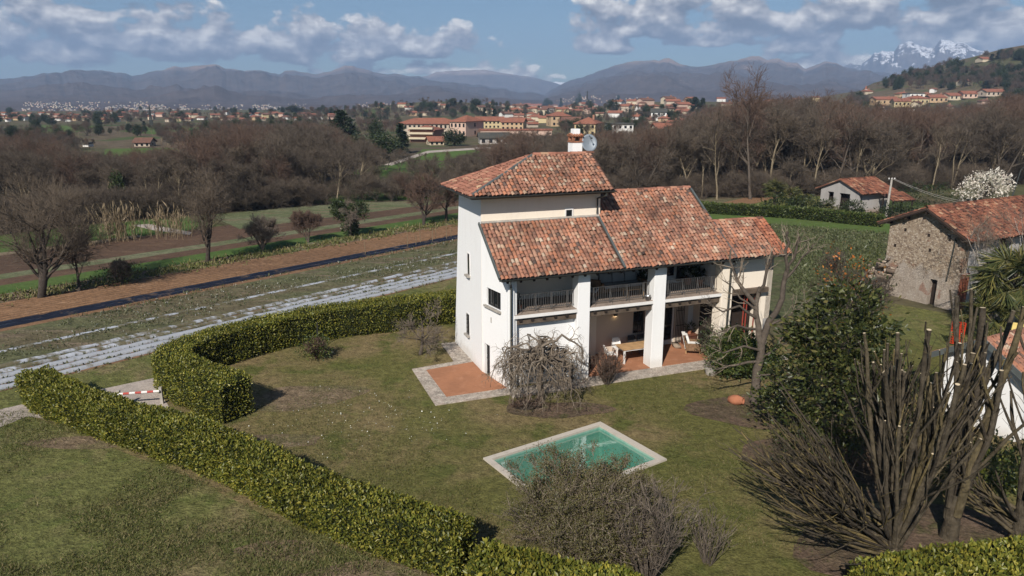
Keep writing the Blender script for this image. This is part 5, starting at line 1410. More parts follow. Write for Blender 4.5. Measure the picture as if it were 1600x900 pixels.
# ------------------------------------------------------------------ garden trees
# forked bare tree with sawn-off limbs near the portico
def pruned_tree():
    rgn = np.random.default_rng(51); q = at(1178, 628)
    T = np.array([[(0, 0, 0), (.02, 0, .7), (.0, .03, 1.4), (.12, 0, 2.1), (.10, .05, 2.6), (.22, 0, 3.2)]], float)
    Tr = np.array([[.24, .19, .17, .165, .16, .15]])
    def limb(pts, r0, r1, K=7):
        pts = np.array(pts, float); s = np.linspace(0, len(pts) - 1, K)
        out = np.stack([np.interp(s, range(len(pts)), pts[:, i]) for i in range(3)], -1)
        out[1:-1] += rgn.normal(size=(K - 2, 3)) * .035
        return out, np.linspace(r0, r1, K)
    limbs = [limb([(.10, .05, 2.5), (-.12, .1, 3.4), (-.2, .15, 4.3), (-.15, .1, 5.0)], .13, .07),
             limb([(.2, 0, 3.1), (.6, .1, 4.0), (.85, .1, 5.1), (.9, .1, 5.8)], .13, .07),
             limb([(-.2, .15, 4.2), (-.9, .1, 5.0), (-1.35, 0, 5.7), (-1.5, 0, 6.6)], .09, .03), limb([(-.17, .1, 4.8), (.1, 0, 5.8), (.15, 0, 6.5)], .06, .04),
             limb([(.9, .1, 5.6), (.75, 0, 6.6), (.72, 0, 7.3)], .065, .045), limb([(.9, .1, 5.7), (1.15, .1, 6.5), (1.25, .1, 7.1)], .06, .04), limb([(.9, .1, 5.4), (1.5, .2, 6.2), (1.95, .2, 6.8)], .05, .02),
             limb([(-.2, .1, 3.7), (-1.0, -.2, 4.2), (-1.8, -.4, 4.1), (-2.4, -.5, 4.5)], .06, .015), limb([(-.1, .1, 3.2), (-1.1, -.3, 3.5), (-2.0, -.6, 3.2), (-2.6, -.7, 3.6)], .055, .012),
             limb([(.05, .03, 1.8), (-.9, -.4, 1.9), (-1.9, -.7, 1.7), (-2.5, -.8, 2.2)], .06, .012), limb([(.1, 0, 2.3), (-.8, -.5, 2.7), (-1.7, -.8, 2.5), (-2.3, -1, 2.9)], .055, .012),
             limb([(.1, .03, 2.0), (.9, -.2, 2.6), (1.6, -.3, 2.9), (2.2, -.3, 3.5)], .05, .012), limb([(.3, .0, 3.4), (1.2, .1, 3.8), (1.9, .1, 4.5)], .05, .012), limb([(0, 0, 1.2), (.8, -.5, 1.5), (1.4, -.8, 1.3)], .04, .01),
             limb([(-.15, .1, 4.0), (-.9, .2, 4.5), (-1.7, .2, 5.3)], .05, .015)]
    P = np.stack([l[0] for l in limbs]); Rr = np.stack([l[1] for l in limbs]) * 1.12
    S, Sr = sprout(rgn, P[2:], Rr[2:], 7, .25, 1.0, .7, 1.0, 5, .2, .25, .5, .3, shorten=.4, rmin=.010)
    S2, Sr2 = sprout(rgn, S, Sr, 4, .3, 1.0, .7, .45, 4, .2, .2, .6, .4, rmin=.007)
    t = thing('pruned_tree', 'forked leafless tree with sawn-off upper limbs by the portico corner', 'tree', q)
    put(bpy.data.objects.new('trunk', tree_mesh('trunk', [tubes(T, Tr, 10), tubes(P, Rr, 7)], M['bark'])), t)
    put(bpy.data.objects.new('crown', tree_mesh('crown', [tubes(S, Sr, 4), tubes(S2, Sr2, 3)], M['twig_tan'])), t)
pruned_tree()
# magnolia: dense, dark, from the ground up, trunk showing through
def magnolia():
    rgn = np.random.default_rng(61); q = at(1298, 700)
    tr = bare_tree(62, 6.1, .42, .19, 1, .03, 14, 6, 3, 0, .12, .1, .014, ang=1.0)
    tips = np.concatenate([tr[2][1][:, 2:].reshape(-1, 3), tr[2][2][:, 1:].reshape(-1, 3), tr[2][3][:, -1].reshape(-1, 3)])
    def outline(z): return np.interp(z, [0.2, .8, 2.0, 3.2, 4.3, 5.3, 6.2], [2.2, 2.6, 2.4, 2.15, 1.8, 1.15, .4])
    n = 300; z = rgn.uniform(.35, 6.0, n); a = rgn.uniform(0, 6.283, n); r = outline(z) * rgn.uniform(.55, 1.0, n)
    sh = np.stack([r * np.cos(a), r * np.sin(a), z], -1)
    keep = fbm(a * 2.1, z * .9, 3) > .47
    cl = np.concatenate([tips[rgn.integers(0, len(tips), 70)], sh[keep]])
    rr = np.hypot(cl[:, 0], cl[:, 1]); lim = outline(np.clip(cl[:, 2], .2, 6.8)); f = np.minimum(1, lim / (rr + 1e-6)); cl[:, :2] *= f[:, None]
    i = rgn.integers(0, len(cl), 13500)
    C = cl[i] + rgn.normal(size=(len(i), 3)) * np.array([.26, .26, .20])
    C = C[C[:, 2] > .1]; 
    D = norm(np.stack([C[:, 0], C[:, 1], C[:, 2] * 0 + .6], -1)) * .8 + rgn.normal(size=C.shape) * .6
    V, F = leaves(rgn, C, D, .185, .48, .1)
    t = thing('magnolia_tree', 'dense dark evergreen magnolia with glossy leaves between lawn and shed', 'tree', q)
    put(bpy.data.objects.new('trunk', tree_mesh('trunk', tr[0] + [tr[1][-1]], M['bark'])), t)
    put(bpy.data.objects.new('foliage', np_mesh('foliage', V, F, M['magnolia'])), t)
magnolia()
# small tree with orange leaves behind it
q = at(1315, 555); ot = bare_tree(65, 5.6, .42, .11, 2, .1, 10, 6, 6, 3, .25, .4, .010)
leafy('orange_leaved_tree', 'thin tree with dull green and orange leaves behind the magnolia', q, 'tree', [((.2, 0, 3.8), (1.6, 1.5, 1.6), 700, .15, 60), ((0, 0, 2.0), (1.8, 1.6, 1.4), 500, .15, 50)], M['magnolia'], M['bark'], ot[0] + ot[1], 66)
o = bpy.data.objects['orange_leaved_tree']; rgn = np.random.default_rng(67)
V, F = join([leaf_blob(rgn, (-.2, 0, 4.3), (1.4, 1.2, 1.3), 420, .15, None, clumps=26), leaf_blob(rgn, (.9, -.2, 2.2), (1.0, .8, .9), 120, .14, None, clumps=14)])
put(bpy.data.objects.new('orange_foliage', np_mesh('orange_foliage', V, F, M['orange_leaf'])), o)
q = at(1345, 600)
leafy('laurel_shrub', 'mid-green rounded shrub right of the magnolia, in front of the far lawn', q, 'shrub', [((0, 0, 1.2), (1.3, 1.2, 1.3), 2600, .14, 60)], M['shrub_leaf'], M['bark'], bare_tree(68, 2.0, .4, .04, 4, .2, 5, 4, 3)[0], 69)
# evergreen shrubs at the portico corner
q = at(1148, 585)
leafy('evergreen_shrub', 'rounded glossy green shrub at the right end of the portico', q, 'shrub', [((0, 0, 1.05), (1.2, 1.0, 1.1), 5200, .13, 90), ((.9, -.4, .8), (.9, .8, .8), 2600, .13, 40), ((-.5, -.3, .8), (.8, .7, .8), 2000, .13, 40)], M['shrub_leaf'], M['bark'], bare_tree(71, 1.6, .4, .04, 4, .2, 5, 4, 3)[0], 70)
q = at(1112, 560)
leafy('evergreen_shrub', 'grey-green loose shrub between the armchair and the glossy shrub', q, 'shrub', [((0, 0, .95), (.75, .7, .95), 1500, .09, 40)], M['far_green'], M['bark'], bare_tree(73, 1.6, .4, .03, 4, .2, 5, 4, 3)[0], 72)
q = at(493, 561)
leafy('round_bush', 'small round dark red-green bush standing alone on the lawn', q, 'bush', [((0, 0, .55), (.72, .68, .62), 1300, .10, 50)], M['laurel_back'], M['twig_red'], [*bare_tree(75, 1.25, .45, .025, 9, .2, 7, 5, 5, 0, .1, .3, .009)[0], *bare_tree(76, 1.25, .45, .025, 9, .2, 7, 5, 5, 0, .1, .3, .009)[1]], 74)
tag(MB().tube([at(497, 545), at(497, 545) + Vector((.05, 0, 1.45))], .03, 6).build('garden_stake', M['dark_metal']), 'thin dark stake standing behind the round bush', 'stake')
q = at(657, 554)
plant_tree('young_tree', 'young bare fruit tree on the lawn by the tower corner', q, bare_tree(77, 2.9, .5, .085, 1, .1, 9, 6, 7, 3, .28, .2, .008, ang=.95), M['bark'], M['twig_grey'])
q = at(655, 570)
# weeping contorted tree before the portico
def weeping():
    rgn = np.random.default_rng(81); q = at(843, 628); H = 2.75
    T = np.array([[(0, 0, 0), (.06, .02, .5), (-.05, .05, 1.0), (.08, 0, 1.5), (0, .04, 2.0), (.05, 0, 2.35)]], float); Tr = np.array([[.17, .14, .13, .12, .11, .08]])
    n = 34; a = np.linspace(0, 2 * np.pi, n, endpoint=False) + rgn.normal(size=n) * .12; K = 12
    P = np.zeros((n, K, 3)); z0 = rgn.uniform(1.6, 2.45, n); reach = rgn.uniform(1.4, 2.35, n); rise = rgn.uniform(.2, .75, n)
    u = np.linspace(0, 1, K)
    rad = reach[:, None] * np.sin(u * np.pi * .5)[None] ** .9
    Z = z0[:, None] + rise[:, None] * np.sin(np.minimum(u * 2.4, np.pi))[None] - (z0[:, None] - .1 - rgn.uniform(0, .7, (n, 1))) * (u ** 2.6)[None]
    wob = np.cumsum(rgn.normal(size=(n, K)) * .075, axis=1)
    P[..., 0] = rad * np.cos(a[:, None] + wob); P[..., 1] = rad * np.sin(a[:, None] + wob) * .85; P[..., 2] = Z + rgn.normal(size=(n, K)) * .06
    P[:, 1:-1] += rgn.normal(size=(n, K - 2, 3)) * .05
    Rr = np.linspace(.062, .014, K)[None] * rgn.uniform(.7, 1.2, (n, 1))
    S, Sr = sprout(rgn, P, Rr, 7, .15, .95, .9, .8, 6, .35, -.7, .55, .4, shorten=.2, rmin=.010)
    S2, Sr2 = sprout(rgn, S, Sr, 4, .2, 1.0, .9, .45, 5, .35, -.9, .6, .45, shorten=.2, rmin=.007)
    S3, Sr3 = sprout(rgn, S2, Sr2, 3, .2, 1.0, .7, .26, 3, .3, -.8, .7, .5, shorten=.2, rmin=.006)
    for x in (P, S, S2, S3): x[..., 2] = np.maximum(x[..., 2], .03)
    t = thing('weeping_tree', 'bare contorted weeping tree with a domed tangle of branches before the portico', 'tree', q)
    put(bpy.data.objects.new('trunk', tree_mesh('trunk', [tubes(T, Tr, 8), tubes(P, Rr, 5)], M['bark_tan'])), t)
    put(bpy.data.objects.new('crown', tree_mesh('crown', [tubes(S, Sr, 4), tubes(S2, Sr2, 3), tubes(S3, Sr3, 3)], M['twig_tan'])), t)
weeping()
def brush(name, label, q, H, W, n, seed, twig, m_leaf=None, nleaf=0, lsize=.06, n2=6, n3=5, rr=.02, up=.3, squash=1.0, lean=(0, 0)):
    """a many-stemmed shrub fanning out of the ground"""
    rgn = np.random.default_rng(seed); K = 6
    a = rgn.uniform(0, 6.283, n); o_ = rgn.uniform(0, 1, n) ** .6
    d = norm(np.stack([np.cos(a) * o_ * W / H + lean[0], np.sin(a) * o_ * W / H * squash + lean[1], np.ones(n)], -1)); P = np.zeros((n, K, 3))
    P[:, 0, 0] = np.cos(a) * o_ * W * .18; P[:, 0, 1] = np.sin(a) * o_ * W * .18 * squash
    L_ = H * rgn.uniform(.65, 1.1, n) / (K - 1) * 1.08
    for k in range(1, K):
        d = norm(d + rgn.normal(size=d.shape) * .1 + np.array([0, 0, up / K])); P[:, k] = P[:, k - 1] + d * L_[:, None]
    Rr = np.linspace(rr, rr * .35, K)[None] * rgn.uniform(.6, 1.3, (n, 1))
    S, Sr = sprout(rgn, P, Rr, n2, .25, 1.0, .55, H * .32, 5, .18, up, .6, .35, rmin=.008)
    S2, Sr2 = sprout(rgn, S, Sr, n3, .2, 1.0, .6, H * .15, 3, .2, up * .5, .65, .5, rmin=.006)
    t = thing(name, label, 'shrub', q)
    put(bpy.data.objects.new('stems', tree_mesh('stems', [tubes(P, Rr, 5)], M['bark'] if twig != 'bark_lichen' else M['bark_lichen'])), t)
    put(bpy.data.objects.new('twigs', tree_mesh('twigs', [tubes(S, Sr, 3), tubes(S2, Sr2, 3)], M[twig])), t)
    if m_leaf:
        tips = np.concatenate([S[:, 2:].reshape(-1, 3), S2[:, 1:].reshape(-1, 3)]); tips = tips[rgn.random(len(tips)) < np.clip(np.linalg.norm(tips / np.array([W, W, H]), axis=1) - .25, .08, 1)]; i = rgn.integers(0, len(tips), nleaf)
        V, F = leaves(rgn, tips[i] + rgn.normal(size=(nleaf, 3)) * .05, rgn.normal(size=(nleaf, 3)) + np.array([0, 0, .5]), lsize, .5)
        put(bpy.data.objects.new('foliage', np_mesh('foliage', V, F, m_leaf)), t)
    return t
brush('brushwood_shrub', 'small reddish-brown twiggy shrub beside the weeping tree and table', at(948, 600), 1.35, .75, 60, 91, 'twig_red', n2=6, n3=5, rr=.014)
brush('brushwood_shrub', 'low tangle of brown stems at the foot of the weeping tree', at(820, 640), .65, 1.1, 70, 92, 'twig_red', n2=4, n3=3, rr=.012, squash=.5)
brush('budding_shrub', 'big domed brushy shrub with olive-green buds in front of the pool', at(910, 862), 2.3, 2.25, 210, 93, 'twig_tan', M['olive_leaf'], 70000, .048, 10, 7, .018, .12)
brush('bare_shrub', 'tall grey bare-stemmed shrub right of the olive-green brushy one', at(1010, 905), 2.35, 1.25, 60, 94, 'twig_grey', n2=6, n3=4, rr=.026, up=.35)
brush('bare_shrub', 'thin scattered bare shrub shoots beside the pollarded tree', at(1105, 880), 1.5, .9, 26, 95, 'twig_grey', n2=4, n3=2, rr=.014, up=.4)
# pollarded trees, bottom right
def pollard(label, q, H, nst, seed, spread, fan=None, thick=.13):
    rgn = np.random.default_rng(seed)
    T = np.array([[(0, 0, 0), (.04, .02, .5), (0, .03, 1.0), (.03, 0, 1.45)]], float); Tr = np.array([[.26, .21, .20, .20]])
    a = rgn.uniform(0, 6.283, nst); o_ = rgn.uniform(.1, 1, nst) ** .7 * spread; K = 7
    K = 11; d = norm(np.stack([np.cos(a) * o_, np.sin(a) * o_, np.ones(nst)], -1)); P = np.zeros((nst, K, 3))
    P[:, 0] = np.stack([np.cos(a) * .15, np.sin(a) * .15, rgn.uniform(.5, 1.4, nst)], -1)
    L_ = (H - 1) * rgn.uniform(.7, 1.08, nst) / (K - 1)
    for k in range(1, K):
        d = norm(d + rgn.normal(size=d.shape) * .045 + np.array([0, 0, .11])); P[:, k] = P[:, k - 1] + d * L_[:, None]
    Rr = np.linspace(1, .6, K)[None] * thick * rgn.uniform(.55, 1.2, (nst, 1)) * (1 + .13 * rgn.normal(size=(nst, K)))
    S, Sr = sprout(rgn, P, Rr, 4, .2, .8, .36, (H - 1) * .40, 8, .07, .45, .55, .6, sd=.35, shorten=.3, rmin=.018)
    Sr = Sr * (1 + .12 * rgn.normal(size=Sr.shape))
    W1, W1r = sprout(rgn, np.concatenate([P[:, ::2][:, :6], S[:, :6]]), np.concatenate([Rr[:, ::2][:, :6], Sr[:, :6]]), 3, .15, .95, .6, .75, 5, .12, .35, .22, .4, shorten=.2, rmin=.007)
    if fan:
        m = fan[0]; az = fan[1] + rgn.normal(size=m) * .35; e = rgn.uniform(.22, .75, m)
        dd = np.stack([np.cos(az) * np.cos(e), np.sin(az) * np.cos(e), np.sin(e)], -1); G = np.zeros((m, K, 3)); G[:, 0] = np.stack([np.cos(az) * .2, np.sin(az) * .2, rgn.uniform(.25, 1.3, m)], -1)
        gl_ = fan[2] * rgn.uniform(.6, 1.05, m) / (K - 1)
        for k in range(1, K):
            dd = norm(dd + rgn.normal(size=dd.shape) * .05 + np.array([0, 0, .035])); G[:, k] = G[:, k - 1] + dd * gl_[:, None]  # noqa
        Gr = np.linspace(.055, .018, K)[None] * rgn.uniform(.6, 1.25, (m, 1))
        GS, GSr = sprout(rgn, G, Gr, 5, .25, .95, .38, fan[2] * .33, 6, .09, .2, .55, .45, rmin=.009)
    t = thing('pollarded_tree', label, 'tree', q, 0, 'pollarded trees in the bottom right corner')
    body = [tubes(T, Tr, 12), tubes(P, Rr, 8), tubes(S, Sr, 6)]
    put(bpy.data.objects.new('crown', tree_mesh('crown', [tubes(W1, W1r, 3)] + ([tubes(G, Gr, 5), tubes(GS, GSr, 4)] if fan else []), M['bark_lichen'])), t)
    # pale sawn ends
    V, F = join(body); nb = len(F); b = len(V); V = [V]; F = [F]
    for PP, RR in ((P, Rr), (S[::3], Sr[::3])):
        tp = PP[:, -1]; dr = norm(PP[:, -1] - PP[:, -2]); rr_ = RR[:, -1]
        ref = norm(np.cross(dr, np.array([.3, .9, .1]))); w2 = np.cross(dr, ref); an = np.linspace(0, 2 * np.pi, 8, endpoint=False)
        ring = tp[:, None] + dr[:, None] * .004 + (np.cos(an)[None, :, None] * ref[:, None] + np.sin(an)[None, :, None] * w2[:, None]) * rr_[:, None, None] * 1.01
        V.append(ring.reshape(-1, 3)); F.append((np.arange(len(tp))[:, None, None] * 8 + np.array([[0, 1, 2, 3], [0, 3, 4, 7], [4, 5, 6, 7]])[None]).reshape(-1, 4) + b); b += len(tp) * 8
    F = np.concatenate(F); put(bpy.data.objects.new('trunk', np_mesh('trunk', np.concatenate(V), F, [M['bark_lichen'], M['cut_wood']], (np.arange(len(F)) >= nb).astype(int), True)), t)
pollard('pollarded tree with long thin shoots fanning left over the lawn', at(1392, 880), 6.8, 30, 101, .42, (80, math.pi * .97, 4.8), .075)
pollard('tall stout pollarded tree standing in front of the white shed', at(1482, 840), 7.2, 8, 122, .14, None, .125)
pollard('pollarded tree with thick lichened stems at the right edge of the photo', at(1588, 850), 6.8, 8, 123, .2, (14, math.pi * .9, 2.6), .12)
q = at(1520, 760)
leafy('laurel_shrub', 'dark glossy shrub under the white shed, behind the pollarded trees', q, 'shrub', [((0, 0, .8), (2.2, 1.0, .9), 3600, .13, 90)], M['laurel_back'], M['bark'], bare_tree(104, 1.4, .4, .04, 4, .2, 5, 4, 3)[0], 104)
# palms
def palm(label, q, H, nf, fl_, seed, group='palms', low=0.0):
    rgn = np.random.default_rng(seed); t = thing('palm_tree', label, 'palm', q, 0, group)
    mb = MB(); mb.tube([(0, 0, 0), (.05, 0, H * .5), (0, 0, H)], [.2, .17, .2], 8)
    mb.build('trunk', M['bark_dark'], t)
    Vs = []; Fs = []; b = 0
    for i in range(nf):
        az = rgn.uniform(0, 6.283); e = rgn.uniform(-.7 + low, 1.25); st_ = fl_ * rgn.uniform(.45, .62)
        d = np.array([math.cos(az) * math.cos(e), math.sin(az) * math.cos(e), math.sin(e)])
        h0 = np.array([0, 0, H - rgn.uniform(0, .45)]); hub = h0 + d * st_ - np.array([0, 0, .1 * st_])
        sd_ = norm(np.cross(d, np.array([0, 0, 1.0])) + 1e-6); up_ = np.cross(sd_, d)
        v, f = tubes(np.array([[h0, h0 + d * st_ * .5 + np.array([0, 0, .03]), hub]]), np.array([[.02, .016, .012]]), 3)
        f3 = np.concatenate([f[:, [0, 1, 2]], f[:, [0, 2, 3]]]); Vs.append(v); Fs.append(f3 + b); b += len(v)
        k = 34; an = np.linspace(-2.1, 2.1, k) + rgn.normal(size=k) * .05
        dirs = d[None] * np.cos(an)[:, None] + sd_[None] * np.sin(an)[:, None] + up_[None] * (-.28 * np.abs(np.sin(an)))[:, None] - np.array([0, 0, .32])
        v, f = leaves(rgn, np.repeat(hub[None], k, 0), dirs, fl_ * .52, .055, .02, .15)
        Vs.append(v); Fs.append(f + b); b += len(v)
    put(bpy.data.objects.new('crown', np_mesh('crown', np.concatenate(Vs), np.concatenate(Fs), M['palm'])), t)
palm('big dark palm with hanging fan leaves against the barn side wall', at(1566, 528), 3.6, 78, 2.1, 111)
palm('lower palm with yellowing fan leaves in front of the big one', at(1538, 530), 1.6, 40, 1.6, 112)
palm('tall palm at the left end of the palm row behind the far hedge', at(1208, 330), 2.7, 34, 1.5, 113)
palm('middle palm of the row behind the far hedge', at(1232, 331), 2.2, 34, 1.5, 114)
palm('palm next to the cottage at the right end of the palm row', at(1252, 331), 2.0, 30, 1.4, 115)
palm('small palm in front of the cottage gable', at(1292, 336), 1.2, 26, 1.2, 116)
q = at(1240, 336)
leafy('dark_bush', 'dark evergreen bush filling the space under the palm row', q, 'bush', [((-1.5, 0, 1.0), (2.4, 1, 1.1), 1500, .22, 60), ((1.5, 0, .9), (2.2, 1, 1.0), 1300, .22, 60)], M['far_green'], seed=117)
for k, (x, y, r_, h_, lab) in enumerate(((1330, 336, 1.4, 1.3, 'grey-green olive bush in front of the cottage wall'), (1400, 343, 2.0, 1.5, 'dark spreading bush at the foot of the utility pole'), (1450, 322, 3.2, 2.4, 'broad dark evergreen bush between the pole and the white magnolia'))):
    leafy('dark_bush', lab, at(x, y), 'bush', [((0, 0, h_ * .55), (r_, r_ * .8, h_ * .6), 1500, .2, 60)], M['far_green'], seed=120 + k)
# white magnolia in flower, birches
q = at(1537, 318); wm = bare_tree(131, 3.2, .55, .12, 3, .1, 9, 6, 6, 0, .2, .4, .014)
leafy('flowering_magnolia', 'magnolia covered in white blossom behind the barn roof', q, 'tree', [((.3, 0, 2.5), (2.4, 1.9, 1.5), 1500, .26, 70), ((-1.9, 0, 1.5), (1.7, 1.3, 1.1), 500, .26, 36), ((1.5, 0, 2.2), (1.5, 1.2, 1.2), 450, .26, 30)], M['blossom'], M['bark'], wm[0] + wm[1], 132)
for k, (x, y, ty, lab) in enumerate(((1545, 455, 345, 'slender pale birch leaning left before the barn roof'), (1582, 455, 312, 'taller pale birch on the right before the barn roof'))):
    q = at(x, y + 50); plant_tree('birch_tree', lab, q, bare_tree(141 + k, top_z(ty, q.y) * 1.12, .34, .075, 2, .1, 8, 5, 5, 2, .35, .45, .007), M['bark_pale'], M['twig_grey'], group='pale birches by the barn')
# ------------------------------------------------------------------ pool
def pool():
    A, B, C_ = at(938, 661), at(755, 718), at(1038, 723)
    ex = (B - A); ey = (C_ - A); L1, L2 = ex.length, ey.length
    cx = (B + C_) / 2; ang = math.atan2(-ex.y, -ex.x)
    t = thing('swimming_pool', 'rectangular garden pool with pale stone coping and turquoise water', 'pool', A, 0)
    e = ex.normalized(); n = (ey - e * ey.dot(e)).normalized()
    P = lambda a, b, z=0.0: e * a + n * b + Vector((0, 0, z))
    W, D = L1, L2 * .985; c = .23
    def ringmesh(z0, z1, o0, o1):
        out = [P(o0, o0), P(W - o0, o0), P(W - o0, D - o0), P(o0, D - o0)]; inn = [P(o1, o1), P(W - o1, o1), P(W - o1, D - o1), P(o1, D - o1)]
        mb = MB(); Z = lambda p, z: (p.x, p.y, z)
        for i in range(4):
            j = (i + 1) % 4
            mb.hexa([Z(out[i], z0), Z(out[j], z0), Z(inn[j], z0), Z(inn[i], z0), Z(out[i], z1), Z(out[j], z1), Z(inn[j], z1), Z(inn[i], z1)])
        return mb
    o = ringmesh(-.02, .07, 0, c).build('coping', plaster('coping_stone', (.47, .42, .355), (.34, .30, .25), .8), t)
    liner = ground_mat('pool_liner', (.20, .36, .285), (.28, .43, .345), (.13, .29, .23), .5, 1.6, 9, (.4, .6), (.5, .7), 0.0, grain=.14)
    b = MB(); q = c + .02
    cs = [P(q, q), P(W - q, q), P(W - q, D - q), P(q, D - q)]
    for i in range(4):
        j = (i + 1) % 4; b.add([(cs[i].x, cs[i].y, -1.3), (cs[j].x, cs[j].y, -1.3), (cs[j].x, cs[j].y, .0), (cs[i].x, cs[i].y, .0)], [(0, 1, 2, 3)])
    b.add([(p.x, p.y, -1.3) for p in cs], [(0, 1, 2, 3)])
    b.build('basin', liner, t)
    s = MB()
    for k in range(3): s.hexa([*(P(q + k * .3, q + .02, -1.29), P(q + (k + 1) * .3, q + .02, -1.29), P(q + (k + 1) * .3, D - q - .02, -1.29), P(q + k * .3, D - q - .02, -1.29)), *(P(q + k * .3, q + .02, -.3 - .3 * k), P(q + (k + 1) * .3, q + .02, -.3 - .3 * k), P(q + (k + 1) * .3, D - q - .02, -.3 - .3 * k), P(q + k * .3, D - q - .02, -.3 - .3 * k))])
    m = bpy.data.materials.new('pool_water'); m.use_nodes = True; nt = NT(m.node_tree); m.node_tree.nodes.remove(m.node_tree.nodes['Principled BSDF'])
    tr = nt.node('ShaderNodeBsdfTransparent'); tr.inputs[0].default_value = (.72, .95, .92, 1)
    gl = nt.node('ShaderNodeBsdfGlossy'); gl.inputs['Roughness'].default_value = .03
    lw = nt.node('ShaderNodeLayerWeight'); lw.inputs[0].default_value = .5
    bp = nt.node('ShaderNodeBump'); bp.inputs['Strength'].default_value = .05; bp.inputs['Distance'].default_value = .05
    nt.link(nt.noise(pos_vec(nt), 2.2, 4, .6), bp.inputs['Height'])
    nt.link(bp.outputs[0], gl.inputs['Normal']); nt.link(bp.outputs[0], lw.inputs['Normal'])
    mx = nt.node('ShaderNodeMixShader'); nt.link(nt.math('ADD', nt.math('MULTIPLY', nt.math('POWER', lw.outputs['Facing'], 2.2), 1.1), .05, clamp=True), mx.inputs[0]); nt.link(tr.outputs[0], mx.inputs[1]); nt.link(gl.outputs[0], mx.inputs[2])
    nt.link(mx.outputs[0], m.node_tree.nodes['Material Output'].inputs[0])
    cs2 = [P(c, c), P(W - c, c), P(W - c, D - c), P(c, D - c)]
    MB().add([(p.x, p.y, -.07) for p in cs2], [(0, 1, 2, 3)]).build('water', m, t)
    return [A + p for p in (P(.1, .1), P(W - .1, .1), P(W - .1, D - .1), P(.1, D - .1))]
POOL = pool()
# open the lawn and the ground under the pool
def cut_hole(name, corners):
    o = bpy.data.objects[name]; import bmesh
    bm_ = bmesh.new(); bm_.from_mesh(o.data)
    cen = sum(corners, Vector()) / 4
    for i in range(4):
        a, b = corners[i], corners[(i + 1) % 4]; t = (b - a).normalized(); nn = Vector((t.y, -t.x, 0))
        bmesh.ops.bisect_plane(bm_, geom=bm_.verts[:] + bm_.edges[:] + bm_.faces[:], plane_co=a, plane_no=nn)
    def inside(p):
        sg = [((corners[(i + 1) % 4] - corners[i]).x * (p - corners[i]).y - (corners[(i + 1) % 4] - corners[i]).y * (p - corners[i]).x) for i in range(4)]
        return all(s > 0 for s in sg) or all(s < 0 for s in sg)
    dead = [f for f in bm_.faces if (f.calc_center_median() - cen).length < 12 and inside(f.calc_center_median())]
    bmesh.ops.delete(bm_, geom=dead, context='FACES'); bm_.to_mesh(o.data); bm_.free(); o.data.update()
import bmesh
for nm in ('lawn', 'ground'):
    o = bpy.data.objects[nm]
    if nm == 'lawn':
        b_ = bmesh.new(); b_.from_mesh(o.data); bmesh.ops.triangulate(b_, faces=b_.faces[:]); b_.to_mesh(o.data); b_.free()
    cut_hole(nm, POOL)

# ------------------------------------------------------------------ things on the portico and round the garden
wood = plain('oiled_wood', (.40, .25, .125), .6, .3, 0, .25, 3, .1); wick = plain('wicker', (.19, .115, .065), .8, .2, 0, .35, 9, .4)
cloth = plain('white_cloth', (.74, .72, .68), .9, .1, 0, .06); grey_cloth = plain('grey_cloth', (.36, .36, .36), .9, .1, 0, .1); pot_m = plain('clay_pot', (.34, .135, .075), .85, .15, 0, .2)
def leg(parent, x, y, z0, z1, w, m, name='leg'):
    return MB().box(x - w / 2, x + w / 2, y - w / 2, y + w / 2, z0, z1).build(name, m, parent)
FZ = .10
tb = thing('dining_table', 'long wooden-topped dining table with white legs on the terracotta terrace', 'table', hw(-.02, 1.15, FZ), HA)
b = MB()
for k in range(6): b.box(-.9, 1.15, -.43 + k * .145, -.43 + k * .145 + .138, .70, .745)
b.build('tabletop', wood, tb, bevel=.006)
MB().box(-.84, 1.09, -.38, .40, .63, .698).build('apron', M['white_paint'], tb)
for x in (-.82, 1.07):
    for y in (-.36, .38): leg(tb, x, y, 0, .628, .075, M['white_paint'])
def shell_chair(label, a, v, rz, m):
    c = thing('dining_chair', label, 'chair', hw(a, v, FZ), HA + rz, 'chairs along the far side of the dining table')
    MB().prism([(-.23, -.22), (.23, -.22), (.25, .2), (-.25, .2)], .43, .465).build('seat', m, c, bevel=.01)
    bk = MB(); pts = [(-.25, .16, .5), (-.17, .25, .5), (.17, .25, .5), (.25, .16, .5)]
    bk.add(pts + [(x * .88, y + .07, .84 if abs(x) < .2 else .78) for (x, y, z) in pts] + [(x, y + .025, z) for (x, y, z) in pts] + [(x * .88, y + .095, .84 if abs(x) < .2 else .78) for (x, y, z) in pts],
           [(0, 1, 5, 4), (1, 2, 6, 5), (2, 3, 7, 6), (9, 8, 12, 13), (10, 9, 13, 14), (11, 10, 14, 15), (4, 5, 13, 12), (5, 6, 14, 13), (6, 7, 15, 14), (1, 0, 8, 9), (2, 1, 9, 10), (3, 2, 10, 11), (0, 4, 12, 8), (7, 3, 11, 15)])
    bk.build('backrest', m, c)
    for x in (-.2, .2):
        for y in (-.18, .17): MB().tube([(x * .9, y * .9, .43), (x * 1.15, y * 1.15, 0)], .014, 6).build('leg', M['dark_metal'], c)
    for x in (-.2, .2): MB().tube([(x, .2, .44), (x * 1.05, .25, .55)], .014, 6).build('back_support', M['dark_metal'], c)
shell_chair('pale shell chair at the left end of the dining table near the lantern', -1.35, 1.25, R(75), M['white_paint'])
shell_chair('pale shell chair behind the left half of the dining table', -.55, 1.95, 0, M['white_paint'])
shell_chair('dark chair behind the table below the barred window', .35, 1.98, 0, M['dark_metal'])
shell_chair('dark chair behind the table right by the middle pillar', .85, 1.98, R(-10), M['dark_metal'])
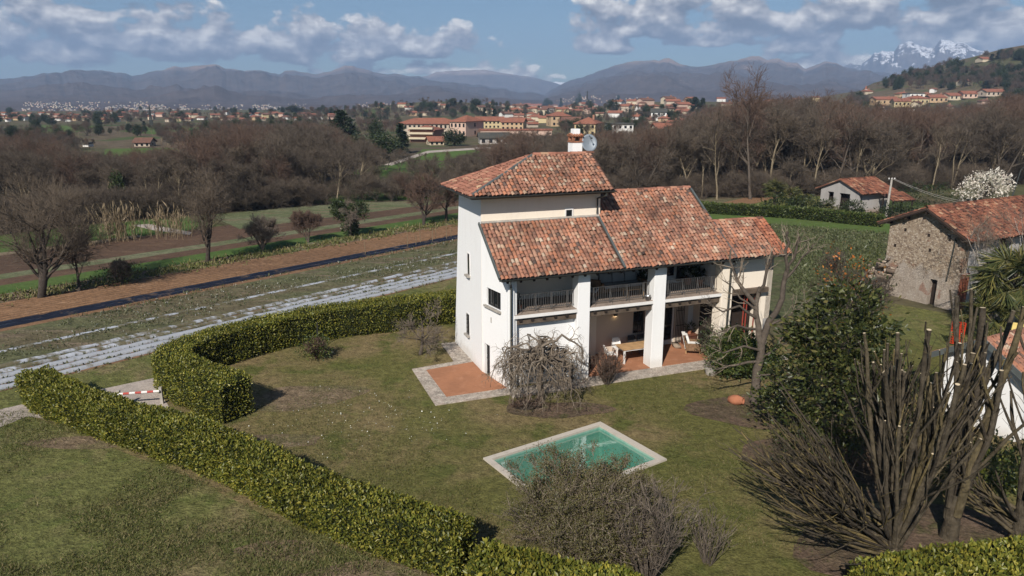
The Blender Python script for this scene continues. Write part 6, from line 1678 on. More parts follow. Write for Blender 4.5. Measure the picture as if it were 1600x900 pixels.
# lantern on a stand near pillar
ln = thing('floor_lantern', 'dark garden lantern standing on the terrace beside the second pillar', 'lantern', hw(-2.75, .95, FZ), HA)
MB().box(-.17, .17, -.17, .17, 0, .04).build('base', M['dark_metal'], ln)
MB().box(-.13, .13, -.13, .13, .045, .50).build('pane', M['glass'], ln)
f = MB()
for x in (-.145, .145):
    for y in (-.145, .145): f.box(x - .015, x + .015, y - .015, y + .015, .04, .52)
f.build('frame', M['dark_metal'], ln)
MB().lathe([(.25, .52), (.12, .66), (.06, .70), (0, .74)], 4).build('roof', M['dark_metal'], ln); MB().tube([(-.05, 0, .72), (-.04, 0, .80), (.04, 0, .80), (.05, 0, .72)], .008, 5).build('ring', M['dark_metal'], ln)
# armchair seen from its back, with a white towel
ac = thing('armchair', 'wicker armchair with white cushions turned away on the terrace', 'armchair', hw(3.25, 1.12, FZ), HA + R(62))
MB().box(-.34, .34, -.34, .34, .16, .30).build('seat_frame', wick, ac, bevel=.02)
MB().slab([(-.36, .30, .2), (.36, .30, .2), (.36, .48, .92), (-.36, .48, .92)], (0, .05, .01)).build('backrest', wick, ac)
for x in (-.38, .38): MB().box(x - .05, x + .05, -.36, .36, .16, .54).build('armrest', wick, ac, bevel=.02)
MB().box(-.32, .32, -.33, .28, .303, .44).build('seat_cushion', cloth, ac, bevel=.04)
MB().hexa([(-.31, .14, .45), (.31, .14, .45), (.31, .27, .45), (-.31, .27, .45), (-.31, .28, .88), (.31, .28, .88), (.31, .42, .88), (-.31, .42, .88)]).build('back_cushion', cloth, ac, bevel=.04)
for x in (-.34, .34):
    for y in (-.32, .36): leg(ac, x, y, 0, .16, .055, wood)
tw_ = MB(); R_ = [(-.30, -.02), (-.1, -.012), (.1, -.02), (.30, -.012)]
tw_.hexa([(-.29, .385, .22), (.27, .385, .20), (.27, .40, .20), (-.29, .40, .22), (-.29, .56, .94), (.27, .56, .94), (.27, .575, .94), (-.29, .575, .94)]).box(-.29, .27, .40, .574, .944, .956)
o = tw_.build('towel', cloth); o.location = hw(3.25, 1.12, FZ); o.rotation_euler = (0, 0, HA + R(62))
tag(o, 'white towel hung over the back of the wicker armchair', 'towel')
ch_ = thing('storage_chest', 'dark reddish wooden chest against the wall beside the iron grille', 'chest', hw(3.72, 2.2, FZ), HA)
MB().box(-.3, .36, -.25, .25, 0, .5).build('body', plain('red_wood', (.10, .04, .025), .6), ch_, bevel=.01); MB().box(-.33, .39, -.28, .28, .503, .56).build('lid', plain('red_wood_lid', (.13, .05, .03), .6), ch_, bevel=.01)
def potted(label, loc, r, h, lsz, n, seed, pm=None, leafm='far_green', rz=0):
    t = thing('potted_plant', label, 'plant pot', loc)
    MB().lathe([(0, 0), (r * .7, 0), (r, h * .92), (r * 1.08, h * .93), (r * 1.08, h), (r * .9, h), (r * .85, h * .9), (0, h * .88)], 14).build('pot', pm or pot_m, t, smooth=False)
    rgn = np.random.default_rng(seed); V, F = leaf_blob(rgn, (0, 0, h + r * 1.6), (r * 1.6, r * 1.6, r * 1.8), n, lsz, None, clumps=24)
    put(bpy.data.objects.new('foliage', np_mesh('foliage', V, F, M[leafm])), t)
potted('potted plant with thin yellow-green leaves on top of the wooden chest', hw(3.75, 2.2, FZ + .56), .12, .2, .16, 60, 1, leafm='weed')
potted('grey stone planter with clipped greenery on the pebble apron end', at(1110, 585), .30, .36, .09, 120, 2, M['stone'], 'shrub_leaf')
for k, (a, v, s, lab) in enumerate(((2.85, 1.95, .28, 'rough stone block on the terrace left of the armchair'), (3.75, .95, .34, 'pale boulder on the terrace edge right of the armchair'), (3.75, .55, .26, 'smaller orange-tinted stone in front of the pale boulder'))):
    tag(put(bpy.data.objects.new('stone_block', rocks(1, lambda r_: (0, 0, s * .3), s * 1.5, s * 1.6, 200 + k, 'stone_block', M['loose_stone']))), lab, 'stone').location = hw(a, v, FZ)
tj = thing('clay_jar', 'toppled terracotta jar lying on the lawn below the pruned tree', 'jar', at(1150, 632)); tj.rotation_euler = (R(82), R(15), R(50)); tj.scale = (.78,) * 3
MB().lathe([(0, -.42), (.16, -.42), (.27, -.15), (.28, .08), (.2, .3), (.17, .34), (.2, .4), (.16, .4), (.14, .3), (0, .2)], 16, (0, .24, 0)).build('body', pot_m, tj, smooth=True)
# loggia
LZ = 3.387
so_ = thing('outdoor_sofa', 'long grey cushioned sofa with wicker arms on the loggia', 'sofa', hw(-.55, 1.95, LZ), HA)
MB().box(-1.1, 1.1, -.4, .42, .12, .28).build('seat_frame', wick, so_, bevel=.02)
for k in range(3):
    MB().box(-1.02 + k * .68, -1.02 + k * .68 + .67, -.38, .22, .283, .44).build('seat_cushion', grey_cloth, so_, bevel=.04)
    MB().hexa([(-1.02 + k * .68, .18, .45), (-1.02 + k * .68 + .67, .18, .45), (-1.02 + k * .68 + .67, .34, .45), (-1.02 + k * .68, .34, .45), (-1.0 + k * .68, .26, .90), (-1.02 + k * .68 + .65, .26, .90), (-1.02 + k * .68 + .65, .42, .90), (-1.0 + k * .68, .42, .90)]).build('back_cushion', grey_cloth, so_, bevel=.05)
for x in (-1.16, 1.16): MB().box(x - .08, x + .08, -.42, .42, .1, .58).build('armrest', wick, so_, bevel=.03)
MB().box(-1.1, 1.1, .40, .46, .12, .8).build('backrest', wick, so_, bevel=.01)
for x in (-1.0, 1.0):
    for y in (-.35, .35): leg(so_, x, y, 0, .12, .07, wick)
lt = thing('low_table', 'low wooden table in front of the grey loggia sofa', 'table', hw(-.3, 1.1, LZ), HA)
MB().box(-.5, .5, -.25, .25, .33, .37).build('tabletop', wood, lt)
for x in (-.45, .45):
    for y in (-.2, .2): leg(lt, x, y, 0, .33, .05, wood)
lc = thing('lounge_chair', 'wicker lounge chair with grey cushion at the left end of the loggia sofa', 'chair', hw(-2.35, 1.5, LZ), HA + R(-40))
MB().box(-.36, .36, -.36, .36, .14, .3).build('seat_frame', wick, lc, bevel=.02); MB().box(-.36, .36, .3, .4, .3, .78).build('backrest', wick, lc, bevel=.03)
MB().box(-.32, .32, -.34, .28, .303, .44).build('seat_cushion', grey_cloth, lc, bevel=.04)
for x in (-.3, .3):
    for y in (-.3, .3): leg(lc, x, y, 0, .14, .06, wick)
potted('dark leafy pot plant beside the middle pillar on the loggia', hw(.9, 2.1, LZ), .2, .34, .2, 160, 5)
potted('dark shrub in a clay pot by the loggia shutters on the right', hw(3.3, 2.0, LZ), .22, .36, .18, 220, 6)
potted('second dark pot plant at the right end of the loggia', hw(3.72, 1.6, LZ), .2, .34, .2, 200, 7)
potted('small plant in a terracotta pot at the left end of the loggia railing', hw(-6.55, .75, LZ), .15, .3, .12, 60, 8)
potted('lower terracotta pot with sparse leaves next to the left loggia pot', hw(-6.25, .75, LZ), .12, .24, .1, 40, 9)
bk_ = thing('metal_bucket', 'round metal bucket on the loggia ledge beside the middle pillar', 'bucket', hw(-.12, .12, LZ))
MB().lathe([(0, 0), (.10, 0), (.14, .22), (.15, .22), (.13, .2), (.09, .02), (0, .02)], 14).build('body', plain('zinc', (.4, .4, .4), .35, .5, .8), bk_, smooth=True)
MB().tube([(-.14, 0, .21), (-.1, 0, .3), (0, 0, .34), (.1, 0, .3), (.14, 0, .21)], .006, 5).build('handle', M['dark_metal'], bk_)
# swan-neck garden lamp behind the long hedge
gq = at(632, 815)
gl_ = thing('garden_lamp', 'dark swan-neck garden lamp just behind the long laurel hedge', 'lamp', gq)
hz = top_z(783, gq.y)
MB().tube([(-.12, 0, 0), (-.12, 0, hz - .25), (-.10, 0, hz - .05), (0, 0, hz), (.09, 0, hz - .05), (.11, 0, hz - .16)], .018, 6).build('post', M['dark_metal'], gl_)
MB().lathe([(.02, .14), (.05, .12), (.17, .0), (.155, 0), (.04, .1), (0, .11)], 14, (.11, 0, hz - .3)).build('lamp_shade', M['dark_metal'], gl_, smooth=True)
# barrier pole across the drive
b0, b1 = at(183, 616, .62), at(249, 611, .62)
ga = thing('barrier_gate', 'red and white striped barrier pole across the gravel drive', 'barrier', (b0.x, b0.y, 0))
red = plain('red_stripe', (.42, .05, .035), .5)
dd = b1 - b0; n = 7
for k in range(n): MB().tube([dd * (k / n) + Vector((0, 0, .62)), dd * ((k + 1) / n - .002) + Vector((0, 0, .62))], .05, 8).build('pole_section', [M['white_paint'], red][k % 2], ga)
for s in (0.0, 1.0): MB().box(dd.x * s - .06, dd.x * s + .06, dd.y * s + .056, dd.y * s + .16, 0, .75).build('post', M['stone'], ga)
# row stakes in the field
for k, (x, y, h_) in enumerate(((571, 398, 1.1), (637, 387, 1.35), (650, 383, .9), (657, 381, 1.9), (676, 378, 1.2), (681, 376, 1.7), (698, 374, 1.9), (705, 372, 1.0))):
    q = at(x, y); tag(MB().tube([(0, 0, 0), (.03 * (k % 3 - 1), .02, h_)], .028, 5).build('row_stake', M['reed'], None, q), 'thin pale stake at the black mulch film rows', 'stake', 'pale stakes along the mulch rows')
# ------------------------------------------------------------------ woods
TOP = [(-200, 205), (0, 215), (100, 226), (150, 243), (250, 240), (300, 232), (330, 208), (450, 197), (512, 197), (560, 222), (640, 243), (700, 243), (760, 234), (800, 216), (900, 212), (950, 212), (1010, 208), (1060, 196), (1100, 178), (1150, 163), (1250, 152), (1300, 158), (1350, 176), (1420, 182), (1500, 174), (1560, 160), (1700, 150), (1900, 150)]
EDGE = [(-300, 392), (0, 367), (130, 350), (245, 341), (361, 332), (481, 322), (571, 316), (700, 313), (900, 311), (1090, 311), (1300, 306), (1450, 298), (1600, 288), (1900, 270)]
def wood_kinds():
    """six bare trees, modelled ten metres tall"""
    specs = [(301, .34, .13, 1, .3, .45, .70, 'bark_wood', 'twig_far'), (302, .44, .14, 2, .25, .35, .8, 'bark', 'twig_far'), (303, .26, .10, 1, .35, .55, .55, 'bark_wood', 'twig'),
             (304, .40, .13, 3, .3, .4, .7, 'bark_wood', 'twig_far'), (305, .30, .11, 2, .4, .5, .6, 'bark_wood', 'twig_far'), (306, .5, .15, 1, .25, .3, .85, 'bark', 'twig_red')]
    out = []
    for (sd, sp_, r, st_, t0, up, ang, bk, tg) in specs:
        d = bare_tree(sd, 10, sp_, r, st_, .06, 11 if st_ == 1 else 7, 6, 7, 3, t0, up, .017, ang=ang)
        out.append((tree_mesh('trunk', d[0], M[bk]), tree_mesh('crown', d[1], M[tg])))
    return out
WK = wood_kinds()
M['wood_floor'] = ground_mat('wood_floor', (0.085, 0.066, 0.045), (0.105, 0.082, 0.055), (0.072, 0.075, 0.032), 0.05, 0.3, 3.0, (0.4, 0.6), (0.55, 0.68), 0.6, grain=0.7, dist=0.2)
sheet('wood_floor', [at(x, y) + Vector((0, 0, .02)) for x, y in EDGE[:-1]] + [at(1850, 214), at(1300, 214), at(900, 222), at(760, 226), at(640, 232), at(560, 226), at(300, 238), at(150, 246), at(-200, 240)], 0.03, M['wood_floor'])
CLEAR = [(228, 239, 85, 8), (60, 202, 110, 7), (255, 200, 90, 7), (715, 243, 85, 9), (700, 222, 70, 12)]
def wood_points():
    rgn = np.random.default_rng(77); out = []
    N = 16000
    Y = 78 + (330 - 78) * rgn.random(N) ** 1.25
    X = (rgn.random(N) * 2250 - 300 - 800) / FPX * Y * 1.06
    for x, y in zip(X, Y):
        gz = float(land_z(x, y)); px_, py_ = pix(x, y, gz)
        if not (-200 < px_ < 1800): continue
        e = interp(px_, EDGE)
        if py_ > e - 1: continue
        if any(((px_ - c[0]) / c[2]) ** 2 + ((py_ - c[1]) / c[3]) ** 2 < 1 for c in CLEAR): continue
        if 500 < px_ < 720 and 258 < py_ < 312 and rgn.random() < .86: continue
        dens = fbm(np.array([x / 26]), np.array([y / 26]), 3)[0]
        near = py_ > e - 9
        if rgn.random() > (.9 if near else .30 + .5 * (dens > .45)): continue
        lim = top_z(interp(px_, TOP) + rgn.normal() * 5 - 2, y) - gz
        h = min(rgn.uniform(6.5, 10.5) if px_ < 820 else rgn.uniform(8.5, 15), lim)
        if near and rgn.random() < .3: h *= .6
        if h < 2.2: continue
        out.append((y, x, gz, h, px_))
    out.sort(); kept = []
    grid = {}
    for p in out:                                # keep a spacing between trunks
        k = (int(p[1] // 3.5), int(p[0] // 3.5))
        if k in grid: continue
        grid[k] = 1; kept.append(p)
    return kept
WP = wood_points()
ROOT_L = {}
def wood_tree(k, loc, rz, sc, label, group):
    key = (k, group)
    if key not in ROOT_L:
        t = thing('bare_tree', label, 'tree', loc, rz, group)
        a, b = WK[k]
        put(bpy.data.objects.new('trunk', a), t); put(bpy.data.objects.new('crown', b), t); t.scale = sc
        ROOT_L[key] = t; return t
    return copy_tree(ROOT_L[key], loc, rz, sc)
rgw = np.random.default_rng(78)
near_l = [p for p in WP if p[4] < 760 and -30 < p[4]][:150]; near_r = [p for p in WP if 760 <= p[4] < 1630][:140]
chosen = set(near_l) | set(near_r)
for grp, lst, lab in (('bare trees of the wood beyond the striped fields', near_l, 'bare brown tree in the thick wood beyond the striped fields, left of the tower'), ('bare trees of the wood behind the cabbage field', near_r, 'bare tree in the tall brown wood behind the tower, cabbage field and cottage')):
    for (y, x, gz, h, px_) in lst:
        wood_tree(int(rgw.integers(0, 6)), (x, y, gz), rgw.uniform(0, 6.28), (h / 10 * rgw.uniform(.9, 1.25),) * 2 + (h / 10.0,), lab, grp)
# a few tall singles that stand out of the wood
for (x, yb, yt, k, lab) in ((1172, 311, 128, 5, 'tallest bare tree, standing clear of the wood behind the roof ridge'), (1120, 312, 168, 0, 'tall bare tree left of the tallest one behind the roof ridge'), (1455, 300, 172, 2, 'slim tall bare tree in the wood above the white magnolia'), (1560, 292, 150, 1, 'tall yellowish bare tree at the right edge of the wood')):
    q = at(x, yb); t = wood_tree(k, q, 1.0 * k, (top_z(yt, q.y) / 10 * .85,) * 2 + (top_z(yt, q.y) / 9.6,), None, 'tall trees in the wood ' + str(k))
    t['label'] = lab; del t['group']
rest = [p for p in WP if p not in chosen]
def scatter(name, items, meshes, kinds, seed):
    """stuff: one object that instances whole trees on points"""
    rgn = np.random.default_rng(seed)
    src = bpy.data.collections.new(name + '_models')
    for i, (a, b) in enumerate(meshes):
        vs = []; 
        o = bpy.data.objects.new('%s_model_%02d' % (name, i), None)
        me = bpy.data.meshes.new('model'); 
        va = np.empty(len(a.vertices) * 3, np.float32); a.vertices.foreach_get('co', va); fa = np.empty(len(a.loops), np.int32); a.loops.foreach_get('vertex_index', fa)
        vb = np.empty(len(b.vertices) * 3, np.float32); b.vertices.foreach_get('co', vb); fb = np.empty(len(b.loops), np.int32); b.loops.foreach_get('vertex_index', fb)
        ka = len(a.loops) // len(a.polygons); kb = len(b.loops) // len(b.polygons)
        fa = fa.reshape(-1, ka); fb = fb.reshape(-1, kb) + len(va) // 3
        if ka != kb:
            if ka == 4: fa = np.concatenate([fa[:, [0, 1, 2]], fa[:, [0, 2, 3]]])
            if kb == 4: fb = np.concatenate([fb[:, [0, 1, 2]], fb[:, [0, 2, 3]]])
        me = np_mesh('model', np.concatenate([va, vb]).reshape(-1, 3), np.concatenate([fa, fb]), [a.materials[0], b.materials[0]], np.concatenate([np.zeros(len(fa)), np.ones(len(fb))]), True)
        src.objects.link(bpy.data.objects.new('%s_model_%02d' % (name, i), me))
    me = bpy.data.meshes.new(name); me.from_pydata([(x, y, z) for (y, x, z, h, p) in items], [], [])
    at_ = me.attributes.new('rz', 'FLOAT', 'POINT'); at_.data.foreach_set('value', rgn.uniform(0, 6.28, len(items)).astype(np.float32))
    at_ = me.attributes.new('kind', 'INT', 'POINT'); at_.data.foreach_set('value', np.array([kinds[i % len(kinds)] if kinds else 0 for i in rgn.integers(0, 1000, len(items))], np.int32))
    sc = np.array([[h / 10 * w, h / 10 * w, h / 10] for (h, w) in zip([i[3] for i in items], rgn.uniform(.9, 1.3, len(items)))], np.float32)
    at_ = me.attributes.new('size', 'FLOAT_VECTOR', 'POINT'); at_.data.foreach_set('vector', sc.ravel())
    o = put(bpy.data.objects.new(name, me))
    ng = bpy.data.node_groups.new(name, 'GeometryNodeTree')
    ng.interface.new_socket('Geometry', in_out='INPUT', socket_type='NodeSocketGeometry'); ng.interface.new_socket('Geometry', in_out='OUTPUT', socket_type='NodeSocketGeometry')
    gi = ng.nodes.new('NodeGroupInput'); go = ng.nodes.new('NodeGroupOutput'); iop = ng.nodes.new('GeometryNodeInstanceOnPoints'); ci = ng.nodes.new('GeometryNodeCollectionInfo')
    ci.inputs[0].default_value = src; ci.inputs['Separate Children'].default_value = True; ci.inputs['Reset Children'].default_value = True
    def attr(n, ty):
        a = ng.nodes.new('GeometryNodeInputNamedAttribute'); a.data_type = ty; a.inputs[0].default_value = n; return a.outputs[0]
    cx = ng.nodes.new('ShaderNodeCombineXYZ'); L_ = ng.links.new
    L_(attr('rz', 'FLOAT'), cx.inputs[2]); L_(gi.outputs[0], iop.inputs['Points']); L_(ci.outputs[0], iop.inputs['Instance'])
    iop.inputs['Pick Instance'].default_value = True
    L_(attr('kind', 'INT'), iop.inputs['Instance Index']); L_(cx.outputs[0], iop.inputs['Rotation']); L_(attr('size', 'FLOAT_VECTOR'), iop.inputs['Scale'])
    L_(iop.outputs[0], go.inputs[0])
    md = o.modifiers.new('scatter', 'NODES'); md.node_group = ng
    return tag(o, kind='stuff')
scatter('wood', rest, WK, list(range(6)), 79)
# evergreens
def conifer_mesh(seed, cedar=False):
    """ten metres tall, tiers of drooping sprays"""
    rgn = np.random.default_rng(seed); n = 95 if cedar else 80
    z = np.linspace(.8, 9.7, n) + rgn.normal(size=n) * .15; a = rgn.uniform(0, 6.283, n)
    w = (4.3 * (1 - (z / 10.4) ** 1.6) + .35) if cedar else (2.5 * (1 - z / 10.2) + .2)
    w = w * rgn.uniform(.65, 1.1, n); K = 5; P = np.zeros((n, K, 3)); u = np.linspace(0, 1, K)
    P[..., 0] = np.cos(a)[:, None] * w[:, None] * u; P[..., 1] = np.sin(a)[:, None] * w[:, None] * u; P[..., 2] = z[:, None] + (.25 if cedar else .1) * w[:, None] * u - .28 * w[:, None] * u ** 2
    T = np.array([[(0, 0, 0), (0, 0, 3), (0, 0, 6), (0, 0, 9.9)]], float)
    tr = tree_mesh('trunk', [tubes(T, np.array([[.32, .25, .16, .04]]), 7), tubes(P, np.linspace(.06, .015, K)[None].repeat(n, 0), 3)], M['bark_dark'])
    m = 46 if cedar else 34
    t = rgn.uniform(.25, 1.0, (n, m)); i = np.arange(n)[:, None]; f = t * (K - 1); k = np.minimum(f.astype(int), K - 2); f = (f - k)[..., None]
    C = (P[i, k] * (1 - f) + P[i, k + 1] * f).reshape(-1, 3) + rgn.normal(size=(n * m, 3)) * np.array([.22, .22, .10]) * (1.5 if cedar else 1)
    D = norm(C * np.array([1, 1, 0])) + rgn.normal(size=C.shape) * .55
    V, F = leaves(rgn, C, D, .52, .42, .1)
    return tr, np_mesh('crown', V, F, M['conifer'])
def round_mesh(seed, m):
    rgn = np.random.default_rng(seed)
    T = np.array([[(0, 0, 0), (.1, 0, 2), (0, .1, 5), (0, 0, 7)]], float)
    V, F = join([leaf_blob(rgn, (0, 0, 5.6), (3.3, 3.1, 4.3), 2300, .6, None, clumps=80), leaf_blob(rgn, (1.2, .6, 4.0), (2.6, 2.4, 2.8), 700, .6, None, clumps=30)])
    return tree_mesh('trunk', [tubes(T, np.array([[.3, .25, .16, .06]]), 6)], M['bark_dark']), np_mesh('crown', V, F, m)
EK = [conifer_mesh(401, True), conifer_mesh(402), conifer_mesh(403), round_mesh(404, M['far_green']), round_mesh(405, M['far_green']), round_mesh(406, M['ivy'])]
EROOT = {}
def evergreen(k, px_, yb, yt, wpx, label, group=None, rz=0.0):
    q = land_pt(px_, yb) if yb < 300 else at(px_, yb); h = top_z(yt, q.y) - q.z; wid = wpx / FPX * math.hypot(q.y, CH)
    base_w = {0: 8.2, 1: 4.6, 2: 4.6, 3: 6.4, 4: 6.4, 5: 6.4}[k]
    sc = (wid / base_w, wid / base_w, h / (10.0 if k < 3 else 9.6))
    if k not in EROOT:
        t = thing('conifer' if k < 3 else 'evergreen_tree', label, 'tree', q, rz, group); a, b = EK[k]
        put(bpy.data.objects.new('trunk', a), t); put(bpy.data.objects.new('crown', b), t); t.scale = sc; EROOT[k] = t
    else:
        t = copy_tree(EROOT[k], q, rz, sc, label)
        if group: t['group'] = group
        elif 'group' in t: del t['group']
    return t
evergreen(0, 538, 240, 172, 56, 'large dark cedar, the biggest evergreen, left of the long pale building', rz=.4)
evergreen(3, 588, 226, 190, 24, 'rounded dark evergreen just right of the large cedar', rz=1)
evergreen(1, 628, 240, 192, 28, 'dark conifer in front of the long pale building at its left end', rz=2)
evergreen(4, 710, 228, 203, 30, 'round dark tree in front of the long pale building at its right end', rz=.5)
evergreen(5, 560, 246, 214, 44, 'low dark evergreen screen at the foot of the large cedar', rz=.9)
evergreen(5, 600, 248, 212, 48, 'broad low evergreen between the large cedar and the brick block', rz=2.9)
evergreen(2, 757, 192, 168, 11, 'narrow dark conifer above the yellow row of houses', rz=.2)
evergreen(2, 773, 192, 170, 12, 'second dark conifer above the yellow row of houses', rz=2.2)
evergreen(4, 886, 205, 188, 24, 'round dark tree left of the yellow villa behind the chimney', rz=1.4)
evergreen(3, 958, 176, 157, 20, 'round dark tree above the white flat-roofed house', rz=3.4)
evergreen(1, 1085, 178, 151, 18, 'dark conifer left of the tallest bare tree', rz=.6); evergreen(2, 1097, 178, 153, 14, 'thinner dark conifer beside the one left of the tallest bare tree', rz=1.6)
evergreen(5, 190, 340, 275, 22, 'ivy-clad trunk rising dark in the wood behind the reeds', rz=1.1)
evergreen(5, 146, 343, 302, 16, 'small ivy-clad trunk in the wood left of the taller ivy one', rz=2.1)
evergreen(3, 210, 340, 308, 20, 'dark ivy bush at the wood edge right of the tall ivy trunk', rz=.7)
evergreen(4, 462, 178, 165, 0 + 24, 'dark tree on the left plain before the mountains', rz=1.2)
rge = np.random.default_rng(410)
def evergreens(n, box, hpx, group, label, kinds, seed, ok=None, aspect=(.6, 1.2)):
    rgn = np.random.default_rng(seed); done = 0
    while done < n:
        x, y = rgn.uniform(box[0], box[1]), rgn.uniform(box[2], box[3])
        if ok and not ok(x, y): continue
        h = hpx * rgn.uniform(.6, 1.3); evergreen(int(rgn.choice(kinds)), x, y, y - h, h * rgn.uniform(*aspect), label, group, rgn.uniform(0, 6)); done += 1
evergreens(26, (10, 620, 177, 198), 9, 'evergreens among the houses on the left plain', 'small dark evergreen among the houses on the far left plain', [3, 4, 1, 2, 5], 411)
evergreens(18, (640, 745, 166, 176), 10, 'evergreens on the small wooded knoll', 'small dark evergreen on the wooded knoll behind the long pale building', [3, 4, 2], 412)
evergreens(46, (800, 1230, 160, 196), 11, 'evergreens among the village houses', 'small dark evergreen among the village roofs behind the tower', [3, 4, 1, 2, 5], 413)
hill_ok = lambda x, y: y > interp(x, [(1330, 157), (1345, 149), (1380, 132), (1420, 121), (1450, 112), (1480, 101), (1510, 96), (1560, 92), (1600, 89), (1640, 86)]) and not (1490 < x < 1600 and 96 < y < 114) and not (1352 < x < 1570 and 142 < y < 181)
evergreens(60, (1335, 1640, 88, 170), 13, 'evergreens on the right-hand hill', 'dark evergreen on the wooded hill at the upper right', [3, 4, 5, 1], 414, hill_ok)
evergreens(12, (1535, 1640, 87, 97), 14, 'evergreens on the hill crest', 'dark evergreen on the crest of the upper right hill', [3, 4, 1], 415)
evergreen(4, 1495, 108, 91, 15, 'lone umbrella-shaped tree on the skyline of the upper right hill', rz=.3)
items = []; rgn = np.random.default_rng(416)
while len(items) < 900:
    x, y = rgn.uniform(1325, 1680), rgn.uniform(84, 185)
    if not hill_ok(x, y) or (1352 < x < 1570 and 139 < y < 181 and rgn.random() < .85): continue
    q = land_pt(x, y); items.append((q.y, q.x, q.z, rgn.uniform(4, 8.5), x))
scatter('hill_wood', items, WK + EK[3:5], [0, 1, 2, 3, 4, 5, 0, 1, 3, 5, 6, 7], 417)
items = []
while len(items) < 420:
    x, y = rgn.uniform(480, 960), rgn.uniform(158, 186)
    if y < 168 and not (600 < x < 790): continue
    q = land_pt(x, y); items.append((q.y, q.x, q.z, rgn.uniform(3, 6), x))
scatter('knoll_wood', items, WK + EK[3:5], [0, 1, 2, 3, 4, 5, 6], 418)
items = []
while len(items) < 1500:
    x, y = rgn.uniform(-100, 1330), rgn.uniform(172, 215)
    if 628 < x < 870 and y > 184: continue
    if vnoise(np.array([x / 28.0]), np.array([y / 3.0]))[0] < .42: continue
    if any(((x - c[0]) / c[2]) ** 2 + ((y - c[1]) / c[3]) ** 2 < 1 for c in CLEAR): continue
    q = land_pt(x, y); items.append((q.y, q.x, q.z, rgn.uniform(2.5, 5.5), x))
n0 = 0
while n0 < 420:
    x, y = rgn.uniform(-90, 440), rgn.uniform(199, 236)
    if vnoise(np.array([x / 40.0 + 3]), np.array([y / 5.0]))[0] < .40: continue
    if any(((x - c[0]) / c[2]) ** 2 + ((y - c[1]) / c[3]) ** 2 < 1 for c in CLEAR): continue
    if 120 < x < 250 and 212 < y < 232: continue
    q = land_pt(x, y); items.append((q.y, q.x, q.z, rgn.uniform(2.0, 4.2), x)); n0 += 1
scatter('plain_copses', items, WK + EK[3:5], [0, 1, 2, 3, 4, 5, 5, 6], 419)
# brushwood at the foot of the wood
BK = [bare_tree(431 + k, 10, 1.0, .09, 6, .3, 6, 5, 5, 2, .08, .3, .035) for k in range(2)]
BKm = [(tree_mesh('trunk', b[0], M['twig_far']), tree_mesh('crown', b[1], M[['twig_far', 'twig'][k]])) for k, b in enumerate(BK)]
items = []
while len(items) < 900:
    x = rgn.uniform(-120, 1720); e = interp(x, EDGE); y = e - abs(rgn.normal()) * 9
    if any(((x - c[0]) / c[2]) ** 2 + ((y - c[1]) / c[3]) ** 2 < 1 for c in CLEAR): continue
    if 490 < x < 720 and rgn.random() < .75: continue
    q = at(x, y); items.append((q.y, q.x, 0, rgn.uniform(1.0, 2.6), x))
scatter('undergrowth', items, BKm, [0, 1], 432)


# ------------------------------------------------------------------ houses beyond
FW_ = {k: plaster('house_' + k, c, tuple(x * .8 for x in c), .4) for k, c in dict(cream=(.52, .44, .32), yellow=(.50, .40, .23), white=(.68, .66, .62), pink=(.52, .37, .29), ochre=(.44, .31, .19), grey=(.40, .37, .34), brick=(.30, .16, .11), beige=(.46, .38, .30)).items()}
def roof_mat(name, a, b, c):
    m, nt, p = new_mat(name, .9, .1); v = pos_vec(nt)
    nt.link(nt.mix(nt.step(nt.noise(v, 2.2, 5, .7), .45, .6), nt.mix(nt.step(nt.noise(v, .25, 4), .4, .6), a, b), c), p.inputs['Base Color']); return m
RF = [roof_mat('village_roof', (.24, .095, .06), (.19, .08, .055), (.30, .13, .085)), roof_mat('old_village_roof', (.16, .085, .06), (.20, .095, .065), (.12, .07, .055)), roof_mat('dark_slate_roof', (.07, .07, .062), (.09, .085, .07), (.055, .055, .05))]
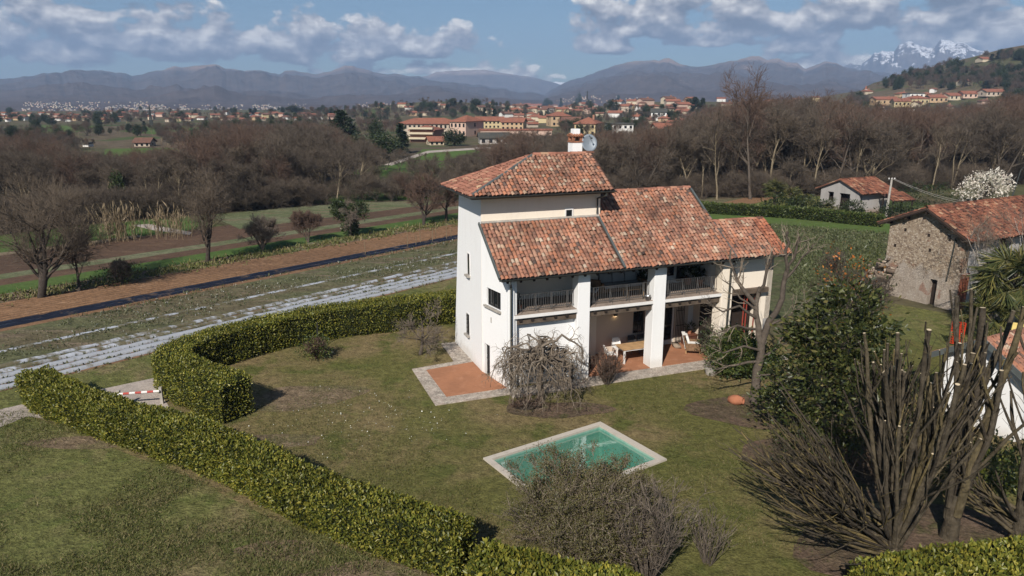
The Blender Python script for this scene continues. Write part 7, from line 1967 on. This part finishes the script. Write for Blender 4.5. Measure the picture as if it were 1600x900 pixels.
def far_house(label, px_, yb, wpx, hpx, rz, wall, roof=0, kind='gable', depth=None, wins=None, group=None, slope=.38, chimney=False, base=None, cat='house', name='house'):
    q = base or land_pt(px_, yb); s = math.hypot(q.y, q.z - CH) / FPX; w_, h_ = wpx * s, hpx * s; d_ = depth or w_ * .7
    t = thing(name, label, cat, q - Vector((0, 0, .3)), rz, group); h_ += .3
    b = MB().box(-w_ / 2, w_ / 2, -d_ / 2, d_ / 2, 0, h_)
    if kind == 'gable':
        r_ = slope * d_ / 2
        for x in (-w_ / 2, w_ / 2): b.slab([(x, -d_ / 2, h_ + .001), (x, d_ / 2, h_ + .001), (x, 0, h_ + r_)], (.12 if x < 0 else -.12, 0, 0))
    b.build('wall', FW_[wall], t); o = .45; R2 = MB(); th = .22
    if kind == 'gable':
        r_ = slope * (d_ / 2 + o)
        z0 = h_ - slope * o + .05
        for sy in (-1, 1): R2.slab([(-w_ / 2 - o, sy * (d_ / 2 + o), z0), (w_ / 2 + o, sy * (d_ / 2 + o), z0), (w_ / 2 + o, 0, z0 + r_), (-w_ / 2 - o, 0, z0 + r_)], (0, 0, th))
    elif kind == 'hip':
        z0 = h_ + .01; hx = max(w_ / 2 - d_ / 2, .1); r_ = slope * (d_ / 2 + o); A = [(-w_ / 2 - o, -d_ / 2 - o), (w_ / 2 + o, -d_ / 2 - o), (w_ / 2 + o, d_ / 2 + o), (-w_ / 2 - o, d_ / 2 + o)]
        vs = [(x, y, z0) for x, y in A] + [(x, y, z0 + th) for x, y in A] + [(-hx, 0, z0 + th + r_), (hx, 0, z0 + th + r_)]
        R2.add(vs, [(3, 2, 1, 0), (0, 1, 5, 4), (1, 2, 6, 5), (2, 3, 7, 6), (3, 0, 4, 7), (4, 5, 9, 8), (5, 6, 9), (6, 7, 8, 9), (7, 4, 8)])
    else:
        R2.box(-w_ / 2 - .3, w_ / 2 + .3, -d_ / 2 - .3, d_ / 2 + .3, h_ + .01, h_ + .45)
    rr = R2.build('roof', RF[roof] if isinstance(roof, int) else roof, t)
    if chimney: MB().box(w_ * .2, w_ * .2 + .7, -.35, .35, h_ + .2, h_ + slope * d_ / 2 + 1.2).build('chimney', FW_['brick'], rr)
    if wins:
        nx, nz = wins
        mesh = MB().box(-.5, .5, -.04, .04, -.65, .65).mesh('window', M['glass']); mesh2 = MB().box(-.04, .04, -.5, .5, -.65, .65).mesh('window', M['glass'])
        for iz in range(nz):
            z = h_ * (iz + .58) / nz
            for ix in range(nx):
                x = -w_ / 2 + w_ * (ix + .5) / nx
                k = bpy.data.objects.new('window', mesh); k.location = (x, -d_ / 2 - .02, z); k.scale = (min(1, w_ / nx * .45), 1, min(1, h_ / nz * .36)); put(k, t)
            for sx in (-1, 1):
                for iy in range(max(1, nx // 3)):
                    k = bpy.data.objects.new('window', mesh2); k.location = (sx * (w_ / 2 + .02), -d_ / 2 + d_ * (iy + .5) / max(1, nx // 3), z); k.scale = (1, .8, min(1, h_ / nz * .36)); put(k, t)
    return t
far_house('long pale institute building with red hipped roof and rows of dark windows', 672, 211, 92, 17, .12, 'beige', 0, 'hip', 11, (14, 2), slope=.3)
far_house('pale gable-ended wing at the right end of the long institute building', 730, 212, 28, 21, -.5, 'pink', 0, 'hip', 12, (4, 2), slope=.3)
bb = far_house('brick-brown block with stacked balconies in front of the long pale building', 668, 221, 38, 17, -.25, 'brick', 0, 'hip', 9, None, slope=.25)
q_ = land_pt(668, 221); s_ = math.hypot(q_.y, CH) / FPX
for k in range(3): MB().box(-19 * s_, 19 * s_, -5.6, -4.52, 1.2 + k * 1.45, 1.75 + k * 1.45).build('balcony', FW_['cream'], bb)
far_house('small cream house with red roof below the balcony block', 680, 226, 22, 6, .3, 'cream', 0, 'gable', 5, (3, 1))
far_house('yellow terrace of houses with long red roof behind the pink wall', 765, 200, 42, 11, .1, 'yellow', 0, 'gable', 8, (7, 2))
far_house('second yellow terrace house with a red gable, right of the first', 803, 202, 34, 11, -.2, 'ochre', 0, 'gable', 8, (5, 2))
far_house('long low pink-walled building with flat top below the yellow terraces', 806, 212, 108, 8, .05, 'pink', RF[0], 'flat', 5, None)
far_house('open pavilion with grey-green roof below the pink wall', 771, 224, 44, 9, .1, 'grey', 2, 'gable', 8, (4, 1), slope=.3)
far_house('tall two-tier house with red roofs above the dark tree', 872, 197, 30, 15, .2, 'ochre', 0, 'hip', 9, (3, 2), chimney=True)
far_house('brown house with broad red roof beside the two-tier house', 893, 200, 28, 10, -.3, 'cream', 1, 'gable', 9, (3, 1))
far_house('yellow villa with balconies and hipped roof right behind the chimney', 919, 211, 32, 17, -.35, 'yellow', 0, 'hip', 10, (4, 2), chimney=True)
far_house('white house with flat dark roof right of the satellite dish', 967, 210, 33, 15, .15, 'white', 2, 'flat', 9, (4, 2))
far_house('white villa with dark windows among the trees, right village', 1029, 188, 23, 12, -.2, 'white', 2, 'gable', 9, (3, 2))
far_house('long house with worn red roof below the white villa', 1037, 213, 32, 12, .1, 'cream', 0, 'gable', 8, (4, 1))
far_house('farmhouse with red roof and open shed on the left plain', 227, 228, 22, 6, .15, 'beige', 1, 'gable', 5, (3, 1))
far_house('tiny white hut on the left plain beside the green meadow', 138, 229, 8, 4, .1, 'white', 2, 'flat', 3, None)
far_house('pale stone house half hidden in the wood above the white magnolia', 1480, 262, 40, 22, -.3, 'beige', 1, 'gable', 9, (3, 2))
far_house('yellow awning hut in the wood below the pale stone house', 1471, 266, 12, 4, 0, 'yellow', 2, 'flat', 3, None)
far_house('long white shed with grey roof at the foot of the right hill', 1392, 178, 54, 7, .1, 'white', 2, 'flat', 12, None)
for (x, y, w__, h__, rz, c, k, lab) in ((1380, 164, 36, 8, .1, 'ochre', 'gable', 'long ochre house with red roof at the foot of the right hill'), (1406, 167, 22, 8, -.2, 'yellow', 'gable', 'yellow house behind the long ochre house, right hill'), (1430, 153, 30, 6, .1, 'white', 'flat', 'white flat building above the yellow houses, right hill'),
        (1430, 164, 30, 9, .2, 'yellow', 'hip', 'bright yellow block with red roof in the middle of the hillside row'), (1462, 160, 26, 7, -.1, 'ochre', 'gable', 'ochre house right of the bright yellow block'), (1490, 156, 30, 6, .15, 'cream', 'gable', 'cream house with long roof right of the ochre hillside house'), (1515, 153, 28, 6, -.1, 'pink', 'gable', 'pink house near the right end of the hillside row'), (1548, 150, 30, 6, .1, 'beige', 'gable', 'beige house at the right end of the hillside row'),
        (1505, 133, 10, 5, .2, 'cream', 'gable', 'small cream house alone above the hillside row'), (1566, 131, 24, 5, -.2, 'pink', 'gable', 'pink roofed house high on the right hill'), (1410, 123, 9, 4, .1, 'white', 'flat', 'small white house on the left shoulder of the right hill'), (1535, 97, 12, 4, .1, 'cream', 'gable', 'small house on the crest of the right hill')):
    far_house(lab, x, y, w__, h__, rz, c, 0 if k != 'flat' else 2, k, 8, (4, 1) if w__ > 20 else None)
def village(n, box, wr, hr, group, label, seed, ok=None):
    rgn = np.random.default_rng(seed); done = 0; spots = []
    while done < n:
        x, y = rgn.uniform(box[0], box[1]), rgn.uniform(box[2], box[3])
        if ok and not ok(x, y): continue
        if any(abs(x - a) < wr[1] * .8 and abs(y - b) < 3 for a, b in spots): continue
        spots.append((x, y)); w__ = rgn.uniform(*wr)
        far_house(label, x, y, w__, rgn.uniform(*hr), rgn.uniform(-.7, .7), str(rgn.choice(['cream', 'yellow', 'white', 'pink', 'ochre', 'beige', 'cream'])), int(rgn.choice([0, 0, 0, 1])), str(rgn.choice(['gable', 'gable', 'hip'])), None, None, group, chimney=bool(w__ > 14)); done += 1
village(70, (-20, 520, 179, 191), (7, 13), (3, 5.5), 'houses on the far left plain', 'small red-roofed house of the scattered village on the far left plain', 501)
village(16, (560, 800, 160, 181), (7, 13), (3, 5.5), 'houses round the wooded knoll', 'small house on or beside the wooded knoll behind the institute', 502)
village(64, (790, 1090, 159, 200), (11, 22), (4.5, 8), 'village houses behind the tower', 'red-roofed house of the dense village behind the chimney', 503, lambda x, y: not (860 < x < 990 and y > 186))
village(22, (1080, 1340, 156, 184), (9, 16), (4, 6.5), 'village houses above the right wood', 'red-roofed house half hidden above the right-hand wood', 504)
village(14, (1350, 1600, 143, 172), (9, 16), (3.5, 5.5), 'houses of the hillside village', 'small house of the hillside village below the right hill', 505)
# masts and spire
for (x, yb, yt, kind, lab) in ((237, 198, 165, 'pylon', 'lattice pylon standing on the far left plain'), (917, 170, 142, 'mast', 'slim telecom mast above the village behind the tower')):
    q = land_pt(x, yb); h = top_z(yt, q.y) - q.z; r0 = h * .06
    t = thing('lattice_mast', lab, 'mast', q); lat = MB()
    f4 = lambda z: r0 * (1 - .85 * z / h)
    for sx, sy in ((1, 1), (1, -1), (-1, 1), (-1, -1)): lat.bar((sx * r0, sy * r0, 0), (sx * f4(h), sy * f4(h), h), .22)
    for k in range(9):
        z0, z1 = h * k / 9, h * (k + 1) / 9; a, b = f4(z0), f4(z1)
        for (p, q2) in (((-a, -a), (b, -b)), ((a, -a), (b, b)), ((a, a), (-b, b)), ((-a, a), (-b, -b))): lat.bar((*p, z0), (*q2, z1), .15)
    lat.build('lattice', M['gutter'], t)
    for z in ((.72, .86) if kind == 'pylon' else (.93,)): MB().bar((-h * .13, 0, h * z), (h * .13, 0, h * z), .3).build('crossarm', M['gutter'], t)
q = land_pt(1352, 148); s_ = math.hypot(q.y, CH) / FPX
t = thing('church_tower', 'small pale church tower with pointed spire at the foot of the right hill', 'church tower', q)
MB().box(-1.5 * s_, 1.5 * s_, -1.5 * s_, 1.5 * s_, -.5, 8 * s_).build('wall', FW_['white'], t); MB().lathe([(2.3 * s_, 8 * s_), (0, 14 * s_)], 4).build('spire', RF[0], t)
MB().box(-.5 * s_, .5 * s_, -1.56 * s_, -1.51 * s_, 5.2 * s_, 7 * s_).build('window', M['glass'], t)
# towns at the foot of the mountains: specks of pale houses, too many to count
def distant_town(boxes, seed):
    rgn = np.random.default_rng(seed); mb = MB(); dg = bpy.context.evaluated_depsgraph_get()
    ms = [o for o in COL.objects if o.name.startswith('mountain_range')]
    for (x0, x1, y0, y1, n) in boxes:
        k = 0; tries = 0
        while k < n and tries < n * 5:
            tries += 1
            x, y = rgn.uniform(x0, x1), y0 + (y1 - y0) * rgn.random() ** .8
            if vnoise(np.array([x / 9.0]), np.array([y / 2.5]))[0] < .45: continue
            d = ray(x, y).normalized(); best = None
            for o in ms:
                okk, loc, nn, ix = o.ray_cast(Vector((0, 0, CH)), d)
                if okk and (best is None or loc.length < best.length): best = loc
            if best is None: continue
            s = best.length / FPX; w_ = rgn.uniform(.7, 1.7) * s; h_ = rgn.uniform(.5, 1.1) * s; a = rgn.uniform(0, 1.5)
            mb.box(best.x - w_ / 2, best.x + w_ / 2, best.y - w_ / 2 - 2, best.y + w_ / 2, best.z - 6, best.z + h_, int(rgn.integers(0, 3))); k += 1
    tag(mb.build('distant_town', [FW_['grey'], FW_['cream'], FW_['pink']]), kind='stuff')
distant_town([(35, 260, 159, 174, 420), (200, 480, 163, 175, 260), (560, 640, 161, 168, 40), (870, 1000, 150, 160, 90)], 601)
# ------------------------------------------------------------------ the air
def build_haze():
    m = bpy.data.materials.new('haze'); m.use_nodes = True
    t = m.node_tree; t.nodes.remove(t.nodes['Principled BSDF'])
    v = t.nodes.new('ShaderNodeVolumePrincipled')
    v.inputs['Color'].default_value = (0.46, 0.66, 1.0, 1)
    v.inputs['Density'].default_value = 1.9e-4
    v.inputs['Anisotropy'].default_value = 0.0
    t.links.new(v.outputs[0], t.nodes['Material Output'].inputs['Volume'])
    o = MB().box(-5600, 6600, -1500, 7150, -12.0, 545).build('haze', m)
    tag(o, kind='stuff')
build_haze()
